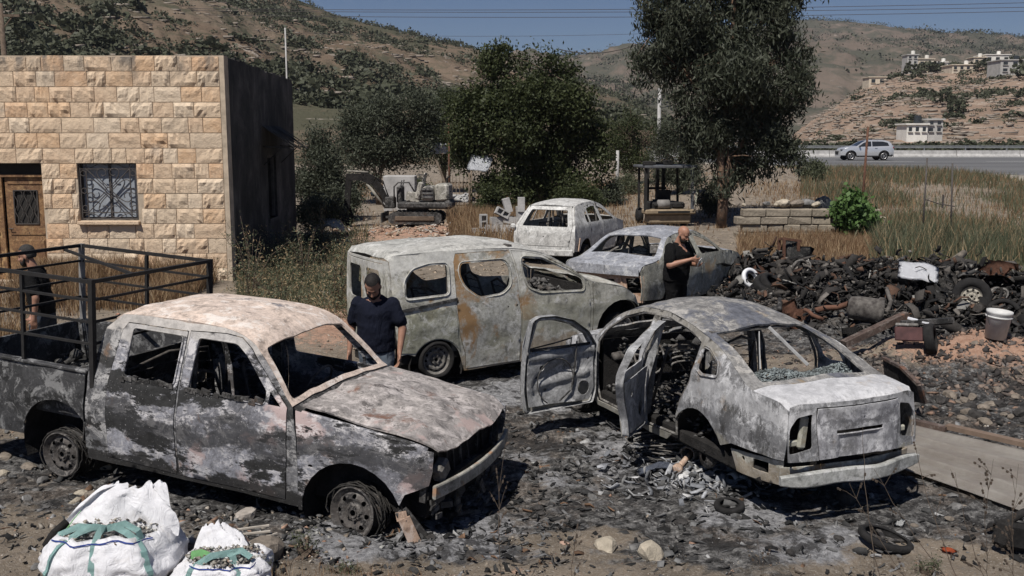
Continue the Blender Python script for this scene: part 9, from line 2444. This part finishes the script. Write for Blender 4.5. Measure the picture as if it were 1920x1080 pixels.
# ================================================================ FOREGROUND THINGS
x, y, z = at(1367, 955); ring_tyre('rubber_ring', 'small burnt rubber ring lying on the ash below the sedan bumper', 'ring', (x, y, z + 0.03), 0.125, 0.075, 0.045, (0.12, -0.05, 0))
x, y, z = at(1660, 1022)
t = thing('burnt_wheel_cover', 'large burnt ring-shaped wheel remains lying flat near the bottom right corner', 'wheel', (x, y, z + 0.05), rot=(0.10, 0.22, 0.3))
o = ring_tyre('tyre', None, None, (0, 0, 0), 0.205, 0.155, 0.05, (0, 0, 0)); o.parent = t
bm = bmesh.new()
for k in range(5): add_bar(bm, (0.03 * math.cos(k * 1.257), 0.03 * math.sin(k * 1.257), -0.01), (0.16 * math.cos(k * 1.257), 0.16 * math.sin(k * 1.257), 0), 0.035, 0.012)
bm_obj('spokes', bm, M_RIMDARK, t)
x, y, z = at(1895, 1035); t = thing('charred_lump', 'black charred car part half cut off by the right edge of the picture', 'car part', (x, y, z + 0.03), 0.4)
bm = bmesh.new(); add_box(bm, (0, 0, 0.10), (0.30, 0.12, 0.2), Matrix.Rotation(0.3, 3, 'Y'), 0.03); bm_obj('block', bm, M_CHAR, t); bm = bmesh.new(); add_tube(bm, [(-0.1, 0, 0.2), (0.1, 0, 0.26), (0.3, 0.05, 0.22)], 0.03, 7); bm_obj('arm', bm, M_CHAR, t, True)
x, y, z = at(1885, 1000); ring_tyre('pipe_end', 'small black pipe collar beside the charred part at right', 'pipe', (x - .1, y, z + 0.05), 0.035, 0.022, 0.05, (1.2, 0, 0.4))
rock('stone', 'flat-topped tan stone, left of the two in the foreground ash', 'stone', *at(1138, 1030)[:2], 0.10, 601, M_ROCK, 0.72)
rock('stone', 'upright wedge-shaped tan stone, right of the two in the foreground ash', 'stone', *at(1222, 1045)[:2], 0.125, 607, M_ROCK, 0.85, None, None, 0.85)
rock('stone', 'brown boulder beside the second white bag', 'boulder', *at(497, 1040)[:2], 0.14, 611, M_ROCKD, 0.85)
rock('stone', 'small pinkish stone left of the two big tan stones', 'stone', *at(1058, 1022)[:2], 0.05, 612, simple('pink_stone', (0.46, 0.31, 0.24), 0.95, 0.3, 8, 0.8, 0.01), 0.5)
rock('stone', 'charred stone under the rear bumper of the sedan', 'stone', *at(1588, 940)[:2], 0.09, 613, M_ROCKC, 0.9)
rock('stone', 'blue-grey rock in the dark ash near the steel sheet', 'stone', *at(1790, 955)[:2], 0.07, 614, M_ROCKG, 0.6)
rock('stone', 'pale lump of mortar inside the sedan rear wheel arch', 'stone', *at(1284, 828)[:2], 0.07, 615, M_ROCK, 0.8)
g = np.random.default_rng(620)
for k in range(85):
 px, py = g.uniform(-20, 1940), g.uniform(880, 1085)
 if 560 < px < 980 and py < 1010 or 80 < px < 500 and py > 900: continue
 x, y, z = at(px, py); b_ = float(burn_zone(np.array([x]), np.array([y]))[0][0])
 rock('rubble_stone', ('charred angular stone lying in the foreground ash' if b_ > 0.5 else 'dusty angular stone lying in the foreground dirt'), 'stone', x, y, g.uniform(0.022, 0.055), 630 + k, M_ROCKC if b_ > 0.5 and k % 3 else (M_ROCKG if k % 2 else M_ROCKD), 0.6, 'charred stones in the foreground' if b_ > 0.5 else 'dusty stones in the foreground')
for k in range(60):
 px, py = g.uniform(0, 200) if k < 22 else g.uniform(1760, 1925), g.uniform(800, 960) if k < 22 else g.uniform(640, 830)
 x, y, z = at(px, py)
 rock('rubble_stone', 'pinkish rubble stone on the dirt beside the pickup' if k < 22 else 'scorched rubble stone on the slope of the pink soil mound', 'stone', x, y, g.uniform(0.03, 0.07) if k < 22 else g.uniform(0.04, 0.10), 730 + k, (M_ROCKD, M_ROCKG, M_ROCK)[k % 3] if k < 22 else (M_ROCKC, M_ROCKD)[k % 2], 0.65, 'rubble stones beside the pickup' if k < 22 else 'rubble stones on the soil mound')
for px, py, s, c, lab in ((1778, 1036, 0.06, (0.45, 0.10, 0.04), 'orange-red plastic fragment in the dirt at bottom right'), (1688, 985, 0.07, (0.55, 0.56, 0.56), 'white flat fragment above the burnt ring'), (1000, 872, 0.04, (0.6, 0.6, 0.58), 'small white shard in the black ash right of the pickup'), (150, 850, 0.05, (0.5, 0.48, 0.43), 'pale tile fragment on the dirt below the pickup rear wheel')):
 x, y, z = at(px, py); crumple('fragment', lab, 'fragment', x, y, z + 0.02, s * 1.8, s, 0.02, simple('frag_%d' % px, c, 0.7, 0.2, 10, 0.3, 0.004), px, (0.2, 0.1, px), 5, None, 0.2, 0.006)
# plank, splinters beside the second bag
for k, (a_, b_, lab) in enumerate((((445, 993, .10), (505, 985, .12), 'upper pale wooden slat beside the second bag'), ((450, 1002, .09), (507, 996, .10), 'lower pale wooden slat beside the second bag'), ((440, 985, .10), (470, 1020, .05), 'dark slanting stick crossing the pale slats'), ((480, 1012, .06), (520, 1000, .07), 'thin pale stick in front of the slats'))):
 bm = bmesh.new(); add_bar(bm, hpos(*a_), hpos(*b_), 0.018, 0.012); tag(bm_obj('wooden_slat', bm, simple('pale_slat', (0.45, 0.41, 0.36), 0.9, 0.3, 12) if k != 2 else M_BROWN), lab, 'slat')
rock('stone', 'rough pale chunk of rubble behind the second bag', 'rubble', *at(462, 972)[:2], 0.10, 617, simple('pale_rubble', (0.40, 0.36, 0.32), 0.95, 0.4, 14, 0.9, 0.01), 0.7)

# ================================================================ BULK BAGS
def bag_mat():
 t = NT('woven_white_bag')
 w = t.vor(260, 'F1', 0)
 c = t.ramp(t.noise(4, 7, 0.65, 0.5), [(0.3, (0.55, 0.55, 0.57)), (0.6, (0.72, 0.72, 0.75))])
 c = t.mix(t.math('MULTIPLY', t.step(t.noise(7, 8, 0.7, 0, 4), 0.55, 0.75), 0.5), c, (0.36, 0.32, 0.27))
 t.col(c); t.b.inputs['Roughness'].default_value = 0.6
 t.bump(t.math('ADD', t.math('MULTIPLY', t.noise(8, 7, 0.65, 1.8, 2, None, (1, 1, 0.5)), 1.0), t.math('MULTIPLY', w, 0.05)), 0.9, 0.03)
 return t.m
M_BAG = bag_mat(); M_TEAL = simple('teal_webbing', (0.36, 0.56, 0.54), 0.8, 0.25, 12, 0.6, 0.004); M_GREEN = simple('green_label', (0.27, 0.58, 0.25), 0.7, 0.25, 8, 0.3, 0.003); M_BLUES = simple('blue_stitching', (0.08, 0.13, 0.45), 0.8, 0.3, 30)
def bag(label, cx, cy, rx, ry, h, seed, lid, lean=(0, 0)):
 g = np.random.default_rng(seed); z0 = gz(cx, cy) - 0.04
 t = thing('bulk_bag', label, 'bag', (cx, cy, z0))
 nu, nv = 72, 26
 def P_(a, v):
  """v 0 bottom .. 1 rim"""
  k = (0.90 + 0.22 * math.sin(v * PI) ** 0.8) * (1 - 0.10 * v)
  sq = 1.0 / (abs(math.cos(a)) ** 3 + abs(math.sin(a)) ** 3) ** (1 / 3.0)
  f = 0.045 * math.sin(a * 9 + 2.5 * math.sin(a * 2 + seed) + v * 2) * (0.35 + v) + 0.07 * noise.noise((math.cos(a) * 1.7 + seed, math.sin(a) * 1.7, v * 2.4)) + 0.045 * noise.noise((math.cos(a) * 5 + seed, math.sin(a) * 5, v * 7)) + 0.045 * abs(noise.noise((math.cos(a) * 9 + v * 3, math.sin(a) * 11, v * 4 + seed)))
  r = k * sq * (1 + f * 1.3)
  return Vector((rx * r * math.cos(a) + lean[0] * v, ry * r * math.sin(a) + lean[1] * v, h * v * (1 + 0.10 * noise.noise((math.cos(a) * 1.3, math.sin(a) * 1.3, seed)))))
 bm = bmesh.new(); rings = [[bm.verts.new(P_(2 * PI * k / nu, i / (nv - 1))) for k in range(nu)] for i in range(nv)]
 # folded-in rim
 for d_, s_ in ((0.02, 0.93), (-0.05, 0.90)):
  rings.append([bm.verts.new(Vector((P_(2 * PI * k / nu, 1).x * s_ + lean[0] * (1 - s_), P_(2 * PI * k / nu, 1).y * s_ + lean[1] * (1 - s_), P_(2 * PI * k / nu, 1).z + d_))) for k in range(nu)])
 for a, b in zip(rings, rings[1:]):
  for k in range(nu): bm.faces.new((a[k], a[(k + 1) % nu], b[(k + 1) % nu], b[k]))
 bm.faces.new(rings[0][::-1]); bm_obj('sack', bm, M_BAG, t, True)
 # contents: rubble, scraps
 n = 420; A = g.uniform(0, 2 * PI, n); rr = np.sqrt(g.uniform(0, 1, n)) * 0.86
 V = np.c_[rr * rx * np.cos(A) + lean[0], rr * ry * np.sin(A) + lean[1], h * 0.93 + 0.05 * (1 - rr ** 2) + 0.02 * g.uniform(size=n)]
 sz = 0.006 + 0.016 * g.uniform(0, 1, n) ** 2
 J = (OCT[None] + g.normal(size=(n, 6, 3)) * 0.3) * sz[:, None, None] * np.array([1, 1, 0.6])
 C = np.repeat(pal(g, n, [(0.36, 0.33, 0.28), (0.48, 0.46, 0.42), (0.16, 0.15, 0.14), (0.55, 0.55, 0.53), (0.30, 0.22, 0.17)], [4, 4, 3, 2, 1]), 6, 0)
 o = np_mesh('rubble_contents', (J + V[:, None]).reshape(-1, 3), (OF[None] + (np.arange(n) * 6)[:, None, None]).reshape(-1, 3), M_TONE, t, False, C); o['kind'] = 'stuff'
 bm = bmesh.new(); add_lathe(bm, [(0.001, h * 0.93), (min(rx, ry) * 0.9, h * 0.90)], 24, 'Z', (lean[0], lean[1], 0)); bmesh.ops.scale(bm, vec=(rx / min(rx, ry), ry / min(rx, ry), 1), verts=bm.verts); bm_obj('rubble_bed', bm, M_ROCKG, t)
 def strap(pts, w=0.045, name='strap', m=M_TEAL):
  bm = bmesh.new(); L, Rr = [], []
  for i, p in enumerate(pts):
   d = (pts[min(i + 1, len(pts) - 1)] - pts[max(i - 1, 0)]).normalized(); o_ = Vector((p.x - lean[0] * .5, p.y - lean[1] * .5, 0)).normalized() + Vector((0, 0, 0.3)); s_ = d.cross(o_).normalized()
   L.append(bm.verts.new(p + s_ * w / 2)); Rr.append(bm.verts.new(p - s_ * w / 2))
  for i in range(len(pts) - 1): bm.faces.new((L[i], L[i + 1], Rr[i + 1], Rr[i]))
  bmesh.ops.solidify(bm, geom=bm.faces[:], thickness=0.004)
  return bm_obj(name, bm, m, t, False)
 def down(a, v0, v1, n=12, k=1.015): return [Vector((P_(a, v0 + (v1 - v0) * i / n).x * k, P_(a, v0 + (v1 - v0) * i / n).y * k, P_(a, v0 + (v1 - v0) * i / n).z + 0.004)) for i in range(n + 1)]
 # a flap of cloth thrown back over the far side
 if lid:
  bm = bmesh.new(); n = 26; V = []
  for i in range(n):
   for j in range(n):
    u, v = i / (n - 1) * 2 - 1, j / (n - 1)
    wdt = lid['w'] * (1 - 0.62 * v ** 1.3)
    p = Vector((lean[0] + u * wdt + lid['dx'] * v, lean[1] + ry * 0.02 + lid['dy'] * v, h * 0.98 + lid['h'] * math.sin(min(1, v * 1.12) * PI * 0.5) * (1 - 0.35 * u * u * (1 - v)) - 0.06 * (1 - v) * u * u))
    p += Vector((0, 1, 0.4)) * (0.07 * noise.noise((u * 1.6 + seed, v * 1.8, 0.5)) + 0.05 * abs(noise.noise((u * 3 + v * 2, v * 1.5 + seed, 3))) + 0.022 * noise.noise((u * 5 + v * 3, v * 2.5, seed)) + 0.020 * math.sin(u * 8 / (1.15 - 0.6 * v) + 2 * v) * (0.3 + v) + 0.015 * abs(math.sin(u * 5 - v * 4)) + 0.012 * abs(noise.noise((u * 9, v * 7, seed))))
    V.append(bm.verts.new(p))
  for i in range(n - 1):
   for j in range(n - 1): bm.faces.new((V[i * n + j], V[(i + 1) * n + j], V[(i + 1) * n + j + 1], V[i * n + j + 1]))
  bmesh.ops.recalc_face_normals(bm, faces=bm.faces)
  bm_obj('flap', bm, M_BAG, t, True)
 return t, P_, strap, down
cx, cy, _ = at(208, 1080)
b1, Pf, strap, down = bag('large white woven bulk bag of rubble with teal straps at the bottom left', cx, cy + 0.10, 0.42, 0.36, 0.36, 3, dict(w=0.44, dx=0.10, dy=0.16, h=0.24))
for a in (R(228), R(268), R(312)): strap(down(a, 1.0, 0.05))
top = Vector((0.03, -0.20, 0.43))
for a in (R(228), R(268), R(312)):
 q = Pf(a, 1.0); strap([q, q.lerp(top, .35) + Vector((0, 0, .03)), q.lerp(top, .7) + Vector((0, 0, .04)), top, top + Vector((0.02 + 0.05 * math.cos(a), .05, 0.0))])
q = Pf(R(205), 1.0); strap([q, q.lerp(top, .5) + Vector((0, -.02, .05)), top]); strap([top, top + Vector((.12, .02, .03)), top + Vector((.22, -.01, -.01)), Pf(R(318), 1.0)])
strap([Pf(R(a), 0.97) * 1.012 + Vector((0, 0, .006)) for a in range(215, 335, 6)], 0.010, 'stitching', M_BLUES)
strap([Vector((-0.27, -0.13, 0.40)), Vector((-0.23, -0.10, 0.46)), Vector((-0.19, -0.07, 0.51))], 0.045, 'green_label', M_GREEN)
bm = bmesh.new(); add_tube(bm, [(-0.40, -0.05, 0.18), (-0.43, -0.10, 0.28), (-0.36, -0.12, 0.37), (-0.30, -0.05, 0.42)], 0.028, 8); bm_obj('black_cord', bm, M_CHAR, b1, True)
cx, cy, _ = at(405, 1090)
b2, Pf, strap, down = bag('second smaller bulk bag, torn and sagging with teal and green bands', cx + 0.03, cy + 0.08, 0.30, 0.26, 0.18, 8, dict(w=0.24, dx=-0.12, dy=0.18, h=0.12), (0.02, 0))
top = Vector((0.08, -0.12, 0.25))
for a in (R(235), R(300)): strap(down(a, 1.0, 0.1)); q = Pf(a, 1.0); strap([q, q.lerp(top, .5) + Vector((0, 0, .03)), top])
strap([top, top + Vector((.08, .0, .02)), top + Vector((.15, -.02, -.02))]); strap([Vector((-0.20, -0.06, 0.21)), Vector((-0.12, -0.08, 0.23)), Vector((-0.06, -0.10, 0.215))], 0.06, 'green_label', M_GREEN)
strap([Pf(R(a), 0.97) * 1.012 + Vector((0, 0, .006)) for a in range(225, 330, 8)], 0.009, 'stitching', M_BLUES)

# ================================================================ DRY STALKS IN THE FOREGROUND
M_STALK = simple('dry_stalk', (0.085, 0.065, 0.05), 0.9, 0.4, 20)
def stalk(label, base, tip, r=0.004, br=6, seed=1, curve=0.06, blen=0.16):
 g = np.random.default_rng(seed); a, b = Vector(base), Vector(tip)
 t = thing('dry_stalk', label, 'dry plant', a)
 L = (b - a); s = L.cross(Vector((0, 1, 0))).normalized()
 P = [L * f + s * curve * math.sin(f * PI) + Vector((g.normal(), g.normal(), 0)) * 0.004 for f in np.linspace(0, 1, 12)]
 bm = bmesh.new(); add_tube(bm, P, [r * (1 - 0.7 * i / 11) for i in range(12)], 5, False); bm_obj('stem', bm, M_STALK, t)
 bm = bmesh.new()
 for k in range(br):
  i = int(g.integers(4, 11)); d = (L.normalized() * g.uniform(.5, 1) + Vector((g.normal(), g.normal() * .5, g.normal() * .4)) * 0.5).normalized() * blen * g.uniform(.4, 1.2)
  add_tube(bm, [P[i], P[i] + d * .5 + Vector((0, 0, .01)), P[i] + d], [r * .5, r * .4, r * .2], 4, False)
  for q in range(3): ell_ = P[i] + d * g.uniform(.5, 1); add_box(bm, ell_, (0.010, 0.010, 0.012))
 o = bm_obj('twig', bm, M_STALK, t); o['kind'] = 'stuff'
 return t
def seen(px, py, Y): x, z = pxz(px, py, Y); return (x, Y, z)
for k, (a, b, lab, br, r) in enumerate((
  ((1905, 1110, 5.6), (1640, 880, 6.2), 'long dry stalk leaning left across the lower part of the sedan bumper', 5, .004),
  ((1870, 1120, 5.5), (1705, 780, 6.4), 'dry stalk reaching up in front of the sedan boot at right', 4, .004),
  ((1690, 1110, 5.7), (1618, 800, 6.4), 'hooked dry stalk standing before the sedan boot', 3, .004),
  ((1930, 1120, 5.5), (1790, 885, 6.0), 'thin dry stalk leaning left in front of the steel sheet', 4, .0035),
  ((1880, 1090, 5.7), (1862, 860, 6.0), 'upright seedy stalk in front of the steel sheet', 16, .003),
  ((1935, 1080, 5.7), (1910, 870, 6.0), 'upright seedy stalk nearest the right edge', 16, .003),
  ((1840, 1110, 5.5), (1590, 905, 6.2), 'low slanting dry stalk crossing the ash under the sedan', 5, .0035),
  ((957, 1110, 5.6), (948, 830, 6.4), 'single thin dark stalk in front of the pickup bumper', 7, .0035),
  ((1092, 1095, 5.8), (1088, 985, 6.1), 'short dry stalk left of the two tan stones', 8, .003),
  ((1500, 1120, 5.6), (1420, 1010, 5.9), 'short dry stalk at the bottom right of centre', 6, .003))):
 A0 = Vector(seen(*a)); A0.z = min(A0.z, gz(A0.x, A0.y)); stalk(lab, A0, seen(*b), r, br, 800 + k)
for k, (px, py, w, h, lab) in enumerate(((570, 1040, 60, 60, 'small green weed right of the brown boulder'), (640, 1075, 90, 40, 'low weed at the bottom edge under the pickup front wheel'), (490, 1085, 50, 40, 'weed sprouting in front of the second bag'), (1735, 1080, 60, 50, 'small weed at the bottom edge near the orange fragment'))):
 shrub('weed', lab, px, py, at(px, py)[1], w, h, 260, 0.022, L_WEED, 850 + k, 0.35, 0.1, 'weed', 0.02, None, 4)
g = np.random.default_rng(870)
X, Y = near_pts(900, 5.6, 6.6, g, 500, 800); blades('dry_grass', X, Y, 0.03, 0.16, 0.004, L_STRAW, 871, 0.6, 0.3)
X, Y = near_pts(700, 5.6, 6.3, g, 1500, 1920); blades('dry_grass', X, Y, 0.03, 0.16, 0.004, L_STRAW, 872, 0.6, 0.3)
